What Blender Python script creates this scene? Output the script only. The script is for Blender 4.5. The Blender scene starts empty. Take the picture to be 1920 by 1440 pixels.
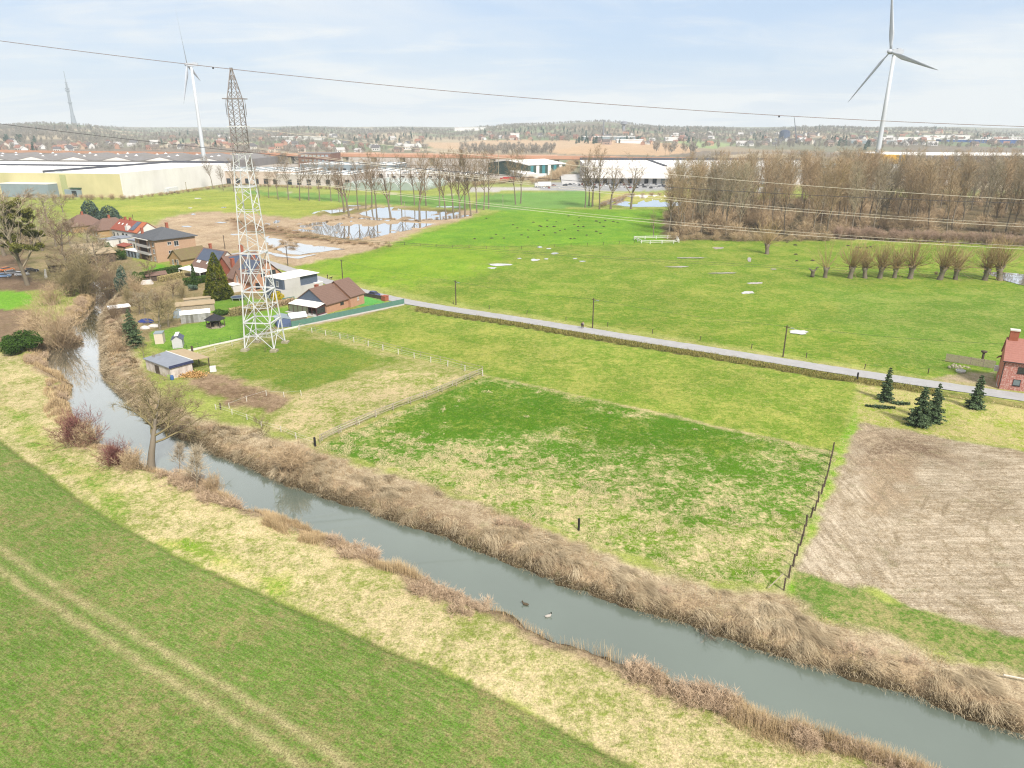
HAZE_D = 1.15e-4
import bpy, math, random
import numpy as np
from mathutils import Vector, Matrix

R = math.radians
SC = bpy.context.scene
COL = SC.collection
random.seed(7)
rng = np.random.default_rng(7)

# ------------------------------------------------------------------ camera
CAM_H, PITCH, FPX = 50.0, R(20.0), 1331.0
cam_d = bpy.data.cameras.new('camera')
cam_d.sensor_width = 36.0
cam_d.lens = FPX / 1920 * 36.0
cam_d.clip_start = 0.5
cam_d.clip_end = 60000
cam = bpy.data.objects.new('camera', cam_d)
COL.objects.link(cam)
cam.location = (0, 0, CAM_H)
cam.rotation_euler = (math.pi / 2 - PITCH, 0, 0)
SC.camera = cam
CP, SP = math.cos(PITCH), math.sin(PITCH)


def ray(px, py):
    x, y = (px - 960) / FPX, -(py - 720) / FPX
    return np.array([x, CP + y * SP, -SP + y * CP])


def G(px, py, z=0.0):
    """ground point (metres) seen at that spot of the photograph"""
    d = ray(px, py)
    t = (z - CAM_H) / d[2]
    return np.array([d[0] * t, d[1] * t])


def GA(pts, z=0.0):
    return np.array([G(p[0], p[1], z) for p in pts])


def hz(px, py, top, z=0.0):
    """height above the ground of something standing at (px,py) whose top shows at row top"""
    x, y = G(px, py, z)
    k = -(top - 720) / FPX          # yc/zc
    # yc = y*SP + dz*CP ; zc = y*CP - dz*SP
    dz = y * (k * CP - SP) / (CP + k * SP)
    return CAM_H + dz - z


# ------------------------------------------------------------------ names, labels
def tag(o, label=None, cat=None, group=None, kind=None):
    if label: o['label'] = label
    if cat: o['category'] = cat
    if group: o['group'] = group
    if kind: o['kind'] = kind
    return o


def empty(name, loc=(0, 0, 0), rz=0.0, label=None, cat=None, group=None):
    o = bpy.data.objects.new(name, None)
    COL.objects.link(o)
    o.empty_display_size = 0.3
    o.location = loc
    o.rotation_euler = (0, 0, rz)
    return tag(o, label, cat, group)


def copy_tree(o, parent=None):
    c = o.copy()
    COL.objects.link(c)
    c.parent = parent
    for ch in list(o.children):
        copy_tree(ch, c)
    return c


# ------------------------------------------------------------------ mesh builder
class MB:
    def __init__(s):
        s.v, s.f, s.mi = [], [], []
        s.m = 0

    def add(s, vs, fs):
        b = len(s.v)
        s.v.extend(vs)
        for f in fs:
            s.f.append([b + i for i in f])
            s.mi.append(s.m)
        return s

    def box(s, x0, x1, y0, y1, z0, z1):
        return s.add([(x0, y0, z0), (x1, y0, z0), (x1, y1, z0), (x0, y1, z0), (x0, y0, z1), (x1, y0, z1), (x1, y1, z1), (x0, y1, z1)],
                     [(3, 2, 1, 0), (4, 5, 6, 7), (0, 1, 5, 4), (1, 2, 6, 5), (2, 3, 7, 6), (3, 0, 4, 7)])

    def hexa(s, p):     # 8 points: bottom ring, top ring
        return s.add(p, [(3, 2, 1, 0), (4, 5, 6, 7), (0, 1, 5, 4), (1, 2, 6, 5), (2, 3, 7, 6), (3, 0, 4, 7)])

    def quad(s, a, b, c, d):
        return s.add([a, b, c, d], [(0, 1, 2, 3)])

    def bar(s, a, b, r, n=4, r2=None, cap=True):
        a, b = Vector(a), Vector(b)
        d = b - a
        if d.length < 1e-6: return s
        d.normalize()
        up = Vector((0, 0, 1)) if abs(d.z) < 0.9 else Vector((1, 0, 0))
        u = d.cross(up).normalized(); w = d.cross(u)
        r2 = r if r2 is None else r2
        vs = []
        for c, rr in ((a, r), (b, r2)):
            for k in range(n):
                t = 2 * math.pi * (k + .5) / n
                vs.append(tuple(c + (u * math.cos(t) + w * math.sin(t)) * rr))
        fs = [(k, (k + 1) % n, n + (k + 1) % n, n + k) for k in range(n)]
        if cap: fs += [tuple(range(n - 1, -1, -1)), tuple(range(n, 2 * n))]
        return s.add(vs, fs)

    def tube(s, pts, rad, n=6):
        for i in range(len(pts) - 1):
            r0 = rad[i] if hasattr(rad, '__len__') else rad
            r1 = rad[i + 1] if hasattr(rad, '__len__') else rad
            s.bar(pts[i], pts[i + 1], r0, n, r1)
        return s

    def prism(s, poly, z0, z1):
        n = len(poly)
        vs = [(p[0], p[1], z0) for p in poly] + [(p[0], p[1], z1) for p in poly]
        fs = [tuple(range(n - 1, -1, -1)), tuple(range(n, 2 * n))] + [(k, (k + 1) % n, n + (k + 1) % n, n + k) for k in range(n)]
        return s.add(vs, fs)

    def lathe(s, prof, n=12, c=(0, 0, 0)):
        vs = []
        for (r, z) in prof:
            for k in range(n):
                t = 2 * math.pi * k / n
                vs.append((c[0] + r * math.cos(t), c[1] + r * math.sin(t), c[2] + z))
        fs = []
        for j in range(len(prof) - 1):
            for k in range(n):
                fs.append((j * n + k, j * n + (k + 1) % n, (j + 1) * n + (k + 1) % n, (j + 1) * n + k))
        fs.append(tuple(range(n - 1, -1, -1)))
        fs.append(tuple(range((len(prof) - 1) * n, len(prof) * n)))
        return s.add(vs, fs)

    def mesh(s, name, mats, smooth=False):
        me = bpy.data.meshes.new(name)
        me.from_pydata([tuple(map(float, v)) for v in s.v], [], s.f)
        mats = mats if isinstance(mats, (list, tuple)) else [mats]
        for m in mats: me.materials.append(m)
        if len(mats) > 1: me.polygons.foreach_set('material_index', s.mi)
        if smooth: me.polygons.foreach_set('use_smooth', [True] * len(s.f))
        me.update()
        return me

    def build(s, name, mats, parent=None, smooth=False, loc=None, rz=None):
        o = bpy.data.objects.new(name, s.mesh(name, mats, smooth))
        COL.objects.link(o)
        o.parent = parent
        if loc is not None: o.location = loc
        if rz is not None: o.rotation_euler = (0, 0, rz)
        return o


def np_mesh(name, V, Fq, mats, parent=None, attrs=None, smooth=False, link=True):
    """V (n,3), Fq (m,3) or (m,4) int arrays -> mesh object, fast"""
    me = bpy.data.meshes.new(name)
    n, m, k = len(V), len(Fq), Fq.shape[1]
    me.vertices.add(n)
    me.vertices.foreach_set('co', np.ascontiguousarray(V, dtype=np.float32).ravel())
    me.loops.add(m * k)
    me.loops.foreach_set('vertex_index', np.ascontiguousarray(Fq, dtype=np.int32).ravel())
    me.polygons.add(m)
    me.polygons.foreach_set('loop_start', np.arange(0, m * k, k, dtype=np.int32))
    me.polygons.foreach_set('loop_total', np.full(m, k, dtype=np.int32))
    if smooth: me.polygons.foreach_set('use_smooth', np.ones(m, dtype=bool))
    for an, (typ, arr) in (attrs or {}).items():
        a = me.attributes.new(an, typ, 'POINT')
        if typ == 'FLOAT': a.data.foreach_set('value', np.ascontiguousarray(arr, dtype=np.float32).ravel())
        else: a.data.foreach_set('color', np.ascontiguousarray(arr, dtype=np.float32).ravel())
    for mt in (mats if isinstance(mats, (list, tuple)) else [mats]): me.materials.append(mt)
    me.update(calc_edges=True)
    me.validate()
    if not link: return me
    o = bpy.data.objects.new(name, me)
    COL.objects.link(o)
    o.parent = parent
    return o


def obj_of(name, me, parent=None, loc=None, rz=None, sc=None):
    o = bpy.data.objects.new(name, me)
    COL.objects.link(o)
    o.parent = parent
    if loc is not None: o.location = loc
    if rz is not None: o.rotation_euler = (0, 0, rz)
    if sc is not None: o.scale = sc if hasattr(sc, '__len__') else (sc, sc, sc)
    return o


# ------------------------------------------------------------------ noise on arrays
def _hash(ix, iy, seed):
    h = (ix.astype(np.int64) * 374761393 + iy.astype(np.int64) * 668265263 + seed * 974634777) & 0xFFFFFFFF
    h = ((h ^ (h >> 13)) * 1274126177) & 0xFFFFFFFF
    return ((h ^ (h >> 16)) & 0xFFFFFF) / float(0xFFFFFF)


def vnoise(x, y, s=1.0, seed=0):
    x = np.asarray(x, dtype=np.float64) / s; y = np.asarray(y, dtype=np.float64) / s
    ix, iy = np.floor(x), np.floor(y)
    fx, fy = x - ix, y - iy
    fx = fx * fx * (3 - 2 * fx); fy = fy * fy * (3 - 2 * fy)
    a = _hash(ix, iy, seed); b = _hash(ix + 1, iy, seed); c = _hash(ix, iy + 1, seed); d = _hash(ix + 1, iy + 1, seed)
    return (a * (1 - fx) + b * fx) * (1 - fy) + (c * (1 - fx) + d * fx) * fy


def fbm(x, y, s=1.0, o=4, seed=0):
    t, a, n = 0, 0.5, 0
    for k in range(o):
        t = t + a * vnoise(x, y, s / 2 ** k, seed + k * 17); n += a; a *= .5
    return t / n


def sd_line(X, Y, pts, closed=False):
    """distance to a polyline, side (+ left) and inside test for closed ones"""
    d2 = np.full(X.shape, 1e18)
    side = np.zeros(X.shape)
    inside = np.zeros(X.shape, dtype=bool)
    n = len(pts)
    for i in range(n if closed else n - 1):
        ax, ay = pts[i]; bx, by = pts[(i + 1) % n]
        ex, ey = bx - ax, by - ay
        L = ex * ex + ey * ey + 1e-12
        px, py = X - ax, Y - ay
        t = np.clip((px * ex + py * ey) / L, 0, 1)
        dx, dy = px - t * ex, py - t * ey
        q = dx * dx + dy * dy
        m = q < d2
        d2 = np.where(m, q, d2)
        if closed:
            c = ((ay > Y) != (by > Y)) & (X < (bx - ax) * (Y - ay) / (by - ay + 1e-12) + ax)
            inside ^= c
        else:
            side = np.where(m, np.sign(ex * py - ey * px), side)
    d = np.sqrt(d2)
    return np.where(inside, -d, d) if closed else d * side


def sstep(a, b, x):
    t = np.clip((x - a) / (b - a), 0, 1)
    return t * t * (3 - 2 * t)


# ------------------------------------------------------------------ colours and materials
EXPO_GAIN = 1.5


def lin(c):
    c = np.asarray(c, dtype=np.float64) / 255
    return np.where(c <= .04045, c / 12.92, ((c + .055) / 1.055) ** 2.4)


def C(r, g, b, k=1.0):
    return tuple(float(x) * k / EXPO_GAIN for x in lin((r, g, b)))


class NT:
    def __init__(s, name):
        s.mat = bpy.data.materials.new(name)
        s.mat.use_nodes = True
        s.t = s.mat.node_tree
        s.t.nodes.clear()
        s.out = s.n('ShaderNodeOutputMaterial')

    def n(s, typ, **kw):
        nd = s.t.nodes.new(typ)
        for k, v in kw.items():
            if k.startswith('i_'): nd.inputs[k[2:].replace('_', ' ')].default_value = v
            else: setattr(nd, k, v)
        return nd

    def l(s, a, b):
        s.t.links.new(a, b)

    def noise(s, scale, detail=2.0, rough=.5, vec=None, dist=0.0):
        nd = s.n('ShaderNodeTexNoise')
        nd.inputs['Scale'].default_value = scale; nd.inputs['Detail'].default_value = detail
        nd.inputs['Roughness'].default_value = rough; nd.inputs['Distortion'].default_value = dist
        if vec is not None: s.l(vec, nd.inputs['Vector'])
        return nd.outputs['Fac']

    def ramp(s, fac, a, b, lo=0.0, hi=1.0):
        nd = s.n('ShaderNodeMapRange'); nd.inputs['From Min'].default_value = a; nd.inputs['From Max'].default_value = b
        nd.inputs['To Min'].default_value = lo; nd.inputs['To Max'].default_value = hi
        s.l(fac, nd.inputs['Value'])
        return nd.outputs['Result']

    def mix(s, fac, a, b, blend='MIX'):
        nd = s.n('ShaderNodeMix', data_type='RGBA', blend_type=blend)
        for v, k in ((fac, 0), (a, 6), (b, 7)):
            if hasattr(v, 'is_output'): s.l(v, nd.inputs[k])
            elif k == 0: nd.inputs[0].default_value = v
            else: nd.inputs[k].default_value = (*v[:3], 1)
        return nd.outputs[2]

    def math(s, op, a, b=0.0, c=0.0):
        nd = s.n('ShaderNodeMath', operation=op)
        for v, k in ((a, 0), (b, 1), (c, 2)):
            if hasattr(v, 'is_output'): s.l(v, nd.inputs[k])
            else: nd.inputs[k].default_value = v
        return nd.outputs[0]

    def princ(s, col, rough=.8, spec=.3, metal=0.0, bump=None, bstr=.3, bdist=.05, **kw):
        p = s.n('ShaderNodeBsdfPrincipled')
        if hasattr(col, 'is_output'): s.l(col, p.inputs['Base Color'])
        else: p.inputs['Base Color'].default_value = (*col[:3], 1)
        if hasattr(rough, 'is_output'): s.l(rough, p.inputs['Roughness'])
        else: p.inputs['Roughness'].default_value = rough
        p.inputs['Specular IOR Level'].default_value = spec
        p.inputs['Metallic'].default_value = metal
        for k, v in kw.items(): p.inputs[k.replace('_', ' ')].default_value = v
        if bump is not None:
            b = s.n('ShaderNodeBump'); b.inputs['Strength'].default_value = bstr; b.inputs['Distance'].default_value = bdist
            s.l(bump, b.inputs['Height']); s.l(b.outputs[0], p.inputs['Normal'])
        s.l(p.outputs[0], s.out.inputs['Surface'])
        s.p = p
        return s.mat

    def obj(s):
        return s.n('ShaderNodeTexCoord').outputs['Object']

    def scaled(s, vec, sc, rot=0.0):
        m = s.n('ShaderNodeMapping'); m.inputs['Scale'].default_value = sc; m.inputs['Rotation'].default_value = (0, 0, rot)
        s.l(vec, m.inputs['Vector'])
        return m.outputs[0]


def weathered(name, col, var=.25, scale=1.5, rough=.85, spec=.2, metal=0.0, dirt=None, dscale=.4, damt=.35, bump=0.0):
    t = NT(name); o = t.obj()
    n1 = t.noise(scale, 5, .65, o)
    a = tuple(min(1, c * (1 + var)) for c in col); b = tuple(c * (1 - var) for c in col)
    c = t.mix(t.ramp(n1, .3, .7), b, a)
    if dirt is not None:
        n2 = t.noise(dscale, 6, .7, t.scaled(o, (1, 1, .35)))
        c = t.mix(t.ramp(n2, .45, .75, 0, damt), c, dirt)
    return t.princ(c, rough, spec, metal, bump=n1 if bump else None, bstr=bump)


def brick(name, c1, c2, mortar, sc=1.0, worn=None):
    t = NT(name); o = t.obj()
    # walls face x or y: run the bricks along x+y
    sx = t.n('ShaderNodeSeparateXYZ'); t.l(o, sx.inputs[0])
    cb = t.n('ShaderNodeCombineXYZ'); t.l(t.math('ADD', sx.outputs[0], sx.outputs[1]), cb.inputs[0]); t.l(sx.outputs[2], cb.inputs[1])
    b = t.n('ShaderNodeTexBrick')
    b.inputs['Color1'].default_value = (*c1, 1); b.inputs['Color2'].default_value = (*c2, 1); b.inputs['Mortar'].default_value = (*mortar, 1)
    b.inputs['Scale'].default_value = 1.0; b.inputs['Brick Width'].default_value = .24 * sc; b.inputs['Row Height'].default_value = .08 * sc
    b.inputs['Mortar Size'].default_value = .008 * sc
    t.l(cb.outputs[0], b.inputs['Vector'])
    n = t.noise(.8, 5, .7, o)
    c = t.mix(t.ramp(n, .35, .7, 0, .35), b.outputs[0], tuple(x * .6 for x in c1))
    if worn is not None:
        n2 = t.noise(3.0, 4, .75, o)
        c = t.mix(t.ramp(n2, .48, .62, 0, .75), c, worn)
    return t.princ(c, .9, .15)


def tiles(name, c1, c2, moss=None, row=.33, horiz=True):
    """roof covering: courses across the slope, with wear"""
    t = NT(name); o = t.obj()
    w = t.n('ShaderNodeTexWave', wave_type='BANDS', bands_direction='Z', wave_profile='SAW')
    w.inputs['Scale'].default_value = .314 / row * .62 * 1.6
    t.l(o, w.inputs['Vector'])
    n = t.noise(2.5, 5, .7, o)
    n3 = t.noise(14, 2, .5, o)
    c = t.mix(t.ramp(n, .3, .7), c1, c2)
    c = t.mix(t.ramp(n3, .4, .65, 0, .35), c, tuple(x * .6 for x in c1))
    c = t.mix(t.math('MULTIPLY', t.ramp(w.outputs['Fac'], .0, .35, 1, 0), .4), c, tuple(x * .5 for x in c1))
    if moss is not None:
        c = t.mix(t.ramp(t.noise(.7, 5, .7, o), .45, .65, 0, .8), c, moss)
    return t.princ(c, .85, .2, bump=w.outputs['Fac'], bstr=.4, bdist=.04)


def plain(name, col, rough=.7, spec=.3, metal=0.0):
    t = NT(name); o = t.obj()
    n = t.noise(2.0, 4, .6, o)
    c = t.mix(t.ramp(n, .3, .7), tuple(x * .88 for x in col), tuple(min(1, x * 1.1) for x in col))
    return t.princ(c, rough, spec, metal)


def attr_leaf(name, ca, cb, spec=.15, rough=.7, trans=0.0):
    """foliage / twigs: colour varies per clump through the 'tint' attribute and per object"""
    t = NT(name)
    a = t.n('ShaderNodeAttribute', attribute_name='tint')
    oi = t.n('ShaderNodeObjectInfo')
    f = t.math('ADD', a.outputs['Fac'], t.math('MULTIPLY', t.math('SUBTRACT', oi.outputs['Random'], .5), .35))
    c = t.mix(t.ramp(f, 0, 1), ca, cb)
    return t.princ(c, rough, spec)
# ------------------------------------------------------------------ light, sky, view
SUN_EL, SUN_AZ = R(44), R(152)       # azimuth from +Y clockwise: behind the camera, to the right
w = bpy.data.worlds.new('World'); SC.world = w; w.use_nodes = True
wt = w.node_tree; wt.nodes.clear()
def wn(t, **k):
    n = wt.nodes.new(t)
    for a, b in k.items(): setattr(n, a, b)
    return n
wo = wn('ShaderNodeOutputWorld'); bg = wn('ShaderNodeBackground')
sky = wn('ShaderNodeTexSky', sky_type='NISHITA', sun_disc=False)
sky.sun_elevation = SUN_EL; sky.sun_rotation = SUN_AZ; sky.dust_density = 1.5; sky.air_density = 1.0; sky.altitude = 50
tc = wn('ShaderNodeTexCoord'); sp = wn('ShaderNodeSeparateXYZ')
wt.links.new(tc.outputs['Generated'], sp.inputs[0])
def wm(op, a, b=0.0, clamp=False):
    n = wn('ShaderNodeMath', operation=op); n.use_clamp = clamp
    for v, i in ((a, 0), (b, 1)):
        if hasattr(v, 'is_output'): wt.links.new(v, n.inputs[i])
        else: n.inputs[i].default_value = v
    return n.outputs[0]
zz = wm('ADD', wm('MAXIMUM', sp.outputs[2], 0.0), .12)
cx = wm('DIVIDE', sp.outputs[0], zz); cy = wm('DIVIDE', sp.outputs[1], zz)
cb = wn('ShaderNodeCombineXYZ'); wt.links.new(cx, cb.inputs[0]); wt.links.new(cy, cb.inputs[1])
def wnoise(scale, det, rough, off, stretch=(1, 1, 1), rot=0.0, dist=0.0):
    mp = wn('ShaderNodeMapping'); mp.inputs['Location'].default_value = off; mp.inputs['Scale'].default_value = stretch
    mp.inputs['Rotation'].default_value = (0, 0, rot)
    wt.links.new(cb.outputs[0], mp.inputs['Vector'])
    n = wn('ShaderNodeTexNoise'); n.inputs['Scale'].default_value = scale; n.inputs['Detail'].default_value = det
    n.inputs['Roughness'].default_value = rough; n.inputs['Distortion'].default_value = dist
    wt.links.new(mp.outputs[0], n.inputs['Vector'])
    return n.outputs['Fac']
def wramp(f, a, b, lo=0.0, hi=1.0):
    n = wn('ShaderNodeMapRange'); n.interpolation_type = 'SMOOTHSTEP'
    for v, k in ((a, 1), (b, 2), (lo, 3), (hi, 4)): n.inputs[k].default_value = v
    wt.links.new(f, n.inputs[0]); return n.outputs[0]
big = wnoise(.42, 6, .55, (2.3, 1.1, 0), (1, .8, 1), .5, .5)
wisp = wnoise(1.3, 8, .62, (7.1, 3.4, 0), (.5, 1.3, 1), .9, .9)
cov = wm('ADD', wramp(big, .42, .66, 0, .8), wramp(wisp, .44, .70, 0, .5), True)
cov = wm('ADD', cov, wramp(sp.outputs[2], .09, .0, 0, .75), True)
cov = wm('ADD', cov, wramp(sp.outputs[2], .132, .20, 0, .9), True)
hazeband = wramp(sp.outputs[2], .22, .0, 0, 1)
def wmix(f, a, b):
    n = wn('ShaderNodeMix', data_type='RGBA')
    for v, i in ((f, 0), (a, 6), (b, 7)):
        if hasattr(v, 'is_output'): wt.links.new(v, n.inputs[i])
        elif i == 0: n.inputs[0].default_value = v
        else: n.inputs[i].default_value = (*v, 1)
    return n.outputs[2]
CLOUD = (5.5, 5.6, 5.7)
blue = wmix(.85, sky.outputs[0], (2.9, 3.9, 5.5))
skyc = wmix(cov, blue, CLOUD)
wt.links.new(skyc, bg.inputs['Color'])
bg.inputs['Strength'].default_value = 0.084
wt.links.new(bg.outputs[0], wo.inputs['Surface'])

sun_d = bpy.data.lights.new('sun', 'SUN'); sun_d.energy = 3.5; sun_d.angle = R(10); sun_d.color = (1.0, .945, .86)
sun = bpy.data.objects.new('sun', sun_d); COL.objects.link(sun)
sd = Vector((math.sin(SUN_AZ) * math.cos(SUN_EL), math.cos(SUN_AZ) * math.cos(SUN_EL), math.sin(SUN_EL)))
sun.rotation_euler = (-sd).to_track_quat('-Z', 'Y').to_euler()
sun.location = (0, -60, 120)

SC.view_settings.view_transform = 'Standard'; SC.view_settings.look = 'None'
SC.view_settings.exposure = 1.02; SC.view_settings.gamma = 1.0; SC.view_settings.use_curve_mapping = False
SC.cycles.max_bounces = 5; SC.cycles.diffuse_bounces = 2; SC.cycles.glossy_bounces = 3; SC.cycles.transmission_bounces = 4
SC.cycles.transparent_max_bounces = 8; SC.cycles.volume_bounces = 0
SC.cycles.use_denoising = True; SC.cycles.denoiser = 'OPENIMAGEDENOISE'; SC.cycles.denoising_input_passes = 'RGB_ALBEDO_NORMAL'; SC.cycles.denoising_prefilter = 'NONE'
SC.cycles.use_adaptive_sampling = False
SC.cycles.caustics_reflective = False; SC.cycles.caustics_refractive = False
SC.cycles.filter_width = 1.2

# the air: one box of thin haze round camera and scene
hm = NT('haze_air')
pv = hm.n('ShaderNodeVolumePrincipled')
pv.inputs['Color'].default_value = (.84, .94, 1.0, 1); pv.inputs['Density'].default_value = HAZE_D; pv.inputs['Anisotropy'].default_value = 0.0
hm.l(pv.outputs[0], hm.out.inputs['Volume'])
hb = MB().box(-5200, 5200, -300, 5600, -6, 470).build('haze', hm.mat)
tag(hb, 'pale haze over the far fields and hills', None, None, 'stuff')
# ------------------------------------------------------------------ where things lie (traced on the ground)
ZW = -1.6
FAR_BANK = [(165, 505), (214, 535), (221, 556), (205, 572), (190, 595), (186, 615), (190, 650), (191, 690), (196, 710), (212, 727), (230, 744), (252, 767), (300, 802),
            (330, 819), (362, 832), (390, 846), (405, 856), (432, 863), (482, 884), (530, 909), (580, 922), (607, 934), (670, 951), (710, 969), (760, 984),
            (800, 994), (850, 1014), (880, 1027), (945, 1052), (1000, 1074), (1080, 1107), (1155, 1132), (1230, 1157), (1290, 1172), (1330, 1189),
            (1362, 1196), (1400, 1214), (1455, 1232), (1530, 1254), (1580, 1267), (1645, 1287), (1690, 1299), (1740, 1319), (1815, 1347), (1920, 1384), (2100, 1450), (2350, 1560)]
NEAR_BANK = [(120, 505), (150, 520), (178, 548), (180, 562), (163, 585), (140, 604), (122, 622), (135, 633), (157, 641), (120, 650), (93, 655), (87, 682), (98, 702),
             (138, 725), (128, 752), (134, 778), (165, 815), (188, 834), (252, 862), (280, 882), (326, 894), (372, 908), (408, 932), (428, 944), (464, 958), (552, 982),
             (628, 1018), (728, 1062), (772, 1080), (815, 1104), (880, 1134), (945, 1152), (992, 1175), (1045, 1205), (1110, 1228), (1170, 1248), (1222, 1266), (1285, 1296),
             (1335, 1308), (1390, 1322), (1408, 1340), (1432, 1352), (1458, 1368), (1495, 1376), (1545, 1386), (1620, 1410), (1692, 1440), (1760, 1475), (1900, 1560), (2100, 1700)]
fb = GA(FAR_BANK, ZW); nb = GA(NEAR_BANK, ZW)
RIVER = np.concatenate([fb, nb[::-1]])
CROP_EDGE = [(-420, 640), (-200, 725), (-60, 785), (0, 825), (35, 852), (90, 890), (150, 935), (230, 985), (330, 1040), (430, 1085), (560, 1140), (700, 1205), (850, 1265), (1000, 1335), (1200, 1440), (1420, 1570), (1700, 1760)]
ce = GA(CROP_EDGE)
TRAM = GA([(-400, 800), (-150, 940), (0, 1045), (60, 1090), (137, 1138), (212, 1184), (287, 1232), (362, 1276), (437, 1321), (520, 1375), (620, 1440), (760, 1530), (1000, 1690)])
ROAD_C = [(440, 474), (500, 492), (560, 511), (600, 524), (650, 539), (700, 552), (760, 565.5), (810, 574), (860, 582), (960, 597), (1090, 618), (1200, 636), (1350, 659), (1500, 683), (1620, 702), (1720, 716), (1800, 728), (1920, 745.5), (2050, 765), (2400, 815), (3000, 900)]
rc = GA(ROAD_C)
REED_TOP = GA([(205, 540), (235, 600), (252, 664), (280, 714), (328, 762), (385, 790), (480, 806), (560, 830), (640, 862), (760, 893), (880, 938), (1000, 985), (1100, 1025), (1240, 1080), (1330, 1100), (1470, 1110), (1520, 1150), (1620, 1180), (1750, 1222), (1920, 1262), (2200, 1340)])
P4 = GA([(592, 836), (905, 707), (1230, 775), (1562, 850), (1545, 905), (1500, 1000), (1466, 1096), (1330, 1088), (1100, 1012), (880, 928), (700, 868)])

g_paleA, g_paleB = C(172, 188, 62), C(132, 166, 36)
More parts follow.
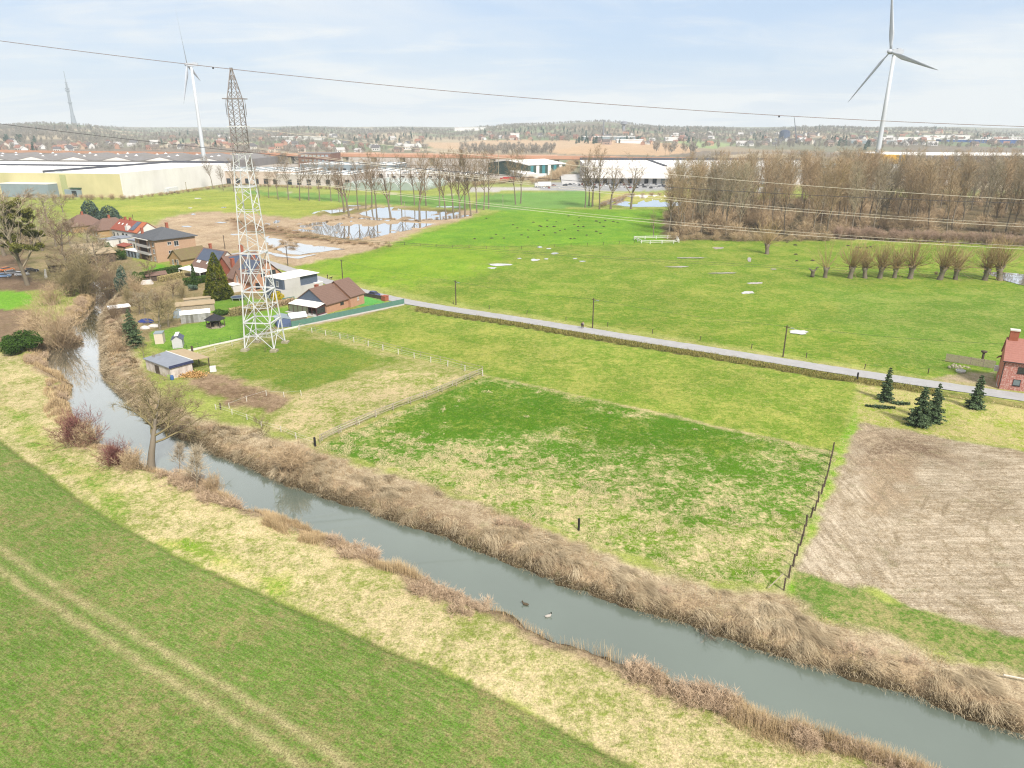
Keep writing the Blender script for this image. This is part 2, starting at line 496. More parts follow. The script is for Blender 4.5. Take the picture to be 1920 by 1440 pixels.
# polygon, colour A, colour B, share of B, edge softness (m), object it belongs to
ZONES = [
    # big meadow beyond the road
    ([(560, 500), (690, 470), (740, 455), (880, 410), (960, 390), (1240, 392), (1260, 445), (1420, 452), (1560, 452), (1920, 462), (2500, 470), (2600, 700), (2100, 760), (1920, 730), (1500, 668), (1090, 604), (860, 568), (650, 525)],
     C(164, 168, 80), C(106, 140, 38), .70, 1.2, 'meadow'),
    ([(740, 457), (880, 412), (960, 392), (1240, 394), (1255, 450), (1180, 458), (960, 462)], C(136, 172, 48), C(98, 148, 38), .60, 5, 'meadow'),
    ([(560, 500), (690, 474), (740, 458), (960, 464), (900, 520), (760, 535), (650, 520)], C(146, 172, 52), C(112, 154, 36), .5, 12, 'meadow'),
    ([(1530, 540), (1920, 545), (2100, 570), (2050, 720), (1700, 690), (1560, 600)], C(154, 164, 82), C(102, 138, 42), .68, 14, 'meadow'),
    # beyond: grass fields before the warehouses
    ([(880, 392), (905, 366), (1000, 360), (1100, 358), (1110, 388), (960, 394)], C(124, 164, 82), C(110, 152, 74), .5, 2, 'grass_field'),
    ([(450, 357), (660, 366), (880, 366), (880, 392), (640, 378), (460, 368)], C(124, 160, 78), C(106, 146, 68), .5, 2, 'grass_field'),
    ([(60, 378), (232, 376), (380, 356), (450, 362), (640, 380), (660, 390), (570, 405), (440, 402), (350, 398), (270, 415), (160, 412)], C(172, 176, 84), C(132, 152, 58), .5, 3, 'grass_field'),
    ([(228, 388), (430, 384), (440, 392), (230, 397)], C(190, 182, 96), C(150, 166, 66), .5, 5, 'grass_field'),
    ([(1000, 340), (1260, 344), (1270, 358), (1010, 356)], C(178, 178, 180), C(160, 160, 162), .5, 2, 'car_park'),
    ([(1150, 362), (1320, 364), (1320, 378), (1100, 380)], C(196, 184, 120), C(150, 160, 70), .5, 4, None),
    ([(880, 352), (1010, 350), (1010, 357), (880, 360)], C(205, 200, 195), C(180, 175, 170), .5, 2, None),
    ([(1250, 449), (1420, 452), (1560, 450), (1700, 447), (1920, 449), (2300, 455), (2300, 372), (1920, 370), (1600, 370), (1300, 376), (1258, 392), (1236, 415)], C(126, 110, 86), C(104, 92, 66), .5, 4, 'woodland_floor'),
    # bare earth round the flooded patches
    ([(255, 445), (300, 412), (370, 396), (450, 398), (560, 412), (640, 388), (700, 384), (900, 396), (880, 408), (800, 428), (740, 452), (690, 472), (600, 488), (540, 503), (480, 495), (400, 470), (300, 462)],
     C(200, 178, 150), C(160, 136, 110), .42, 3, 'bare_earth'),
    ([(430, 410), (560, 432), (700, 458), (730, 462), (560, 448), (440, 432)], C(132, 104, 82), C(160, 134, 106), .45, 3, 'bare_earth'),
    ([(560, 404), (700, 388), (880, 392), (850, 398), (700, 392), (640, 404)], C(150, 150, 76), C(136, 120, 82), .45, 3, None),
    # gardens of the hamlet
    ([(215, 560), (260, 515), (330, 500), (400, 520), (455, 520), (505, 565), (560, 590), (530, 612), (470, 640), (380, 655), (320, 650), (270, 640), (235, 610)], C(166, 146, 112), C(126, 118, 78), .45, 2, None),
    ([(-100, 432), (120, 440), (225, 455), (270, 500), (262, 525), (215, 562), (190, 540), (120, 545), (-100, 545)], C(164, 144, 114), C(126, 122, 78), .5, 2, None),
    ([(345, 585), (400, 562), (450, 553), (500, 566), (470, 580), (440, 588), (400, 588)], C(132, 164, 66), C(104, 146, 50), .5, .6, 'lawn'),
    ([(280, 622), (330, 612), (390, 600), (460, 590), (530, 575), (560, 582), (535, 605), (470, 630), (380, 652), (318, 658), (285, 648)], C(130, 166, 64), C(102, 146, 48), .5, .6, 'lawn'),
    ([(268, 505), (300, 494), (316, 500), (290, 512)], C(120, 176, 50), C(104, 160, 44), .5, .8, None),
    ([(640, 569), (678, 552), (705, 560), (722, 566), (690, 574)], C(112, 190, 96), C(96, 172, 82), .5, .3, 'lawn'),
    ([(545, 585), (605, 600), (660, 585), (725, 570), (745, 572), (640, 600), (590, 608)], C(196, 178, 160), C(182, 164, 146), .5, .5, 'paved_yard'),
    ([(1738, 712), (1800, 699), (1862, 698), (1872, 727), (1830, 724), (1780, 719)], C(186, 168, 144), C(160, 152, 110), .45, 1.0, None),
    # strip field along the road
    ([(565, 617), (640, 600), (762, 571), (860, 588), (1090, 624), (1350, 668), (1612, 714), (1600, 760), (1568, 848), (1230, 773), (908, 704), (740, 655)], C(170, 172, 86), C(112, 142, 44), .62, .9, 'strip_field'),
    ([(640, 612), (900, 640), (1000, 660), (900, 690), (720, 640)], C(176, 176, 90), C(120, 146, 46), .55, 9, 'strip_field'),
    # paddocks by the pylon
    ([(375, 652), (470, 632), (562, 617), (740, 662), (905, 706), (740, 768), (592, 832), (520, 812), (440, 770), (345, 722)], C(182, 172, 120), C(124, 140, 56), .58, 1.0, 'paddock'),
    ([(450, 655), (560, 628), (740, 672), (640, 715), (550, 740), (480, 715), (415, 682)], C(138, 146, 62), C(98, 130, 42), .6, 3, 'paddock'),
    ([(560, 740), (760, 690), (880, 708), (720, 770), (590, 828), (520, 800)], C(208, 188, 146), C(128, 146, 58), .46, 2.5, 'paddock'),
    ([(350, 712), (396, 700), (452, 716), (545, 745), (510, 772), (440, 762)], C(166, 142, 116), C(122, 100, 78), .5, 2.4, 'paddock'),
    # the bright pasture in the middle
    (P4, C(214, 194, 150), C(84, 128, 26), .76, .8, 'pasture'),
    ([(640, 838), (905, 712), (1230, 782), (1500, 850), (1300, 862), (1000, 800), (800, 820)], C(150, 160, 72), C(78, 122, 22), .90, 6, 'pasture'),
    ([(700, 872), (900, 870), (1300, 985), (1500, 980), (1466, 1090), (1330, 1085), (1100, 1008), (880, 925)], C(220, 200, 156), C(108, 140, 38), .60, 5, 'pasture'),
    # strip of rough grass with firs, stubble field, grass strip
    ([(1605, 715), (1720, 730), (1920, 760), (2300, 820), (2300, 900), (1920, 845), (1610, 797), (1595, 770)], C(196, 182, 128), C(146, 164, 58), .40, 1.5, 'rough_grass'),
    ([(1566, 850), (1605, 760), (1612, 797), (1502, 1066), (1490, 1110), (1470, 1108), (1510, 990), (1545, 905)], C(180, 184, 104), C(118, 164, 40), .58, .7, 'rough_grass'),
    ([(1486, 1078), (1502, 1062), (1700, 1132), (1920, 1196), (2300, 1300), (2300, 1420), (1920, 1262), (1750, 1222), (1600, 1180), (1508, 1148)], C(164, 156, 104), C(96, 130, 48), .55, 1.0, 'rough_grass'),
    ([(1612, 794), (1760, 818), (1920, 846), (2400, 930), (2500, 1390), (2200, 1282), (1920, 1194), (1700, 1130), (1502, 1064)], C(208, 193, 170), C(160, 142, 116), .42, 1.1, 'stubble_field'),
    ([(1616, 800), (1690, 812), (1745, 822), (1830, 888), (1760, 868), (1690, 880), (1650, 862), (1610, 880), (1600, 850)], C(124, 102, 82), C(200, 180, 152), .42, 3.2, 'stubble_field'),
    ([(1655, 862), (1720, 860), (1690, 940), (1650, 960), (1640, 900)], C(160, 136, 110), C(190, 170, 142), .45, 3, 'stubble_field'),
    # west of the river
    ([(-600, 560), (0, 580), (60, 582), (70, 610), (40, 645), (0, 655), (-500, 650)], C(150, 128, 104), C(124, 104, 84), .5, 1.5, 'ploughed_field'),
    ([(-500, 540), (0, 545), (55, 548), (62, 566), (20, 580), (-500, 590)], C(134, 184, 60), C(112, 166, 48), .5, 1.0, 'grass_field'),
    ([(-400, 480), (40, 476), (60, 520), (120, 530), (100, 545), (-400, 548)], C(140, 118, 98), C(112, 92, 74), .5, 2, None),
    ([(-60, 655), (30, 665), (88, 690), (130, 770), (170, 830), (250, 872), (370, 916), (470, 965), (560, 992), (730, 1068), (880, 1142), (1045, 1215), (1222, 1276), (1395, 1335), (1500, 1385), (1690, 1452), (2000, 1640),
      (1700, 1760), (1420, 1570), (1200, 1440), (1000, 1335), (850, 1265), (700, 1205), (560, 1140), (430, 1085), (330, 1040), (230, 985), (150, 935), (90, 890), (35, 852), (0, 825), (-60, 785)],
     C(214, 196, 152), C(140, 150, 74), .42, .6, 'riverside_grass'),
    ([(0, 760), (60, 840), (160, 935), (240, 985), (200, 900), (110, 830), (60, 780)], C(190, 182, 116), C(114, 148, 50), .58, 3, 'riverside_grass'),
    ([(300, 1010), (480, 1085), (560, 1135), (520, 1090), (420, 1040)], C(196, 190, 110), C(122, 156, 46), .52, 2.5, 'riverside_grass'),
]
crop_poly = np.concatenate([ce, np.array([[60, -60], [-700, -60], [-700, 300]])])

# far country: strips and patches
FAR_ZONES = [
    ([(470, 284), (700, 286), (1000, 290), (1290, 296), (1290, 301), (1000, 297), (700, 294), (470, 292)], C(214, 170, 142), C(200, 160, 134), .5, 6),
    ([(800, 270), (930, 268), (1080, 270), (1180, 270), (1180, 276), (1090, 284), (960, 281), (810, 279)], C(210, 184, 156), C(196, 166, 136), .5, 10),
    ([(1130, 270), (1290, 272), (1310, 284), (1240, 292), (1060, 289), (1020, 285)], C(212, 176, 142), C(196, 168, 136), .5, 10),
    ([(1260, 268), (1380, 272), (1340, 280), (1290, 276)], C(150, 172, 120), C(166, 176, 130), .5, 10),
    ([(640, 292), (1000, 296), (1060, 305), (1060, 330), (660, 350), (440, 345), (440, 300)], C(196, 188, 180), C(170, 160, 150), .5, 4),
]


def far_height(x, y):
    r = np.hypot(x, y)
    az = np.degrees(np.arctan2(x, y))
    prof = 27 + 7 * np.sin(az * .09 + 1.0) + 8 * np.sin(az * .31) + 5 * np.sin(az * .83 + 2)
    prof = prof + 22 * np.exp(-((az - 5) / 7.0) ** 2) + 34 * np.exp(-((az + 31) / 5.0) ** 2)
    return sstep(1500, 4200, r) * (prof + 14 * (fbm(x, y, 900, 3, 5) - .5))


def river_sd(x, y):
    return sd_line(x, y, RIVER, True)


def terrain_z(x, y, sdr=None):
    x = np.asarray(x, dtype=float); y = np.asarray(y, dtype=float)
    if sdr is None:
        if len(x) == 1 and math.hypot(x[0], y[0]) > 330: return far_height(x, y) + (fbm(x, y, 40, 3, 4) - .5) * .5
        sdr = river_sd(x, y)
    s = sdr + (vnoise(x, y, 1.7, 3) - .5) * 1.0 + (vnoise(x, y, .7, 9) - .5) * .4
    z = -2.8 + 2.8 * sstep(-2.2, 2.8, s)
    near = sstep(3, 9, sdr)
    z = z + (vnoise(x, y, 3.0, 21) - .5) * .22 * near + (fbm(x, y, 40, 3, 4) - .5) * .5 * near
    return z + far_height(x, y)


def z_at(x, y):
    return float(terrain_z(np.array([x]), np.array([y]))[0])


# ------------------------------------------------------------------ the ground grid (finer near, coarser far)
rr = [6.0]
while rr[-1] < 15000:
    r = rr[-1]
    rr.append(r + min(max(.42, 4.5e-5 * r * r), .035 * r))
rr = np.array(rr)
th = np.concatenate([np.arange(-180, -52, 4.0), np.arange(-52, 52, .17), np.arange(52, 180, 4.0)])
th = np.radians(th)
NR, NT_ = len(rr), len(th)
RRm, THm = np.meshgrid(rr, th, indexing='ij')
GX, GY = (RRm * np.sin(THm)).ravel(), (RRm * np.cos(THm)).ravel()
front = (GY > 0)
SDR = np.full(GX.shape, 1e3)
m = (np.abs(GX) < 330) & (GY > 0) & (GY < 420)
SDR[m] = river_sd(GX[m], GY[m])
GZ = terrain_z(GX, GY, SDR)

n_edge = (fbm(GX, GY, 3.0, 3, 31) - .5) * 2
cA = np.empty((len(GX), 3)); cB = np.empty((len(GX), 3)); bias = np.full(len(GX), .5)
zone = np.zeros(len(GX), dtype=np.int32)
znames = ['ground']
cA[:] = C(172, 180, 96); cB[:] = C(136, 150, 70)
# far patchwork
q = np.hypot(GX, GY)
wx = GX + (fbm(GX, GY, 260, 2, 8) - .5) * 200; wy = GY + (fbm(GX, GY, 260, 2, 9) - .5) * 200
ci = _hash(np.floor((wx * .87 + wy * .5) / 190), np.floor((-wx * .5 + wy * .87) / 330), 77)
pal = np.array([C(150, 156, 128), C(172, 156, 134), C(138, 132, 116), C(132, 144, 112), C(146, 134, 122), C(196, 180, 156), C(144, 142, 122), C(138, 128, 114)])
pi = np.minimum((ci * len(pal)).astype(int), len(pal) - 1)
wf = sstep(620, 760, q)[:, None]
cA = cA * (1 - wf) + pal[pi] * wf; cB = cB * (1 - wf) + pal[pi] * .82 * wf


def paint(poly, a, b, bs, soft, zi, nz=1.0):
    lo, hi = poly.min(0) - 3 * soft, poly.max(0) + 3 * soft
    mm = (GX > lo[0]) & (GX < hi[0]) & (GY > lo[1]) & (GY < hi[1])
    if not mm.any(): return
    sd = sd_line(GX[mm], GY[mm], poly, True) + n_edge[mm] * soft * 1.2 * nz
    wgt = sstep(soft * .6, -soft * .6, sd)[:, None]
    cA[mm] = cA[mm] * (1 - wgt) + np.array(a) * wgt
    cB[mm] = cB[mm] * (1 - wgt) + np.array(b) * wgt
    bias[mm] = bias[mm] * (1 - wgt[:, 0]) + bs * wgt[:, 0]
    if zi is not None:
        idx = np.where(mm)[0][wgt[:, 0] > .5]
        zone[idx] = zi


for (pp, a, b, bs, soft) in FAR_ZONES:
    paint(GA(pp), a, b, bs, soft, None)
for (pp, a, b, bs, soft, nm) in ZONES:
    poly = pp if isinstance(pp, np.ndarray) else GA(pp)
    zi = None
    if nm:
        if nm not in znames: znames.append(nm)
        zi = znames.index(nm)
    paint(poly, a, b, bs, soft, zi)
znames.append('crop_field'); ZI_CROP = len(znames) - 1
paint(crop_poly, C(150, 142, 92), C(96, 136, 46), .80, .35, ZI_CROP)
# lip of the crop field: narrow band coloured darker and set lower
sdc = np.full(GX.shape, 1e3); mm = (np.abs(GX) < 300) & (GY > 0) & (GY < 330)
sdc[mm] = sd_line(GX[mm], GY[mm], ce)
lip = (np.exp(-((sdc + .1 + n_edge * .2) / .28) ** 2) * mm)[:, None] * (.35 + .5 * vnoise(GX, GY, 2.5, 37))[:, None]
cA = cA * (1 - lip) + np.array(C(96, 104, 44)) * lip; cB = cB * (1 - lip) + np.array(C(84, 112, 34)) * lip
GZ -= lip[:, 0] * .35
# worn lines: fence lines and the divide between pastures, thin trodden grass
for pts, wd, c, k in [([(905, 705), (1230, 774), (1562, 850)], .8, C(204, 180, 146), .8), ([(592, 836), (760, 765), (905, 706)], .6, C(180, 160, 110), .6),
                      ([(562, 616), (740, 664), (905, 704)], .7, C(186, 172, 122), .7), ([(452, 716), (545, 745), (640, 715), (760, 680)], .8, C(196, 178, 130), .55),
                      ([(1562, 850), (1510, 990), (1466, 1105)], .8, C(196, 186, 140), .6), ([(570, 614), (660, 594), (760, 572)], 1.2, C(176, 150, 112), .5),
                      ([(450, 360), (660, 362), (880, 366)], 1.6, C(206, 196, 176), .8)]:
    pl = GA(pts)
    lo, hi = pl.min(0) - 6, pl.max(0) + 6
    mm = (GX > lo[0]) & (GX < hi[0]) & (GY > lo[1]) & (GY < hi[1])
    d = np.abs(sd_line(GX[mm], GY[mm], pl)) + n_edge[mm] * wd * .8
    wgt = (sstep(wd, wd * .3, d) * k)[:, None]
    cA[mm] = cA[mm] * (1 - wgt) + np.array(c) * wgt; cB[mm] = cB[mm] * (1 - wgt * .6) + np.array(c) * wgt * .6
# river banks: mud below, litter above; belongs to 'riverbank'
znames.append('riverbank'); ZI_BANK = len(znames) - 1
mm = SDR < 60
sd_top = np.full(GX.shape, 1e3)
m2 = (np.abs(GX) < 330) & (GY > 0) & (GY < 420)
reed_poly = np.concatenate([REED_TOP, fb[::-1]])
sd_top[m2] = sd_line(GX[m2], GY[m2], reed_poly, True)
wgt = sstep(1.2, -1.2, np.minimum(sd_top, 1e3) + n_edge * 1.4)[:, None]
cA = cA * (1 - wgt) + np.array(C(204, 186, 156)) * wgt; cB = cB * (1 - wgt) + np.array(C(162, 142, 114)) * wgt
zone[(wgt[:, 0] > .5)] = ZI_BANK
wgt = sstep(3.6, 2.2, SDR + n_edge * 1.2)[:, None]
cA = cA * (1 - wgt) + np.array(C(182, 160, 130)) * wgt; cB = cB * (1 - wgt) + np.array(C(140, 120, 96)) * wgt
zone[(wgt[:, 0] > .5)] = ZI_BANK
wgt = sstep(1.3, .5, SDR + n_edge * .4)[:, None]
cA = cA * (1 - wgt) + np.array(C(96, 84, 64)) * wgt; cB = cB * (1 - wgt) + np.array(C(76, 66, 50)) * wgt
# ditch and rough verge on the near side of the road
sdroad = np.full(GX.shape, 1e3); mm = (GX > -160) & (GX < 330) & (GY > 60) & (GY < 330)
sdroad[mm] = sd_line(GX[mm], GY[mm], rc)          # + left of travel (far side), - near side
dd = -sdroad
wgt = (sstep(2.6, 3.2, dd) * sstep(7.2, 6.2, dd + n_edge * .5) * sstep(-32, -26, GX))[:, None]
cA = cA * (1 - wgt) + np.array(C(156, 146, 92)) * wgt; cB = cB * (1 - wgt) + np.array(C(104, 116, 50)) * wgt
wgt = (np.exp(-((dd - 6.2 + n_edge * .3) / .5) ** 2) * sstep(-32, -26, GX))[:, None] * .8
cA = cA * (1 - wgt) + np.array(C(114, 106, 66)) * wgt; cB = cB * (1 - wgt) + np.array(C(80, 84, 44)) * wgt
GZ -= wgt[:, 0] * .5
wgt = (sstep(2.4, 2.9, sdroad) * sstep(5.0, 3.6, sdroad + n_edge * .8))[:, None] * .6
cA = cA * (1 - wgt) + np.array(C(190, 170, 130)) * wgt; cB = cB * (1 - wgt) + np.array(C(140, 150, 70)) * wgt
GZ = np.where(np.abs(sdroad) < 2.9, np.minimum(GZ, -.06), GZ)

tram = np.full(GX.shape, 60.0); mm = zone == ZI_CROP
tram[mm] = sd_line(GX[mm], GY[mm], TRAM)
st_e = GA([(1612, 794), (1502, 1066)])
sdst = sd_line(GX, GY, np.array([st_e[0] + (st_e[0] - st_e[1]) * 5, st_e[1] - (st_e[0] - st_e[1]) * 5]))
ZI_ST = znames.index('stubble_field')

# ------------------------------------------------------------------ ground material
def ground_material():
    t = NT('field_ground'); o = t.obj()
    a = t.n('ShaderNodeAttribute', attribute_name='colA').outputs['Color']
    b = t.n('ShaderNodeAttribute', attribute_name='colB').outputs['Color']
    pr = t.n('ShaderNodeAttribute', attribute_name='par')
    sp = t.n('ShaderNodeSeparateColor'); t.l(pr.outputs['Color'], sp.inputs[0])
    bias, crop, stub = sp.outputs[0], sp.outputs[1], sp.outputs[2]
    tramd = t.n('ShaderNodeAttribute', attribute_name='tramd').outputs['Fac']
    std = t.n('ShaderNodeAttribute', attribute_name='stubd').outputs['Fac']
    nb_ = t.noise(.11, 4, .6, o, .4); nm = t.noise(.70, 7, .74, o, .35); nf = t.noise(2.2, 5, .75, o)
    f = t.math('ADD', t.math('ADD', t.math('MULTIPLY', nb_, .26), t.math('MULTIPLY', nm, .42)), t.math('MULTIPLY', nf, .34))
    f = t.math('ADD', t.math('MULTIPLY', t.math('SUBTRACT', f, .51), 8.5), bias)
    f = t.n('ShaderNodeClamp').outputs[0] if False else t.math('MINIMUM', t.math('MAXIMUM', f, 0.0), 1.0)
    c = t.mix(f, a, b)
    # straw showing through, olive hollows, small dark scrapes in any grass
    st_ = t.math('MULTIPLY', t.ramp(t.noise(1.1, 6, .78, t.scaled(o, (1, 1.25, 1), R(30)), .5), .54, .66), t.ramp(t.noise(.05, 3, .55, o), .40, .62, .15, .8))
    c = t.mix(t.math('MULTIPLY', t.math('MULTIPLY', st_, t.math('SUBTRACT', 1.0, t.math('MAXIMUM', crop, stub))), .55), c, C(206, 190, 140))
    c = t.mix(t.math('MULTIPLY', t.ramp(t.noise(.33, 5, .7, o), .56, .70), .35), c, C(96, 112, 44))
    c = t.mix(t.math('MULTIPLY', t.ramp(t.noise(1.9, 4, .6, o), .66, .72), .5), c, C(92, 84, 56))
    # crop rows: drilled lines, tramlines, thin patches
    j = t.math('ADD', tramd, t.math('MULTIPLY', t.math('SUBTRACT', t.noise(.35, 3, .6, o), .5), .9))
    ln = t.math('ABSOLUTE', t.math('SUBTRACT', t.math('ABSOLUTE', j), 1.05))
    tr = t.math('MULTIPLY', t.ramp(ln, .95, .10), t.ramp(nm, .34, .56, .15, .95))
    cm = t.n('ShaderNodeCombineXYZ'); t.l(t.math('MULTIPLY', tramd, 1.0), cm.inputs[0])
    n1 = t.noise(.55, 4, .75, cm.outputs[0]); n2 = t.noise(.7, 5, .75, o)
    st1 = t.math('MULTIPLY', t.ramp(n1, .54, .68), t.ramp(n2, .46, .62))
    sxy = t.n('ShaderNodeSeparateXYZ'); t.l(o, sxy.inputs[0])
    cr3 = t.n('ShaderNodeCombineXYZ'); t.l(t.math('MULTIPLY', tramd, 3.0), cr3.inputs[0]); t.l(t.math('MULTIPLY', sxy.outputs[0], .5), cr3.inputs[1]); t.l(t.math('MULTIPLY', sxy.outputs[1], .7), cr3.inputs[2])
    rows = t.ramp(t.noise(1.0, 5, .8, cr3.outputs[0]), .44, .68)
    cr = t.math('MAXIMUM', t.math('MULTIPLY', tr, .85), t.math('MULTIPLY', st1, .85))
    cr = t.math('MAXIMUM', cr, t.math('MULTIPLY', rows, .42))
    cr = t.math('MULTIPLY', t.math('MAXIMUM', cr, 0.0), crop)
    c = t.mix(cr, c, C(196, 180, 136))
    c = t.mix(t.math('MULTIPLY', t.math('MULTIPLY', t.ramp(t.noise(6.5, 3, .7, o), .50, .62), crop), .65), c, C(106, 92, 64))
    # stubble: combed straw lines, wheelings, trampled dark soil
    mp = t.scaled(o, (1.6, .10, 1), R(-17)); mp2 = t.scaled(o, (.10, 1.7, 1), R(-8))
    h = t.ramp(t.math('ADD', std, t.math('MULTIPLY', nb_, 4.0)), 9, 13)
    s1 = t.noise(1.0, 5, .75, mp); s2 = t.noise(1.0, 5, .75, mp2)
    sm = t.n('ShaderNodeMix', data_type='FLOAT'); t.l(h, sm.inputs[0]); t.l(s1, sm.inputs[2]); t.l(s2, sm.inputs[3])
    sline = t.ramp(sm.outputs[0], .42, .62)
    wl = t.n('ShaderNodeTexWave', wave_type='RINGS', rings_direction='Z'); wl.inputs['Scale'].default_value = .12; wl.inputs['Distortion'].default_value = 5.0
    wl.inputs['Detail'].default_value = 3; wl.inputs['Detail Scale'].default_value = .35
    mpw = t.n('ShaderNodeMapping'); mpw.inputs['Location'].default_value = (-78, -70, 0); t.l(o, mpw.inputs['Vector']); t.l(mpw.outputs[0], wl.inputs['Vector'])
    wheel = t.math('MULTIPLY', t.ramp(wl.outputs['Fac'], .80, .97), t.ramp(nb_, .42, .6))
    dk = t.math('MAXIMUM', t.math('MULTIPLY', sline, .65), t.math('MULTIPLY', wheel, .65))
    dk = t.math('MULTIPLY', dk, stub)
    c = t.mix(dk, c, C(132, 116, 92))
    nff = t.noise(9.0, 3, .7, o)
    c = t.mix(t.math('MULTIPLY', t.math('MULTIPLY', t.ramp(nff, .52, .70), stub), .6), c, C(226, 212, 190))
    # grain: single tufts and gaps, paler or deeper in themselves
    g1 = t.noise(5.5, 3, .75, o); g2 = t.noise(.035, 3, .5, o)
    k = t.math('ADD', t.ramp(g1, .28, .72, .55, 1.45), t.ramp(g2, .3, .7, -.10, .10))
    cb = t.n('ShaderNodeCombineColor'); [t.l(k, cb.inputs[i]) for i in range(3)]
    c = t.mix(1.0, c, cb.outputs[0], 'MULTIPLY')
    hgt = t.math('ADD', t.math('MULTIPLY', nm, .6), t.math('MULTIPLY', g1, .5))
    return t.princ(c, .95, .08, bump=hgt, bstr=.55, bdist=.28)


MAT_GROUND = ground_material()
par = np.stack([bias, (zone == ZI_CROP) * 1.0, (zone == ZI_ST) * 1.0, np.ones(len(GX))], 1)
one = np.ones((len(GX), 1))
V = np.stack([GX, GY, GZ], 1)
i0 = np.arange(NR - 1)[:, None] * NT_; j0 = np.arange(NT_ - 1)[None, :]
a0 = (i0 + j0).ravel()
FQ = np.stack([a0, a0 + 1, a0 + NT_ + 1, a0 + NT_], 1)
fz = zone[FQ]
fzone = np.sort(fz, axis=1)[:, 1]
attr_all = dict(colA=np.hstack([cA, one]), colB=np.hstack([cB, one]), par=par, tramd=tram, stubd=sdst)
ATYP = dict(colA='FLOAT_COLOR', colB='FLOAT_COLOR', par='FLOAT_COLOR', tramd='FLOAT', stubd='FLOAT')
CATS = dict(ground=('open ground running to the horizon', ), )
for zi, nm in enumerate(znames):
    sel = FQ[fzone == zi]
    if len(sel) == 0: continue
    us, inv = np.unique(sel, return_inverse=True)
    ob = np_mesh(nm, V[us], inv.reshape(sel.shape), MAT_GROUND, attrs={k: (ATYP[k], v[us]) for k, v in attr_all.items()}, smooth=True)
    tag(ob, kind='structure')

# ------------------------------------------------------------------ water
def water_material(name, base, ior_f, rough, rip, amount):
    t = NT(name); o = t.obj()
    n1 = t.noise(.9, 4, .6, t.scaled(o, (1, 1, 1)), .5); n2 = t.noise(.06, 3, .5, o)
    nn = t.math('ADD', t.math('MULTIPLY', n1, .5), n2)
    d = t.n('ShaderNodeBsdfDiffuse'); d.inputs['Color'].default_value = (*base, 1)
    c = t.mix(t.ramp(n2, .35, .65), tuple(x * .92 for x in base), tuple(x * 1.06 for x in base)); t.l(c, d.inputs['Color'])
    g = t.n('ShaderNodeBsdfGlossy'); g.inputs['Roughness'].default_value = rough; g.inputs['Color'].default_value = (1, 1, 1, 1)
    b = t.n('ShaderNodeBump'); b.inputs['Strength'].default_value = rip; b.inputs['Distance'].default_value = .05
    t.l(nn, b.inputs['Height']); t.l(b.outputs[0], g.inputs['Normal'])
    fr = t.n('ShaderNodeFresnel'); fr.inputs['IOR'].default_value = ior_f
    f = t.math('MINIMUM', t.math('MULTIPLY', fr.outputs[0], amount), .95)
    mx = t.n('ShaderNodeMixShader'); t.l(f, mx.inputs[0]); t.l(d.outputs[0], mx.inputs[1]); t.l(g.outputs[0], mx.inputs[2])
    t.l(mx.outputs[0], t.out.inputs['Surface'])
    return t.mat


MAT_RIVER = water_material('river_water', C(112, 124, 114), 1.33, .03, .035, 4.0)
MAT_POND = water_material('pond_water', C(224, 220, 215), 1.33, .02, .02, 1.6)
sel = FQ[(SDR[FQ].min(1) < 1.6)]
us, inv = np.unique(sel, return_inverse=True)
Vw = V[us].copy(); Vw[:, 2] = ZW
tag(np_mesh('river', Vw, inv.reshape(sel.shape), MAT_RIVER), kind='structure')


def sheet(name, pts_px, mat, z=.05, jit=.6, n=6, kind='structure', ragged=True):
    """flat irregular sheet from a traced outline"""
    P = GA(pts_px)
    out = []
    k = len(P)
    for i in range(k):
        a, b = P[i], P[(i + 1) % k]
        L = np.hypot(*(b - a)); m_ = max(2, min(n * 3, int(L / 1.2)))
        for j in range(m_):
            p = a + (b - a) * j / m_
            w_ = (fbm(p[0], p[1], 4.0, 3, 51) - .5) * 2 * jit * (1.6 if ragged else .0)
            d = (b - a) / (L + 1e-9)
            out.append(p + np.array([-d[1], d[0]]) * w_)
    mb = MB()
    vs = [(p[0], p[1], z) for p in out]
    mb.add(vs, [tuple(range(len(vs)))])
    return tag(mb.build(name, mat), kind=kind)


PONDS = [
    [(520, 426), (565, 421), (610, 416), (660, 410), (710, 412), (762, 419), (812, 421), (775, 428), (745, 434), (710, 441), (678, 449), (645, 445), (612, 440), (575, 434), (540, 431)],
    [(678, 401), (712, 391), (738, 390), (762, 395), (862, 399), (890, 401), (860, 408), (825, 411), (775, 412), (732, 410), (700, 407)],
    [(582, 400), (605, 395), (662, 392), (650, 396), (612, 401)],
    [(498, 444), (540, 454), (575, 459), (642, 467), (600, 471), (560, 477), (535, 474), (505, 457)],
    [(484, 412), (527, 414), (512, 422), (495, 421)],
    [(1127, 381), (1155, 372), (1197, 367), (1242, 367), (1290, 385), (1235, 387), (1185, 387)],
    [(1850, 512), (1880, 511), (1960, 520), (2020, 532), (1925, 535), (1880, 525)],
    [(485, 472), (510, 473), (545, 481), (590, 477), (560, 484), (520, 480)],
]
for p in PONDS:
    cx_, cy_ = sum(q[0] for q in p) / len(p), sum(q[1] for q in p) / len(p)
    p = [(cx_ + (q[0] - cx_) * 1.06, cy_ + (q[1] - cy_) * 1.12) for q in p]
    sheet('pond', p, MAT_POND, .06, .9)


def puddle(px, py, w, h, seed):
    r_ = random.Random(seed)
    pts = []
    for k in range(14):
        t = 2 * math.pi * k / 14
        f = .6 + .6 * r_.random()
        pts.append((px + w / 2 * math.cos(t) * f, py - h / 2 * math.sin(t) * f))
    sheet('puddle', pts, MAT_POND, z_at(*G(px, py)) + .09, .2)


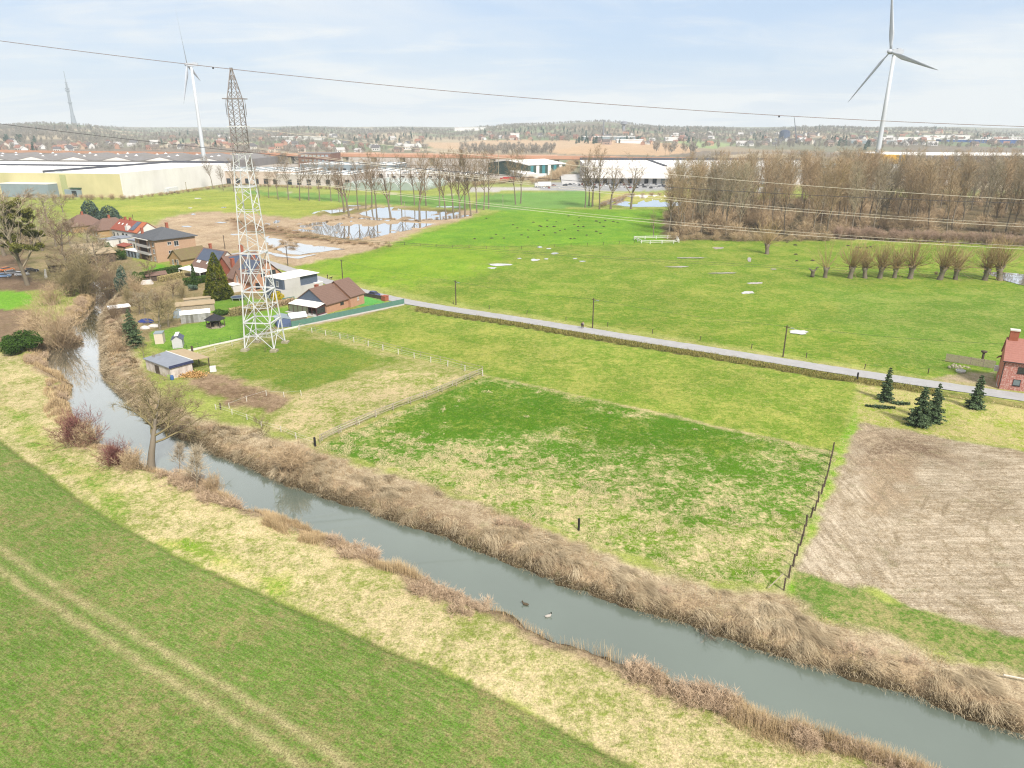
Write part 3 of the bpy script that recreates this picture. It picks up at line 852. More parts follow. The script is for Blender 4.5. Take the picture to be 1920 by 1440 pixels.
for i, (x, y, w_, h_) in enumerate([(937, 497, 44, 5), (923, 503, 18, 3), (1003, 488, 17, 5), (1012, 463, 11, 2.4), (1030, 466, 10, 2.4), (1040, 476, 14, 3), (1024, 486, 9, 2.6), (1078, 485, 10, 2.2), (1092, 490, 14, 2.2), (974, 486, 9, 2),
                                    (1497, 623, 38, 8), (1402, 549, 26, 6), (1416, 531, 30, 4), (1355, 512, 60, 2.4), (1270, 500, 50, 2.2), (1300, 484, 60, 2.2), (1405, 487, 8, 10), (1346, 465, 24, 4), (1450, 505, 14, 2.6),
                                    (370, 372, 16, 2.2), (357, 390, 8, 2), (420, 389, 10, 2), (840, 388, 50, 2.6), (660, 386, 30, 2), (362, 402, 9, 2.4), (415, 418, 22, 2.6), (350, 425, 20, 2.6), (440, 440, 18, 3)]):
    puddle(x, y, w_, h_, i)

# ------------------------------------------------------------------ road
def strip(name, cl, half, z, mat, step=1.5, wob=0.0):
    seg = np.hypot(*np.diff(cl, axis=0).T); s = np.concatenate([[0], np.cumsum(seg)])
    u = np.arange(0, s[-1], step)
    X = np.interp(u, s, cl[:, 0]); Y = np.interp(u, s, cl[:, 1])
    k = np.ones(7) / 7
    Xp = np.convolve(np.pad(X, 3, 'edge'), k, 'valid'); Yp = np.convolve(np.pad(Y, 3, 'edge'), k, 'valid')
    dx, dy = np.gradient(Xp), np.gradient(Yp); L = np.hypot(dx, dy)
    nx, ny = -dy / L, dx / L
    vs, fs = [], []
    offs = [-1, -.33, .33, 1]
    for i in range(len(u)):
        for o_ in offs:
            e = half * o_ + (wob * (random.random() - .5) if abs(o_) == 1 else 0)
            vs.append((Xp[i] + nx[i] * e, Yp[i] + ny[i] * e, z))
    for i in range(len(u) - 1):
        for j in range(3):
            a = i * 4 + j
            fs.append((a, a + 4, a + 5, a + 1))
    return MB().add(vs, fs).build(name, mat)


ta = NT('asphalt'); oo = ta.obj()
c_ = ta.mix(ta.ramp(ta.noise(.5, 5, .7, oo), .3, .7), C(172, 171, 172), C(192, 191, 192))
c_ = ta.mix(ta.math('MULTIPLY', ta.ramp(ta.noise(12, 2, .6, oo), .45, .7), .3), c_, C(150, 150, 150))
ta.princ(c_, .85, .25)
tag(strip('road', rc, 2.45, .05, ta.mat, 1.2, .25), kind='structure')
# ------------------------------------------------------------------ bare trees, grown limb by limb
class Wood:
    """collects round limbs (many-sided near the trunk) and flat twigs"""
    def __init__(s):
        s.v, s.q, s.t, s.tt = [], [], [], []

    def limb(s, pts, rad, n, tint=.5):
        b0 = len(s.v)
        prev = None
        for i, p in enumerate(pts):
            d = (pts[min(i + 1, len(pts) - 1)] - pts[max(i - 1, 0)])
            if d.length < 1e-6: d = Vector((0, 0, 1))
            d.normalize()
            up = Vector((1, 0, 0)) if abs(d.x) < .8 else Vector((0, 1, 0))
            u = d.cross(up).normalized(); w = d.cross(u)
            for k in range(n):
                a = 2 * math.pi * k / n
                s.v.append(p + (u * math.cos(a) + w * math.sin(a)) * rad[i]); s.tt.append(tint)
        for i in range(len(pts) - 1):
            for k in range(n):
                a = b0 + i * n + k; b = b0 + i * n + (k + 1) % n
                s.q.append((a, b, b + n, a + n))

    def twig(s, p, d, L, w, rn, tint):
        e = p + d * L
        m = p + d * (L * .55) + Vector((rn.uniform(-1, 1), rn.uniform(-1, 1), rn.uniform(-.6, .6))) * L * .08
        side = d.cross(Vector((rn.uniform(-1, 1), rn.uniform(-1, 1), rn.uniform(-1, 1))))
        if side.length < 1e-4: return
        side = side.normalized() * w
        b = len(s.v)
        s.v += [p - side, p + side, m + side * .7, m - side * .7, e + side * .25, e - side * .25]
        s.tt += [tint] * 6
        s.q.append((b, b + 1, b + 2, b + 3)); s.q.append((b + 3, b + 2, b + 4, b + 5))

    def mesh(s, name, mat):
        V = np.array([tuple(v) for v in s.v]); Q = np.array(s.q)
        return np_mesh(name, V, Q, mat, attrs=dict(tint=('FLOAT', np.array(s.tt))), link=False)


def jit(rn, k):
    return Vector((rn.gauss(0, k), rn.gauss(0, k), rn.gauss(0, k)))


def grow(W, rn, p, d, L, r, lvl, P):
    """one branch with its side shoots; P: parameters per level"""
    pr = P[lvl]
    n = pr['seg']; pts = [p.copy()]; rad = [r]
    q = p.copy(); dd = d.copy()
    for i in range(n):
        dd = (dd + jit(rn, pr['wig']) + Vector((0, 0, pr['up']))).normalized()
        q = q + dd * (L / n)
        pts.append(q.copy()); rad.append(max(r * (1 - (i + 1) / n) ** .8, r * .12))
    W.limb(pts, rad, pr['n'], pr.get('tint', .45) + rn.uniform(-.15, .15))
    if lvl + 1 >= len(P):
        m = pr['twigs']
        for k in range(m):
            f = rn.uniform(.15, 1.0)
            i = min(int(f * n), n - 1); a = pts[i].lerp(pts[i + 1], f * n - i)
            base = (pts[i + 1] - pts[i]).normalized()
            td = (base + jit(rn, pr['tspread']) + Vector((0, 0, pr.get('tup', .1)))).normalized()
            W.twig(a, td, pr['tlen'] * rn.uniform(.5, 1.2), pr['tw'], rn, rn.uniform(.3, 1))
        return
    m = pr['kids']
    for k in range(m):
        f = pr['from'] + (1 - pr['from']) * ((k + rn.random()) / m)
        f = min(f, .985)
        i = min(int(f * n), n - 1); a = pts[i].lerp(pts[i + 1], f * n - i)
        base = (pts[i + 1] - pts[i]).normalized()
        az = k * 2.4 + rn.uniform(-.5, .5)
        up = Vector((1, 0, 0)) if abs(base.x) < .8 else Vector((0, 1, 0))
        u = base.cross(up).normalized(); w_ = base.cross(u)
        ang = pr['ang'] * rn.uniform(.75, 1.25)
        nd = base * math.cos(ang) + (u * math.cos(az) + w_ * math.sin(az)) * math.sin(ang)
        shape = pr.get('shape', lambda f: 1 - .65 * f)(f)
        grow(W, rn, a, nd, L * pr['len'] * shape * rn.uniform(.7, 1.15), max(rad[i] * pr['rr'], .012), lvl + 1, P)


BARK = attr_leaf('grey_bark', C(118, 108, 94), C(160, 148, 130))
TWIG_BROWN = attr_leaf('brown_twigs', C(172, 146, 114), C(222, 196, 160))
TWIG_GREY = attr_leaf('grey_twigs', C(164, 150, 130), C(214, 198, 172))
TWIG_OLIVE = attr_leaf('olive_twigs', C(158, 146, 96), C(208, 192, 140))
TWIG_PINK = attr_leaf('pinkish_twigs', C(174, 146, 128), C(216, 188, 166))
TWIG_RED = attr_leaf('red_twigs', C(118, 72, 72), C(150, 104, 96))
LEAF_DARK = attr_leaf('dark_needles', C(46, 64, 48), C(112, 134, 94))
LEAF_CEDAR = attr_leaf('blue_green_needles', C(58, 80, 70), C(120, 142, 122))
LEAF_GOLD = attr_leaf('golden_needles', C(48, 66, 18), C(150, 152, 44))
LEAF_HEDGE = attr_leaf('hedge_leaves', C(40, 66, 24), C(84, 116, 44))
LEAF_MIST = attr_leaf('mistletoe_leaves', C(78, 84, 36), C(140, 138, 66))


def tree_meshes(seed, H, P, r0, lean=0.03, trunk_to=None, twig_mat=TWIG_BROWN, trunk_n=8, clear=.3, fork=None):
    """returns (trunk mesh, crown mesh)"""
    rn = random.Random(seed)
    T = Wood(); Cn = Wood()
    n = 9
    pts = [Vector((0, 0, -.25))]; rad = [r0 * 1.25]
    d = Vector((rn.gauss(0, lean), rn.gauss(0, lean), 1)).normalized()
    q = Vector((0, 0, 0))
    TH = H * (trunk_to or .95)
    for i in range(n):
        d = (d + jit(rn, .045) + Vector((0, 0, .06))).normalized()
        q = q + d * (TH / n); pts.append(q.copy()); rad.append(r0 * (1 - .93 * ((i + 1) / n) ** 1.1) + .015)
    T.limb(pts, rad, trunk_n, .4)
    pr = P[0]
    for k in range(pr['kids']):
        f = clear + (1 - clear) * ((k + rn.random()) / pr['kids'])
        f = min(f, .99)
        i = min(int(f * n), n - 1); a = pts[i].lerp(pts[i + 1], f * n - i)
        base = (pts[i + 1] - pts[i]).normalized()
        az = k * 2.4 + rn.uniform(-.4, .4)
        ang = pr['ang'] * rn.uniform(.7, 1.3)
        nd = base * math.cos(ang) + Vector((math.cos(az), math.sin(az), 0)) * math.sin(ang)
        grow(Cn, rn, a, nd.normalized(), H * pr['len'] * pr['shape'](f) * rn.uniform(.75, 1.15), max(min(rad[i] * .6, r0 * .5), .03), 0, P[1:])
    return T.mesh('trunk', BARK), Cn.mesh('crown', twig_mat)


POPLAR = [dict(kids=24, ang=.72, len=.40, shape=lambda f: 1.15 - .70 * f),
          dict(seg=5, wig=.07, up=.10, n=4, kids=6, **{'from': .2}, ang=.55, len=.5, rr=.55, tint=.4),
          dict(seg=3, wig=.10, up=.06, n=3, twigs=9, tspread=.45, tlen=1.6, tw=.027, tint=.5)]
FOREST = [dict(kids=24, ang=.46, len=.42, shape=lambda f: 1.1 - .6 * f),
          dict(seg=4, wig=.08, up=.10, n=3, kids=7, **{'from': .15}, ang=.55, len=.52, rr=.55, tint=.4),
          dict(seg=3, wig=.12, up=.05, n=3, twigs=11, tspread=.42, tlen=1.9, tw=.024, tint=.55)]
BROAD = [dict(kids=13, ang=.95, len=.50, shape=lambda f: 1.2 - .6 * f),
         dict(seg=6, wig=.17, up=.05, n=5, kids=7, **{'from': .2}, ang=.7, len=.55, rr=.6, tint=.35),
         dict(seg=5, wig=.20, up=.03, n=4, kids=6, **{'from': .1}, ang=.7, len=.5, rr=.6, tint=.45),
         dict(seg=3, wig=.2, up=.02, n=3, twigs=8, tspread=.6, tlen=.8, tw=.012, tint=.6)]


def brush_meshes(seed, H, stems, spread, tw=.014, sub=7, mat=TWIG_BROWN, tl=.9, r=.05, name='stems'):
    """many stems fanning out of one stool: willow scrub, brambles, shrubs"""
    rn = random.Random(seed)
    W = Wood()
    P = [dict(seg=5, wig=.10, up=.05, n=3, kids=sub, **{'from': .25}, ang=.5, len=.42, rr=.55, tint=.4),
         dict(seg=3, wig=.15, up=.03, n=3, twigs=7, tspread=.5, tlen=tl, tw=tw, tint=.55)]
    for k in range(stems):
        a = rn.uniform(0, 2 * math.pi); t = abs(rn.gauss(0, spread))
        d = Vector((math.cos(a) * math.sin(t), math.sin(a) * math.sin(t), math.cos(t)))
        grow(W, rn, Vector((rn.gauss(0, .35), rn.gauss(0, .35), -.1)), d, H * rn.uniform(.6, 1.1), r * rn.uniform(.6, 1.2), 0, P)
    return W.mesh(name, mat)


def leaf_cloud(name, pts, size, mat, seed=0, flat=.0, tint=None, drop=None):
    """many small leaf-sized quads at the given points"""
    r_ = np.random.default_rng(seed)
    n = len(pts)
    a = r_.normal(size=(n, 3)); a[:, 2] *= 1 - flat; a /= np.linalg.norm(a, axis=1)[:, None]
    b = np.cross(a, r_.normal(size=(n, 3))); b /= np.linalg.norm(b, axis=1)[:, None] + 1e-9
    s = (size * r_.uniform(.6, 1.4, n))[:, None]
    V = np.stack([pts - a * s - b * s * .55, pts + a * s - b * s * .35, pts + a * s * 1.1 + b * s * .35, pts - a * s * .8 + b * s * .6], 1).reshape(-1, 3)
    Q = np.arange(4 * n).reshape(n, 4)
    t = np.repeat(r_.uniform(0, 1, n) if tint is None else tint, 4)
    return np_mesh(name, V, Q, mat, attrs=dict(tint=('FLOAT', t)), link=False)


def spruce_meshes(seed, H, Rb, mat=LEAF_DARK):
    """whorls of drooping boughs round a pole"""
    rn = np.random.default_rng(seed)
    pts, tint = [], []
    nw = int(H * 2.6)
    for k in range(nw):
        f = (k + .3) / nw
        z = H * (.04 + .95 * f)
        rb = (Rb * (1 - f) ** .85 + .10) * rn.uniform(.72, 1.18)
        for j in range(int(6 + 7 * (1 - f))):
            az = rn.uniform(0, 2 * math.pi); L = rb * rn.uniform(.7, 1.15)
            m = int(10 + 34 * L)
            t = rn.uniform(.05, 1, m) ** .75
            w_ = .30 * L * (1 - t * .75) * rn.normal(size=m) * .7
            x = np.cos(az) * t * L - np.sin(az) * w_; y = np.sin(az) * t * L + np.cos(az) * w_
            zz = z - .34 * L * t ** 1.3 + .10 * L * t ** 4 + rn.normal(size=m) * .04 - np.abs(w_) * .25
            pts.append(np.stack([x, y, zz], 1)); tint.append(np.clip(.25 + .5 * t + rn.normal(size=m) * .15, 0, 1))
    pts = np.concatenate(pts); tint = np.concatenate(tint)
    T = Wood(); T.limb([Vector((0, 0, -.2)), Vector((0, 0, H * .5)), Vector((0, 0, H))], [H * .018, H * .011, .01], 6)
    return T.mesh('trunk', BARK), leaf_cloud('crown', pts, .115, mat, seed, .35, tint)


def blob_points(rn, n, rx, ry, rz_, lumps=9, core=.35):
    """points near the surfaces of a cluster of lumps"""
    cs = rn.normal(size=(lumps, 3)); cs /= np.linalg.norm(cs, axis=1)[:, None]; cs *= rn.uniform(.3, .68, (lumps, 1))
    cs[:, 2] = np.abs(cs[:, 2]) * 1.1 - .1
    k = rn.integers(0, lumps, n)
    d = rn.normal(size=(n, 3)); d /= np.linalg.norm(d, axis=1)[:, None]
    rad = rn.uniform(.28, .5, lumps)[k] * rn.uniform(core, 1, n) ** .4
    p = cs[k] + d * rad[:, None]
    p[:, 2] = np.maximum(p[:, 2] + .55, 0.02)
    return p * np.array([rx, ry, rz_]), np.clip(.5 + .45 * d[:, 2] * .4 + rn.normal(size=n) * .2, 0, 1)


def place_tree(name, tm, cm, x, y, s=1.0, rz=None, label=None, cat='tree', group=None, z=None, sz=None, lean=(0, 0)):
    rn = random
    z = z_at(x, y) if z is None else z
    o = empty(name, (x, y, z), rn.uniform(0, 6.28) if rz is None else rz, label, cat, group)
    o.rotation_euler[0], o.rotation_euler[1] = lean
    o.scale = (s, s, s if sz is None else sz)
    if tm: obj_of('trunk', tm, o)
    if cm: obj_of('crown', cm, o)
    return o


TWIG_WOOD = attr_leaf('woodland_twigs', C(146, 124, 96), C(206, 180, 144))
TWIG_WOOD2 = attr_leaf('greyish_woodland_twigs', C(138, 128, 106), C(194, 180, 152))
TWIG_POP = attr_leaf('poplar_twigs', C(118, 100, 80), C(172, 150, 122))
TWIG_MOSSY = attr_leaf('mossy_limbs', C(122, 112, 82), C(184, 168, 126))
# ---- poplars and other bare trees on the flats
POP = [tree_meshes(100 + i, 24, POPLAR, .34, clear=.36 + .03 * (i % 3), twig_mat=TWIG_POP) for i in range(4)]
POPFORK = [tree_meshes(120 + i, 24, [dict(kids=14, ang=.60, len=.46, shape=lambda f: 1.1 - .55 * f)] + POPLAR[1:], .42, trunk_to=.8, clear=.3, twig_mat=TWIG_POP) for i in range(2)]
POP_H = 25.5


def poplar(px, py, top, label, group, fork=False, i=0, s_xy=1.0):
    x, y = G(px, py); h = hz(px, py, top)
    tm, cm = (POPFORK[i % 2] if fork else POP[i % 4])
    k = h / POP_H
    place_tree('poplar', tm, cm, x, y, k * s_xy, None, label, 'tree', group, sz=k)


LBL_LANE = 'slim bare tree in the row along the pale lane behind the grass'
for i, (px, py, tp) in enumerate([(439, 360, 298), (487, 371, 297), (504, 371, 318), (522, 374, 312), (541, 375, 288), (562, 376, 296), (579, 376, 300), (599, 377, 292), (621, 377, 302), (636, 378, 312)]):
    poplar(px, py, tp, LBL_LANE, 'bare trees along the pale lane', False, i)
for i, (px, py, tp, fk) in enumerate([(645, 399, 300, 1), (672, 394, 298, 0), (686, 392, 304, 0), (697, 390, 286, 0), (753, 384, 292, 0), (777, 385, 296, 0), (799, 386, 288, 0), (824, 386, 290, 0)]):
    poplar(px, py, tp, 'bare poplar standing on the far side of the flooded patches', 'bare poplars behind the floodwater', fk, i)
for i, (px, py, tp, fk) in enumerate([(655, 407, 284, 1), (707, 409, 302, 0), (733, 411, 282, 1), (787, 416, 280, 1), (837, 412, 294, 0), (851, 409, 284, 0), (862, 406, 290, 1), (872, 405, 284, 0), (883, 405, 282, 0), (894, 399, 292, 0), (907, 394, 288, 0), (916, 391, 286, 0)]):
    poplar(px, py, tp, 'bare poplar on the near edge of the flooded patches', 'bare poplars in front of the floodwater', fk, i + 1)
poplar(967, 384, 290, 'left one of a pair of bare poplars standing apart in the green field', 'pair of poplars', False, 2)
poplar(976, 382, 284, 'right one of a pair of bare poplars standing apart in the green field', 'pair of poplars', False, 3)
for i, (px, py, tp, fk) in enumerate([(1097, 389, 300, 0), (1104, 386, 290, 0), (1111, 387, 276, 1), (1124, 392, 278, 0)]):
    poplar(px, py, tp, 'bare tree in the tight clump beside the pond, before the white warehouse', 'clump of bare trees by the pond', fk, i)
poplar(1145, 392, 292, 'leaning bare tree alone between the clump and the pond', None, True, 0, 1.2)
poplar(1183, 392, 284, 'spreading bare tree at the near shore of the pond', None, True, 1, 1.25)
poplar(399, 354, 292, 'bare tree at the end of the white warehouse wall', None, False, 1)
poplar(419, 357, 312, 'small bare tree by the warehouse yard entrance', None, False, 2)

# ---- the bare wood on the right
FOR = [tree_meshes(200 + i, 23, FOREST, .26, clear=.22 + .05 * (i % 3), twig_mat=[TWIG_WOOD, TWIG_WOOD2, TWIG_WOOD][i % 3]) for i in range(6)]
rnf = random.Random(44)
wood_poly = GA([(1252, 446), (1420, 449), (1560, 448), (1700, 444), (1920, 446), (2300, 452), (2300, 378), (1920, 374), (1600, 374), (1300, 378), (1262, 392), (1240, 415)])
lo, hi = wood_poly.min(0), wood_poly.max(0)
cand, tries = [], 0
while len(cand) < 285 and tries < 9000:
    tries += 1
    p = np.array([rnf.uniform(lo[0], hi[0]), rnf.uniform(lo[1], hi[1])])
    if p[0] > 130 + .68 * p[1]: continue
    if sd_line(np.array([p[0]]), np.array([p[1]]), wood_poly, True)[0] > -1: continue
    if all((p[0] - c[0]) ** 2 + (p[1] - c[1]) ** 2 > 15 for c in cand): cand.append(p)
for i, p in enumerate(sorted(cand, key=lambda c: c[1])):
    tm, cm = FOR[i % 6]
    front_row = i < 60
    ppx = 960 + FPX * p[0] / (p[1] * CP + CAM_H * SP); ppy = 720 - FPX * (p[1] * SP - CAM_H * CP) / (p[1] * CP + CAM_H * SP)
    s = min(max(hz(ppx, ppy, 288 + rnf.gauss(6, 15) + (12 if ppx < 1330 else 0)), 17), 33) / 24.5
    place_tree('woodland_tree', tm, cm, p[0], p[1], s * rnf.uniform(.85, 1.1), None, 'bare woodland tree in the dense brown wood beyond the meadow', 'tree', 'bare trees of the brown wood', sz=s)
UND = [brush_meshes(300 + i, 4.5, 26, .55, .02, 6, [TWIG_BROWN, TWIG_GREY, TWIG_PINK][i], 1.2, .04, 'undergrowth') for i in range(3)]


def merge_copies(name, items, mat, kind='stuff'):
    """many copies of light meshes joined into one mass nobody could count"""
    Vs, Qs, Ts, off = [], [], [], 0
    cache = {}
    for me, x, y, z, s, rz in items:
        if me.name not in cache:
            v = np.empty(len(me.vertices) * 3, dtype=np.float32); me.vertices.foreach_get('co', v)
            q = np.empty(len(me.loops), dtype=np.int32); me.loops.foreach_get('vertex_index', q)
            t = np.empty(len(me.vertices), dtype=np.float32); me.attributes['tint'].data.foreach_get('value', t)
            cache[me.name] = (v.reshape(-1, 3), q.reshape(-1, 4), t)
        v, q, t = cache[me.name]
        c, sn = math.cos(rz), math.sin(rz)
        s3 = s if hasattr(s, '__len__') else (s, s, s)
        vx = v * np.array(s3)
        Vs.append(np.stack([vx[:, 0] * c - vx[:, 1] * sn + x, vx[:, 0] * sn + vx[:, 1] * c + y, vx[:, 2] + z], 1))
        Qs.append(q + off); off += len(v)
        Ts.append(np.clip(t + random.uniform(-.2, .2), 0, 1))
    o = np_mesh(name, np.concatenate(Vs), np.concatenate(Qs), mat, attrs=dict(tint=('FLOAT', np.concatenate(Ts))))
    return tag(o, kind=kind)


def along(pts_px, step, rn, spread=1.0):
    P = GA(pts_px)
    for a, b in zip(P[:-1], P[1:]):
        L = np.hypot(*(b - a)); n = max(1, int(L / step))
        for k in range(n):
            p = a + (b - a) * (k + rn.random()) / n
            yield p[0] + rn.gauss(0, spread), p[1] + rn.gauss(0, spread)


LOWB = [brush_meshes(320 + i, 1.7, 22, .7, .014, 4, TWIG_BROWN, .6, .02, 'undergrowth') for i in range(2)]
its = []
for k in range(360):
    p = cand[rnf.randrange(len(cand))]
    its.append((UND[k % 3], p[0] + rnf.gauss(0, 4), p[1] + rnf.gauss(0, 4), 0, rnf.uniform(.9, 2.0), rnf.uniform(0, 6)))
for x, y in along([(1258, 450), (1330, 450), (1420, 452), (1560, 452)], 3.0, rnf, 1.2): its.append((UND[rnf.randrange(2)], x, y, 0, rnf.uniform(.5, .9), rnf.uniform(0, 6)))
merge_copies('undergrowth', its, TWIG_BROWN)
its = []
for r_ in range(2):
    for x, y in along([(1565, 446), (1640, 449), (1760, 455), (1920, 462), (2060, 470)], 1.8, rnf, 1.4): its.append((UND[rnf.randrange(3)], x, y, 0, (.85, .85, rnf.uniform(.8, 1.2)), rnf.uniform(0, 6)))
merge_copies('bramble_thicket', its, TWIG_PINK)
# the brushwood before the wood: single trees that stand out
for (px, py, tp, lb) in [(1258, 432, 345, 'slender bare tree at the left corner of the wood'), (1282, 436, 340, 'forked bare tree in front of the left end of the wood'), (1225, 445, 395, 'small thin bare tree left of the wood near the white pen')]:
    x, y = G(px, py); k = hz(px, py, tp) / 24
    place_tree('bare_tree', POPFORK[0][0], POPFORK[0][1], x, y, k, None, lb, 'tree', sz=k)


# ---- pollard willows
def pollard_meshes(seed, n=85, L=6.6, sp=.88):
    rn = random.Random(seed)
    T = Wood(); Cn = Wood()
    T.limb([Vector((0, 0, -.2)), Vector((.05, 0, .9)), Vector((0, .08, 1.9)), Vector((.05, .02, 2.7)), Vector((0, 0, 3.2))], [.72, .58, .56, .85, .35], 9, .25)
    for k in range(5):
        a = rn.uniform(0, 6.28)
        T.limb([Vector((0, 0, 2.2)), Vector((math.cos(a) * .6, math.sin(a) * .6, 2.8)), Vector((math.cos(a) * .95, math.sin(a) * .95, 3.3))], [.38, .32, .12], 6, .2)
    P = [dict(seg=5, wig=.05, up=.05, n=3, twigs=11, tspread=.28, tlen=1.6, tw=.022, tup=.22, tint=.35)]
    for k in range(n):
        a = rn.uniform(0, 6.28); t = abs(rn.gauss(.05, sp))
        d = Vector((math.cos(a) * math.sin(t), math.sin(a) * math.sin(t), math.cos(t)))
        grow(Cn, rn, Vector((math.cos(a) * .55 * rn.random(), math.sin(a) * .55 * rn.random(), 2.9)), d, L * rn.uniform(.65, 1.1), .06, 0, P)
    return T.mesh('trunk', BARK), Cn.mesh('crown', attr_leaf('willow_rods', C(146, 124, 86), C(204, 178, 130)) if 'willow_rods' not in bpy.data.materials else bpy.data.materials['willow_rods'])


POLL = [pollard_meshes(400 + i) for i in range(3)]
for i, (px, py, w_) in enumerate([(1594, 521, 1), (1622, 521, .9), (1649, 521, 1), (1677, 521, .85), (1706, 522, 1.05), (1762, 524, 1.1), (1791, 524, .9), (1846, 525, 1.05), (1874, 525, 1.15)]):
    x, y = G(px, py)
    place_tree('pollard_willow', *POLL[i % 3], x, y, w_ * 1.36, None, 'pollard willow with a thick knob trunk in the row across the meadow', 'tree', 'row of pollard willows', lean=(random.gauss(0, .05), random.gauss(.06, .05)))
x, y = G(1547, 520); place_tree('pollard_willow', *pollard_meshes(409, 26, 8.5, .8), x, y, 1.15, None, 'ragged pollard willow with few tall shoots, next to the cut stump', 'tree', 'row of pollard willows')
x, y = G(1438, 476); place_tree('pollard_willow', *pollard_meshes(410, 60, 7.5, .75), x, y, 1.35, None, 'lone pollard willow in front of the brown wood', 'tree', lean=(0, .12))
sm = MB(); sm.lathe([(.8, -.1), (.62, .8), (.6, 1.8), (.75, 2.1), (.3, 2.3)], 9)
sm.tube([(0, 0, 1.7), (-.9, .2, 2.6), (-1.6, .1, 2.9)], [.4, .28, .15], 6); sm.tube([(0, 0, 1.7), (.9, -.1, 2.7), (1.3, 0, 3.6)], [.4, .28, .14], 6); sm.tube([(1.1, 0, 3.1), (1.9, .2, 3.4)], [.2, .1], 5)
x, y = G(1523, 519)
tag(sm.build('tree_stump', BARK, loc=(x, y, 0), smooth=True), 'gnarled cut stump with two forked arms at the start of the willow row', 'stump')

# ---- firs on the rough grass at the right
SPR = [spruce_meshes(500 + i, 7.0, 1.75) for i in range(3)]
for i, (px, py, tp, wd, lb) in enumerate([(1659, 751, 688, 1.0, 'dark fir standing apart at the left, beside felled branches'), (1722, 797, 722, 1.25, 'broadest dark fir of the touching pair, left and nearer'),
                                          (1748, 790, 717, 1.0, 'taller dark fir of the touching pair, right and behind'), (1828, 766, 702, 1.1, 'dark fir near the road, below the brick house')]):
    x, y = G(px, py); k = hz(px, py, tp) / 7.0
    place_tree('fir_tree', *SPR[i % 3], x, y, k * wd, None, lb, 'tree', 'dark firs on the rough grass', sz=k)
# felled branches
for i, (px, py, w_, lb) in enumerate([(1650, 764, 2.6, 'long dark felled fir branch lying under the left fir'), (1688, 758, 1.7, 'short dark felled fir branch lying right of the left fir')]):
    x, y = G(px, py); r_ = np.random.default_rng(i)
    n = 900; t = r_.uniform(-1, 1, n)
    p = np.stack([t * w_, r_.normal(size=n) * .35 * (1.1 - np.abs(t)), np.abs(r_.normal(size=n)) * .16 + .1], 1)
    tag(obj_of('felled_branch', leaf_cloud('felled_branch', p, .13, LEAF_DARK, i, .5), None, (x, y, z_at(x, y)), R(-12)), lb, 'branch')

# ---- conifers in and behind the gardens
def cypress_meshes(seed, H, Rb, n=15000, mat=LEAF_GOLD, size=.15, ex=.72):
    rn = np.random.default_rng(seed)
    f = 1 - np.sqrt(rn.uniform(0, 1, n)); f = np.clip(f * 1.02, 0, 1)
    az = rn.uniform(0, 2 * math.pi, n)
    lump = vnoise(az * 3.2, f * 14, 1.0, seed) * .55 + vnoise(az * 8, f * 30, 1.0, seed + 3) * .45
    r = Rb * ((1 - f) ** ex * np.minimum(1, .72 + f * 4)) * (.72 + .42 * lump) * rn.uniform(.72, 1, n) ** .5 + .05
    p = np.stack([np.cos(az) * r, np.sin(az) * r, f * H + rn.normal(size=n) * .1 + .25], 1)
    tint = np.clip(lump * 1.25 - .22 + rn.normal(size=n) * .14, 0, 1)
    T = Wood(); T.limb([Vector((0, 0, -.2)), Vector((0, 0, H * .9))], [.3, .04], 6)
    return T.mesh('trunk', BARK), leaf_cloud('crown', p, size, mat, seed, .15, tint)


x, y = G(411, 560); h = hz(411, 560, 474)
place_tree('cypress', *cypress_meshes(1, h, 4.6), x, y, 1, 0, 'big golden green conical cypress beside the pylon and the trampoline', 'tree')
x, y = G(366, 537); h = hz(366, 537, 496)
place_tree('cypress', *cypress_meshes(2, h, 1.0, 3000, LEAF_HEDGE, .12), x, y, 1, 0, 'slim dark green columnar cypress at the end of the clipped hedge', 'tree')
x, y = G(252, 650); h = hz(252, 650, 577)
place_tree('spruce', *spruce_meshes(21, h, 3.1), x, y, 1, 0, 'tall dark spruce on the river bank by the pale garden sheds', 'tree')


for (px, py, tp, rb, lb) in [(174, 424, 376, 6.2, 'taller blue green cedar behind the brown roofs'), (209, 428, 387, 7.4, 'wider blue green cedar beside the white terrace with the red roof')]:
    x, y = G(px, py); h = hz(px, py, tp)
    place_tree('cedar', *cypress_meshes(px, h, rb, 7000, LEAF_CEDAR, .3, .42), x, y, 1, 0, lb, 'tree')

# ---- single trees by the river
BRO2 = [dict(BROAD[0], kids=15, len=.50, ang=.72)] + [dict(d_, rr=.74) for d_ in BROAD[1:3]] + [dict(BROAD[3], twigs=8, tw=.011)]
tm, cm = tree_meshes(77, 12.5, BRO2, .33, lean=.01, trunk_to=.80, twig_mat=TWIG_MOSSY, trunk_n=10, clear=.34)
x, y = G(283, 873, -.3); h = hz(283, 873, 706)
co_ = np.empty(len(cm.vertices) * 3, dtype=np.float32); cm.vertices.foreach_get('co', co_); co_ = co_.reshape(-1, 3)
kz = h / float(np.percentile(co_[:, 2], 99.6)); kx = 9.4 / float(np.percentile(np.hypot(co_[:, 0], co_[:, 1]), 97))
riv = place_tree('riverside_tree', tm, cm, x, y, kx, .6, 'large spreading bare tree with mossy crooked limbs on the near river bank', 'tree', z=-.5, sz=kz, lean=(-.04, .17))
x, y = G(371, 924, -.3); h = hz(371, 924, 846)
tm2, cm2 = tree_meshes(78, 7, [dict(kids=14, ang=.6, len=.42, shape=lambda f: 1.1 - .6 * f)] + POPLAR[1:], .13, clear=.25, twig_mat=TWIG_GREY)
place_tree('sapling', tm2, cm2, x, y, h / 7.4, None, 'thin grey sapling on the near bank right of the spreading tree', 'tree', z=-.4)
x, y = G(338, 888, -.6)
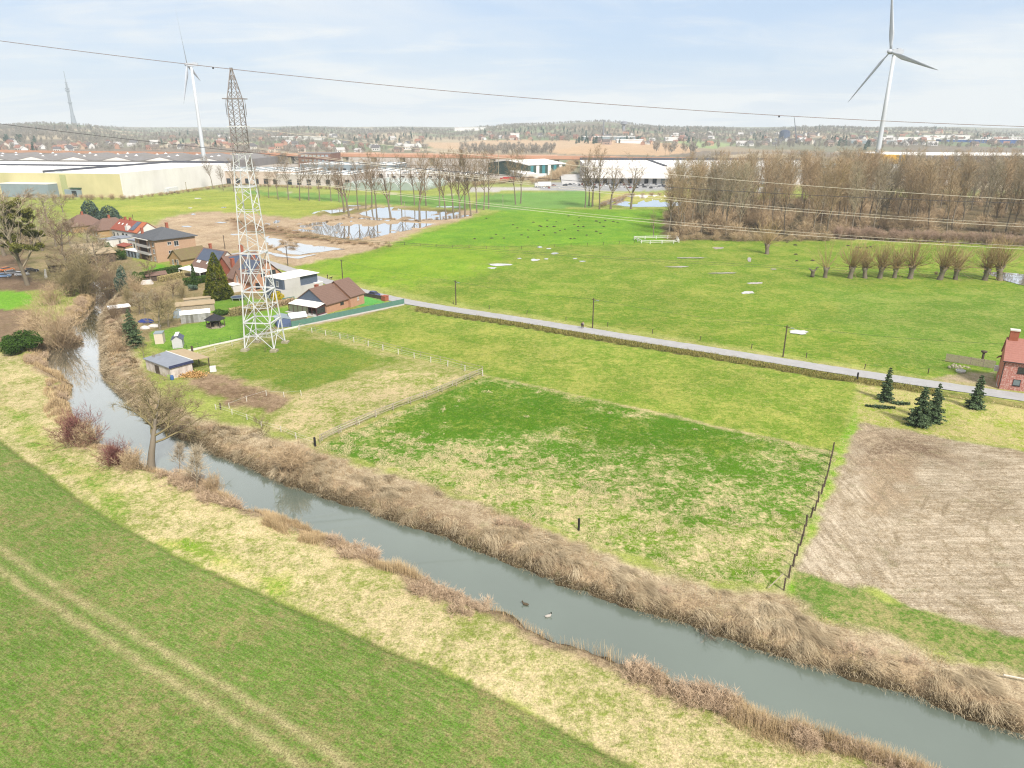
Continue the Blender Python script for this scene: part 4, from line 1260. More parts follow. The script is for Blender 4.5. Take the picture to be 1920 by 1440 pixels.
place_tree('sapling', tm2, cm2, x, y, .62, None, 'smallest sapling between the spreading tree and the thin sapling', 'tree', z=-.6)

# tall tree with dark mistletoe / ivy at the left edge
tm3, cm3 = tree_meshes(90, 20, [dict(kids=15, ang=.55, len=.55, shape=lambda f: 1.2 - .7 * f)] + POPFORK and [dict(kids=15, ang=.55, len=.55, shape=lambda f: 1.2 - .7 * f)] + POPLAR[1:], .45, trunk_to=.85, clear=.22, twig_mat=TWIG_GREY)
x, y = G(52, 535); h = hz(52, 535, 345)
t_ = place_tree('old_tree', tm3, cm3, x, y, h / 22, .4, 'tall old bare tree hung with dark mistletoe clumps above the scrapyard', 'tree', lean=(0, -.05))
r_ = np.random.default_rng(4)
for k in range(58):
    az, rr_, zz_ = r_.uniform(0, 6.28), r_.uniform(.4, 5.6), r_.uniform(7, 18)
    p, tn = blob_points(r_, 420, 1.15, 1.15, .95, 9, .3)
    s_ = r_.uniform(.6, 1.35)
    obj_of('mistletoe', leaf_cloud('mistletoe', p * s_, .17, LEAF_MIST, k, 0, tn), t_, (math.cos(az) * rr_, math.sin(az) * rr_, zz_))

# bare trees and scrub of the hamlet, one thing each
GAR = [tree_meshes(600 + i, 9, BROAD[:1] + [dict(seg=5, wig=.14, up=.09, n=4, kids=6, **{'from': .2}, ang=.6, len=.5, rr=.6, tint=.4), dict(seg=4, wig=.15, up=.05, n=3, twigs=17, tspread=.5, tlen=1.0, tw=.017, tint=.55)],
                   .22, trunk_to=.75, clear=.25, twig_mat=[TWIG_MOSSY, TWIG_POP, TWIG_WOOD2][i]) for i in range(3)]
WIL = [brush_meshes(620 + i, 8.0, 46, .62, .015, 9, [TWIG_POP, TWIG_BROWN, TWIG_MOSSY][i], 1.2, .07) for i in range(3)]
for (px, py, tp, i, sx, lb) in [(300, 617, 545, 0, 1.3, 'olive bare garden tree left of the weathered glasshouse'), (316, 612, 552, 0, 1.1, 'second olive bare garden tree, right behind the glasshouse corner'),
                                (283, 528, 480, 1, 1.0, 'bare bushy tree in front of the brick apartment block'), (150, 500, 436, 2, 1.5, 'tall bare tree over the long flat shed'),
                                (118, 478, 395, 1, 1.2, 'bare tree in front of the brown hipped roofs'), (60, 470, 400, 2, 1.5, 'bare tree behind the mistletoe tree'),
                                (20, 440, 345, 1, 1.8, 'high bare tree at the left edge before the cream warehouse'), (90, 420, 350, 2, 1.3, 'bare tree before the grey lean-to of the cream warehouse'),
                                (118, 398, 360, 1, 1.3, 'rounded bare tree left of the cedars'), (168, 452, 420, 1, 1.1, 'bare tree beside the white extensions'),
                                (215, 452, 428, 2, .9, 'twiggy bare tree under the cedar'), (262, 590, 548, 1, 1.2, 'bare tree overhanging the far river bend'),
                                (498, 660, 648, 0, .6, 'little bare bush at the pylon foot'), (297, 690, 655, 0, .7, 'olive bare bush beside the horse shed'), (270, 672, 640, 0, .8, 'olive bare bush at the foot of the tall spruce')]:
    x, y = G(px, py); h = hz(px, py, tp); k = h / 9.6
    place_tree('bare_tree', *GAR[i], x, y, k * sx, None, lb, 'tree', 'bare garden trees', sz=k)


for (px, py, tp, i, sx, lb) in [(38, 500, 420, 1, 1.5, 'bare tree just behind the mistletoe tree'), (80, 470, 410, 2, 1.4, 'broad bare tree above the long flat shed'), (128, 520, 455, 1, 1.6, 'broad brown bare tree in front of the long flat shed'), (182, 500, 430, 2, 1.4, 'pale bare tree between the shed and the white extensions'),
                                (205, 520, 462, 1, 1.4, 'brown bare tree right of the river thicket'), (100, 440, 385, 1, 1.3, 'bare tree rising before the left brown roof'), (8, 480, 390, 2, 1.6, 'bare tree cut by the left picture edge'), (240, 545, 500, 2, 1.3, 'low pale bare tree above the river bend'), (325, 560, 520, 1, 1.3, 'bushy bare tree left of the slim columnar cypress'), (272, 590, 540, 2, 1.4, 'pale spreading bare tree in the middle of the gardens'), (132, 460, 404, 2, 1.2, 'bare tree between the two brown roofs'), (105, 462, 405, 1, 1.4, 'bushy bare tree hiding the left brown roof'), (165, 464, 414, 1, 1.4, 'bushy bare tree hiding the right brown roof'), (62, 440, 372, 1, 1.5, 'bushy bare tree between the cream warehouse and the scrapyard'), (190, 478, 440, 1, 1.2, 'bushy bare tree at the low white outbuilding')]:
    x, y = G(px, py); h = hz(px, py, tp); k = h / 9.6
    place_tree('bare_tree', *GAR[i], x, y, k * sx, None, lb, 'tree', 'bare garden trees', sz=k)


def shrub(name, px, py, tp, me, Hm, sx, lb, grp=None, z=None):
    x, y = G(px, py, z or 0); h = hz(px, py, tp, z or 0); k = h / Hm
    o = obj_of(name, me, None, (x, y, z_at(x, y) if z is None else z), random.uniform(0, 6), (k * sx, k * sx, k))
    return tag(o, lb, 'shrub', grp)


for (px, py, tp, i, sx, lb) in [(112, 640, 548, 1, 1.0, 'great pinkish brown willow scrub leaning over the river bend'), (128, 640, 596, 0, .8, 'brown willow scrub on the mud spit'),
                                (160, 552, 470, 2, 1.3, 'olive brown willow thicket at the head of the river'), (205, 545, 486, 0, 1.1, 'brown thicket beside the head of the river'),
                                (100, 572, 530, 1, 1.2, 'low pinkish scrub behind the leaning willow'), (235, 535, 492, 2, 1.1, 'olive scrub below the grey long shed'),
                                (255, 560, 515, 1, 1.0, 'pale scrub beside the white car cover'), (215, 600, 560, 0, 1.0, 'brown scrub hanging over the far bank'),
                                (64, 620, 580, 1, .9, 'pinkish scrub between the ploughed field and the river'), (300, 580, 540, 0, 1.1, 'brown scrub in the middle of the gardens'), (342, 560, 530, 2, .8, 'low olive scrub by the clipped hedge')]:
    shrub('willow_scrub', px, py, tp, WIL[i], 8.6, sx, lb, 'willow scrub by the river')
for (px, py, tp, i, sx, lb) in [(84, 620, 566, 1, 1.0, 'pinkish scrub left of the leaning willow'), (132, 556, 496, 2, 1.4, 'olive thicket in front of the scrapyard'), (190, 530, 470, 0, 1.3, 'brown thicket above the head of the river'),
                                (238, 632, 590, 0, 1.0, 'brown scrub left of the tall dark spruce'), (222, 660, 622, 1, 1.0, 'pinkish scrub on the far bank under the tall dark spruce'), (80, 650, 612, 1, 1.0, 'pinkish scrub right of the glossy evergreen bush'), (245, 575, 535, 2, .9, 'olive scrub right of the little river hut')]:
    shrub('willow_scrub', px, py, tp, WIL[i], 8.6, sx, lb, 'willow scrub by the river')
REDS = brush_meshes(640, 3.2, 60, .55, .011, 8, TWIG_RED, .6, .02); BRN = brush_meshes(641, 3.2, 60, .6, .011, 8, TWIG_BROWN, .6, .02)
for (px, py, tp, me, sx, lb) in [(152, 836, 770, REDS, 1.05, 'reddish dogwood shrub, largest, on the near bank left'), (168, 838, 786, BRN, .9, 'brown shrub touching the large reddish dogwood'), (222, 876, 826, REDS, 1.0, 'reddish shrub just left of the spreading tree'),
                                 (248, 884, 838, BRN, .9, 'brown shrub at the foot of the spreading tree'), (400, 930, 885, BRN, .7, 'fine brown shrub right of the thin sapling')]:
    shrub('red_shrub' if me is REDS else 'brown_shrub', px, py, tp, me, 3.5, sx, lb, 'bare shrubs on the near bank', z=-.5)
shrub('hawthorn_bush', 548, 886, 832, BRN, 3.4, 1.2, 'dense rounded brown bush on the far bank near the dark corner post', z=-.4)
shrub('hawthorn_bush', 496, 828, 778, GAR[0][1], 8.6, .8, 'airy bare bush on the far bank before the paddock')
shrub('hawthorn_bush', 1755, 515, 508, BRN, 3.4, 1.0, 'low bramble heap among the pollard willows')

# evergreen bushes and hedges
r_ = np.random.default_rng(12)
def evergreen(name, px, py, w_, h, n, mat, lb, cat='bush', grp=None, size=.12):
    x, y = G(px, py)
    p, tn = blob_points(r_, n, w_, w_, h, 10)
    return tag(obj_of(name, leaf_cloud(name, p, size, mat, px, 0, tn), None, (x, y, z_at(x, y) - .1)), lb, cat, grp)


evergreen('evergreen_bush', 50, 660, 4.6, 3.6, 9000, LEAF_HEDGE, 'dark glossy evergreen bush beside the river at the left edge', size=.15)
evergreen('evergreen_bush', 24, 655, 3.0, 2.8, 4000, LEAF_HEDGE, 'smaller evergreen bush left of the glossy one', size=.15)
evergreen('evergreen_bush', 227, 487, 3.0, 3.4, 3000, LEAF_HEDGE, 'clipped round evergreen beside the grey long shed', size=.14)
evergreen('evergreen_bush', 234, 556, 2.6, 6.5, 4500, LEAF_CEDAR, 'dark conical evergreen at the water edge of the far bank', size=.15)
evergreen('evergreen_bush', 362, 545, 1.7, 1.7, 1500, LEAF_CEDAR, 'grey green round bush in the garden beds')
evergreen('evergreen_bush', 414, 590, 2.6, 1.2, 2200, LEAF_HEDGE, 'low green shrub behind the dark gazebo')
evergreen('evergreen_bush', 206, 480, 1.6, 5, 2600, LEAF_HEDGE, 'narrow dark evergreen beside the lean-to with a red roof')
YEL = attr_leaf('forsythia_flowers', C(150, 140, 30), C(236, 208, 40))
evergreen('forsythia', 521, 568, 2.6, 2.6, 2600, YEL, 'round yellow flowering forsythia at the corner of the grey modern house', size=.12)
evergreen('forsythia', 470, 584, 2.3, 1.6, 1600, YEL, 'low yellow forsythia hanging over the brown hedge', size=.12)


def hedge(name, a, b, th, h, mat, lb, n=110, size=.13):
    """clipped hedge: leaves over a long box"""
    A, B = G(*a), G(*b); L = np.hypot(*(B - A)); m = int(n * (L * (2 * h + th)))
    k = r_.uniform(0, 2 * h + th, m); u = r_.uniform(0, L, m)
    yy = np.where(k < h, -th / 2, np.where(k < h + th, k - h - th / 2, th / 2)); zz = np.where(k < h, k, np.where(k < h + th, h, 2 * h + th - k))
    p = np.stack([u, yy, zz], 1) + r_.normal(size=(m, 3)) * .09
    q = np.stack([r_.uniform(0, L, m // 2), r_.uniform(-th / 2, th / 2, m // 2), r_.uniform(0, h, m // 2)], 1)
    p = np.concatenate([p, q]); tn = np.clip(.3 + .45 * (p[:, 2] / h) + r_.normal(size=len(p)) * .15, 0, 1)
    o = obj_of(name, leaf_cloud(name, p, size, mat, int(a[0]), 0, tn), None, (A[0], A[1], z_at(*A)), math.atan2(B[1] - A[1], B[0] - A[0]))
    return tag(o, lb, 'hedge')


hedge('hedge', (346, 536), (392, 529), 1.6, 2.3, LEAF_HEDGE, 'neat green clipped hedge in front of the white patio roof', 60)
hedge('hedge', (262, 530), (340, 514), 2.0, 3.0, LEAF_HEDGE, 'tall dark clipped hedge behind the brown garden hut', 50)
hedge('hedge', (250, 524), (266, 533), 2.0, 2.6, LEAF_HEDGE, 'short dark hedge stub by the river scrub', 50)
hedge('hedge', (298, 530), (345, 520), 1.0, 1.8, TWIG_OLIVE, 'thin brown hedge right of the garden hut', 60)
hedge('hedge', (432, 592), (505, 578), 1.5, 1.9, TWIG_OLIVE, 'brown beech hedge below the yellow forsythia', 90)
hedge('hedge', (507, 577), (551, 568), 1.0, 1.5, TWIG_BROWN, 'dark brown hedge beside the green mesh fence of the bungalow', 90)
# ------------------------------------------------------------------ materials of built things
STEEL = weathered('galvanised_steel', C(226, 228, 230), .10, .5, .55, .5, 0.0, C(150, 146, 140), .3, .35)
STEEL_OLD = weathered('brown_grey_steel', C(150, 142, 140), .15, .6, .6, .4)
CONC = weathered('weathered_concrete', C(178, 170, 146), .2, 1.5, .9, .2, 0, C(120, 118, 84), .6, .5)
INSUL = plain('insulator_glass', C(120, 112, 108), .3, .5)
WHITEP = weathered('white_paint', C(236, 234, 230), .08, .4, .6, .3, 0, C(190, 186, 180), .3, .4)
TURB = weathered('turbine_white', C(214, 220, 226), .04, .05, .45, .4)
TURB_BLADE = weathered('turbine_blade_grey', C(196, 202, 212), .05, .05, .45, .4)
WIRE_BROWN = plain('brown_wire', C(140, 122, 114), .6, .4)
WIRE_DARK = plain('dark_wire', C(62, 60, 68), .6, .4)
WIRE_LIGHT = plain('pale_wire', C(222, 212, 194), .5, .5)
WIRE_GREEN = plain('dull_wire', C(92, 104, 70), .6, .3)
WOODG = weathered('grey_wood', C(176, 164, 144), .25, 3, .9, .15)
WOODD = weathered('dark_wood', C(96, 84, 74), .25, 3, .9, .15)
WOODW = weathered('pale_wood', C(222, 216, 202), .15, 3, .85, .2)
WOODT = weathered('tan_boards', C(198, 160, 112), .2, 3, .85, .2)
GLASS = plain('dark_window_glass', C(52, 58, 66), .15, .7)
FRAME_W = plain('white_frame', C(240, 240, 238), .5, .4)
FRAME_D = plain('dark_frame', C(58, 58, 62), .5, .4)
BRICK_SALMON = brick('salmon_brick', C(210, 160, 132), C(196, 144, 116), C(196, 166, 142))
BRICK_BUFF = brick('buff_brick', C(208, 172, 144), C(192, 152, 124), C(196, 172, 150))
BRICK_RED = brick('red_brick', C(188, 108, 84), C(168, 88, 68), C(170, 130, 110))
BRICK_WORN = brick('worn_red_brick', C(204, 128, 114), C(180, 104, 94), C(210, 168, 158), 1.0, C(238, 212, 204))
BRICK_TAN = brick('tan_brick', C(196, 162, 118), C(176, 140, 98), C(180, 156, 124))
RENDER_W = weathered('white_render', C(232, 230, 224), .06, .6, .85, .2, 0, C(180, 174, 166), .25, .45)
RENDER_G = weathered('pale_grey_render', C(206, 204, 202), .06, .5, .85, .2, 0, C(170, 166, 162), .2, .4)
SLATE = weathered('slate_cladding', C(92, 104, 122), .18, 2.5, .7, .35)
ROOF_BROWN = tiles('brown_roof_tiles', C(124, 100, 90), C(148, 120, 108))
ROOF_DARK = tiles('dark_grey_roof', C(92, 96, 104), C(116, 118, 122))
ROOF_RED = tiles('red_roof_tiles', C(178, 100, 78), C(150, 84, 76))
ROOF_ORANGE = tiles('orange_roof_tiles', C(204, 124, 88), C(190, 112, 80))
ROOF_PINK = tiles('weathered_red_tiles', C(190, 136, 124), C(174, 118, 108), None, .36)
ROOF_MOSS = tiles('mossy_roof', C(122, 108, 80), C(140, 122, 92), C(128, 122, 78))
SOLAR = weathered('solar_panels', C(72, 84, 108), .15, 1.2, .25, .6)
ROOF_FLATW = weathered('white_roofing', C(240, 238, 236, 1.3), .06, .15, .8, .2, 0, C(214, 210, 208), .08, .5)
ROOF_FLATG = weathered('grey_roofing_felt', C(150, 156, 168), .08, .8, .85, .2)
TANSHEET = weathered('tan_roof_sheet', C(190, 170, 140), .10, 1.0, .9, .15)
CREAM = weathered('cream_cladding', C(220, 210, 162), .06, .08, .75, .3, 0, C(186, 186, 140), .05, .5)
CLADW = weathered('white_cladding', C(240, 237, 235, 1.12), .04, .05, .7, .3, 0, C(214, 206, 202), .04, .5)
CLADG = weathered('grey_cladding', C(150, 164, 172), .08, .3, .7, .3)
DARKG = weathered('dark_grey_roofing', C(142, 138, 138), .12, .1, .9, .2, 0, C(146, 138, 128), .03, .6)
BLACKP = plain('black_paint', C(44, 44, 48), .6, .3)


# ------------------------------------------------------------------ lattice pylon
def lattice_pylon():
    foot = GA([(462, 657), (517, 659), (532, 642), (480, 642)])
    c = foot.mean(0)
    root = empty('lattice_pylon', (c[0], c[1], 0), R(-4), 'tall white lattice power pylon with four splayed legs in the paddock', 'pylon')
    prof = [(0, 3.55), (13.9, 2.75), (22.6, 2.25), (37, 1.70), (44.3, 1.35), (55.2, 1.20), (61.2, .16)]
    def hw(z):
        return float(np.interp(z, [p[0] for p in prof], [p[1] for p in prof]))
    sg = [(-1, -1), (1, -1), (1, 1), (-1, 1)]
    ZS = 44.0
    for s in sg:
        m = MB()
        zs = [0.25, 13.9, 22.6, 37, ZS]
        for a, b in zip(zs[:-1], zs[1:]):
            m.bar((s[0] * hw(a), s[1] * hw(a), a), (s[0] * hw(b), s[1] * hw(b), b), .17 - .0016 * a, 4)
        m.build('leg', STEEL, root)
        f = MB(); f.box(s[0] * 3.55 - .8, s[0] * 3.55 + .8, s[1] * 3.55 - .8, s[1] * 3.55 + .8, -.4, .42)
        f.box(s[0] * 3.55 - .35, s[0] * 3.55 + .35, s[1] * 3.55 - .35, s[1] * 3.55 + .35, .42, .6); f.build('footing', CONC, root)
    m = MB()
    def face(k, z0, z1, style, r):
        a, b = sg[k], sg[(k + 1) % 4]
        P = lambda s, z: Vector((s[0] * hw(z), s[1] * hw(z), z))
        p0, p1, q0, q1 = P(a, z0), P(b, z0), P(a, z1), P(b, z1)
        if style == 'X':
            m.bar(p0, q1, r, 4); m.bar(p1, q0, r, 4)
        elif style == 'Z':
            m.bar(p0, q1, r, 4) if k % 2 == 0 else m.bar(p1, q0, r, 4)
        elif style == 'K':      # inverted V with redundant members
            mid = (q0 + q1) / 2
            m.bar(p0, mid, r * 1.2, 4); m.bar(p1, mid, r * 1.2, 4)
            for t in (.35, .68):
                m.bar(p0.lerp(q0, t), p0.lerp(mid, t), r * .7, 4); m.bar(p1.lerp(q1, t), p1.lerp(mid, t), r * .7, 4)
                m.bar(p0.lerp(q0, t), p0.lerp(mid, min(1, t + .3)), r * .6, 4); m.bar(p1.lerp(q1, t), p1.lerp(mid, min(1, t + .3)), r * .6, 4)
        m.bar(q0, q1, r, 4)
    def level(z, r):
        for k in range(4): m.bar((sg[k][0] * hw(z), sg[k][1] * hw(z), z), (sg[(k + 1) % 4][0] * hw(z), sg[(k + 1) % 4][1] * hw(z), z), r, 4)
    for k in range(4):
        face(k, .3, 5.0, 'K', .085) if False else None
        for z0, z1 in [(.3, 6.6), (6.6, 13.9), (13.9, 22.6)]:
            face(k, z0, z1, 'X', .085)
        z = 22.6
        n = 0
        while z < ZS - .5:
            z2 = min(z + (2.6 if z < 37 else 2.0), ZS)
            a, b = sg[k], sg[(k + 1) % 4]
            P = lambda s, zz: Vector((s[0] * hw(zz), s[1] * hw(zz), zz))
            if n % 2 == 0: m.bar(P(a, z), P(b, z2), .075, 4)
            else: m.bar(P(b, z), P(a, z2), .075, 4)
            z = z2; n += 1
    for z in (3.4, 10.2, 18.2, 27, 32, 41): level(z, .07)
    for z in (3.4, 10.2, 18.2):
        m.bar((-hw(z), -hw(z), z), (hw(z), hw(z), z), .05, 4); m.bar((-hw(z), hw(z), z), (hw(z), -hw(z), z), .05, 4)
    m.build('bracing', STEEL, root)
    for z in (6.6, 13.9, 22.6, 37.2):
        p = MB(); h = hw(z) + .12
        for (x0, x1, y0, y1) in [(-h, h, -h - .1, -h + .25), (-h, h, h - .25, h + .1), (-h - .1, -h + .25, -h + .3, h - .3), (h - .25, h + .1, -h + .3, h - .3)]:
            p.box(x0, x1, y0, y1, z - .08, z + .14)
        p.build('platform', STEEL, root)
    # upper body, dull brown grey
    u = MB()
    P = lambda s, zz: Vector((s[0] * hw(zz), s[1] * hw(zz), zz))
    for s in sg:
        u.bar(P(s, ZS), P(s, 55.2), .11, 4); u.bar(P(s, 55.2), P(s, 61.1), .10, 4)
    for k in range(4):
        a, b = sg[k], sg[(k + 1) % 4]
        zs = list(np.arange(ZS, 55.3, 1.6)) + [57.0, 58.8, 60.2]
        for z0, z1 in zip(zs[:-1], zs[1:]):
            u.bar(P(a, z0), P(b, z1), .055, 4); u.bar(P(b, z0), P(a, z1), .055, 4)
    u.box(-.25, .25, -.25, .25, 61.0, 61.5)
    u.build('peak', STEEL_OLD, root)
    for (z, w_) in [(55.4, 2.2), (49.8, 1.9), (44.2, 1.9)]:
        a = MB()
        for y in (-hw(z) - .1, hw(z) + .1):
            a.bar((-w_, y, z), (w_, y, z), .14, 4)
        a.bar((-w_, -hw(z) - .1, z), (-w_, hw(z) + .1, z), .1, 4); a.bar((w_, -hw(z) - .1, z), (w_, hw(z) + .1, z), .1, 4)
        a.build('cross_arm', STEEL_OLD if z > 50 else STEEL, root)
        for s in (-1, 1):
            i_ = MB(); x = s * (w_ - .05)
            i_.bar((x, 0, z - .1), (x, 0, z - .9), .03, 4)
            i_.bar((x, -hw(z) - .1, z), (x, hw(z) + .1, z), .07, 4)
            for q in range(14): i_.lathe([(.05, 0), (.15, .05), (.05, .1)], 8, (x, 0, z - 1.1 - q * .16))
            i_.bar((x, 0, z - .9), (x, 0, z - 3.6), .035, 4)
            i_.build('insulator', INSUL, root)
    return root


pyl = lattice_pylon()
PY = float(pyl.location.y)


def wire(pts, off, rad, mat, label, spacers=()):
    """overhead wire hanging in an upright plane parallel to the line"""
    xs, zs = [], []
    for (px, py) in pts:
        d = ray(px, py); t = (PY + off) / d[1]
        xs.append(d[0] * t); zs.append(CAM_H + d[2] * t)
    cf = np.polyfit(xs, zs, 2)
    x0, x1 = min(xs) , max(xs)
    if pts[0][0] <= 0: x0 -= 70
    x1 += 90
    m = MB(); n = 60
    P = [(x, PY + off, float(np.polyval(cf, x))) for x in np.linspace(x0, x1, n)]
    m.tube(P, rad, 5)
    o = m.build('overhead_wire', mat)
    for px in spacers:
        d = ray(px, 200); x = d[0] * (PY + off) / d[1]; z = float(np.polyval(cf, x))
        b = MB(); b.lathe([(.05, -.28), (.2, -.18), (.2, .02), (.05, .12)], 8, (x, PY + off, z - .12)); b.build('damper', WIRE_DARK, o)
    return tag(o, label, 'wire', 'overhead wires on the pylon')


wire([(0, 77), (350, 119), (434, 130), (960, 181), (1460, 217), (1920, 237)], 0, .06, WIRE_BROWN, 'topmost overhead wire, crossing the sky over the pylon tip', (409, 1463))
wire([(0, 233), (250, 262), (437, 283), (700, 305), (1180, 350), (1660, 371), (1920, 381)], -2, .05, WIRE_DARK, 'dark overhead wire crossing the horizon left of the pylon')
wire([(470, 331), (612, 347), (860, 379), (1180, 414), (1660, 452), (1920, 467)], -1.8, .04, WIRE_LIGHT, 'lowest pale wire of the span, front one of its pair')
wire([(470, 329), (612, 344), (860, 375), (1180, 409), (1660, 447), (1920, 461)], 1.8, .03, WIRE_LIGHT, 'lowest pale wire of the span, rear one of its pair')
wire([(470, 278), (860, 328), (1110, 360), (1340, 384), (1660, 409), (1920, 425)], -1.6, .04, WIRE_LIGHT, 'middle pale wire of the span before the brown wood, front one')
wire([(470, 276), (860, 325), (1110, 356), (1340, 379), (1660, 404), (1920, 420)], 1.8, .03, WIRE_LIGHT, 'middle pale wire of the span before the brown wood, rear one')
wire([(470, 240), (960, 300), (1270, 328), (1340, 333), (1660, 358), (1920, 375)], 1.5, .04, WIRE_LIGHT, 'upper pale wire of the span across the top of the brown wood')
wire([(470, 436), (740, 456), (860, 466), (1340, 497), (1660, 511), (1920, 520)], -2.2, .032, WIRE_GREEN, 'dull low wire across the meadow, front one of its pair')
wire([(470, 433), (740, 453), (860, 463), (1340, 493), (1660, 507), (1920, 516)], 1.8, .032, WIRE_GREEN, 'dull low wire across the meadow, rear one of its pair')


# ------------------------------------------------------------------ wind turbines
def turbine(px, py, top, blades, yaw, label, blade_len, hubdir):
    x, y = G(px, py); h = hz(px, py, top)
    root = empty('wind_turbine', (x, y, 0), 0, label, 'wind turbine', 'wind turbines')
    k = h / 100
    m = MB(); m.lathe([(2.35 * k, -1), (2.2 * k, 4), (1.5 * k, h * .6), (1.18 * k, h - 2.0 * k)], 20); m.build('tower', TURB, root, True)
    nc = MB(); L = 9.5 * k
    nc.hexa([(-1.6 * k, -L * .3, -1.7 * k), (1.6 * k, -L * .3, -1.7 * k), (1.3 * k, L * .7, -1.2 * k), (-1.3 * k, L * .7, -1.2 * k), (-1.6 * k, -L * .3, 1.6 * k), (1.6 * k, -L * .3, 1.6 * k), (1.2 * k, L * .7, 1.5 * k), (-1.2 * k, L * .7, 1.5 * k)])
    nc.box(-.8 * k, .8 * k, L * .2, L * .5, 1.55 * k, 2.3 * k)
    na = nc.build('nacelle', TURB_BLADE, root, False, (0, 0, h), yaw)
    hb_ = MB(); hb_.lathe([(.2 * k, -2.6 * k), (1.2 * k, -2.0 * k), (1.7 * k, -.8 * k), (1.7 * k, .6 * k)], 14)
    ho = hb_.build('hub', TURB_BLADE, root, True)
    ho.location = (math.sin(yaw) * L * .38, -math.cos(yaw) * L * .38, h); ho.rotation_euler = (R(-90), 0, yaw)
    for a in blades:
        b = MB(); n = 14
        prof = []
        for i in range(n + 1):
            t = i / n; r = 1.2 * k + t * blade_len
            ch = np.interp(t, [0, .06, .2, .5, .85, 1], [1.7, 1.9, 3.7, 2.4, 1.2, .25]) * k * blade_len / 46
            th_ = np.interp(t, [0, .08, .2, 1], [.8, .7, .45, .06]) * k
            tw = R(np.interp(t, [0, .2, 1], [28, 20, 4]))
            ring = []
            for (cx_, ty) in [(-.32, 0), (0, .5), (.35, .3), (.68, 0), (.35, -.25), (0, -.45)]:
                X, Y = cx_ * ch, ty * th_
                ring.append((X * math.cos(tw) - Y * math.sin(tw), X * math.sin(tw) + Y * math.cos(tw), r))
            prof.append(ring)
        vs = [p for rg in prof for p in rg]; fs = []
        for i in range(n):
            for j in range(6): fs.append((i * 6 + j, i * 6 + (j + 1) % 6, (i + 1) * 6 + (j + 1) % 6, (i + 1) * 6 + j))
        fs.append(tuple(range(6))[::-1]); fs.append(tuple(range(n * 6, n * 6 + 6)))
        b.add(vs, fs)
        o = b.build('blade', TURB_BLADE, root, True)
        o.location = ho.location
        o.rotation_euler = Matrix.Rotation(yaw, 4, 'Z').to_3x3().__matmul__(Matrix.Rotation(a, 4, 'Y').to_3x3()).to_euler()
    return root


turbine(1632, 368, 97, [R(-12), R(108), R(228)], R(-75), 'large wind turbine behind the brown wood, blades spread like a Y', 47, 0)
turbine(386, 320, 121, [R(16), R(136), R(256)], R(-80), 'wind turbine behind the white warehouse, seen almost edge on', 58, 0)

# television mast on the far hill
mx, my = -3020.0, 4560.0
mx, my = (lambda d: (d[0] / d[1] * 4200, 4200.0))(ray(137, 222))
mz = z_at(mx, my)
root = empty('television_mast', (mx, my, mz), 0, 'slender grey television mast on the hazy hill far left', 'mast')
MASTM = weathered('mast_grey', C(150, 158, 170), .05, .05, .8, .2)
zt = CAM_H + ray(118, 133)[2] / ray(118, 133)[1] * 4200 - mz
m = MB(); m.lathe([(17, -5), (12, zt * .10), (8, zt * .22), (6.5, zt * .62)], 8); m.build('shaft', MASTM, root)
m = MB()
for z in (.14, .40, .62, .66): m.lathe([(9, 0), (11, 2), (11, 6), (8, 8)], 10, (0, 0, zt * z))
m.build('platform', MASTM, root)
m = MB(); m.lathe([(4.5, zt * .62), (4, zt * .78), (2.2, zt * .80), (1.6, zt)], 8); m.build('antenna', MASTM, root)
m = MB()
for z in (.70, .74, .78): m.lathe([(7, 0), (7, 3)], 8, (0, 0, zt * z))
m.build('antenna_ring', MASTM, root)


# ------------------------------------------------------------------ houses
def run(c, ang, px, z=0.0):
    """metres from ground pixel c along direction ang until it shows at column px"""
    C0 = G(c[0], c[1], z); d = np.array([math.cos(ang), math.sin(ang)])
    k = (px - 960) / FPX
    # x = k * zc ; zc = y*CP - (z-H)*SP
    A = C0[0] - k * (C0[1] * CP - (z - CAM_H) * SP); B = d[0] - k * d[1] * CP
    return -A / B


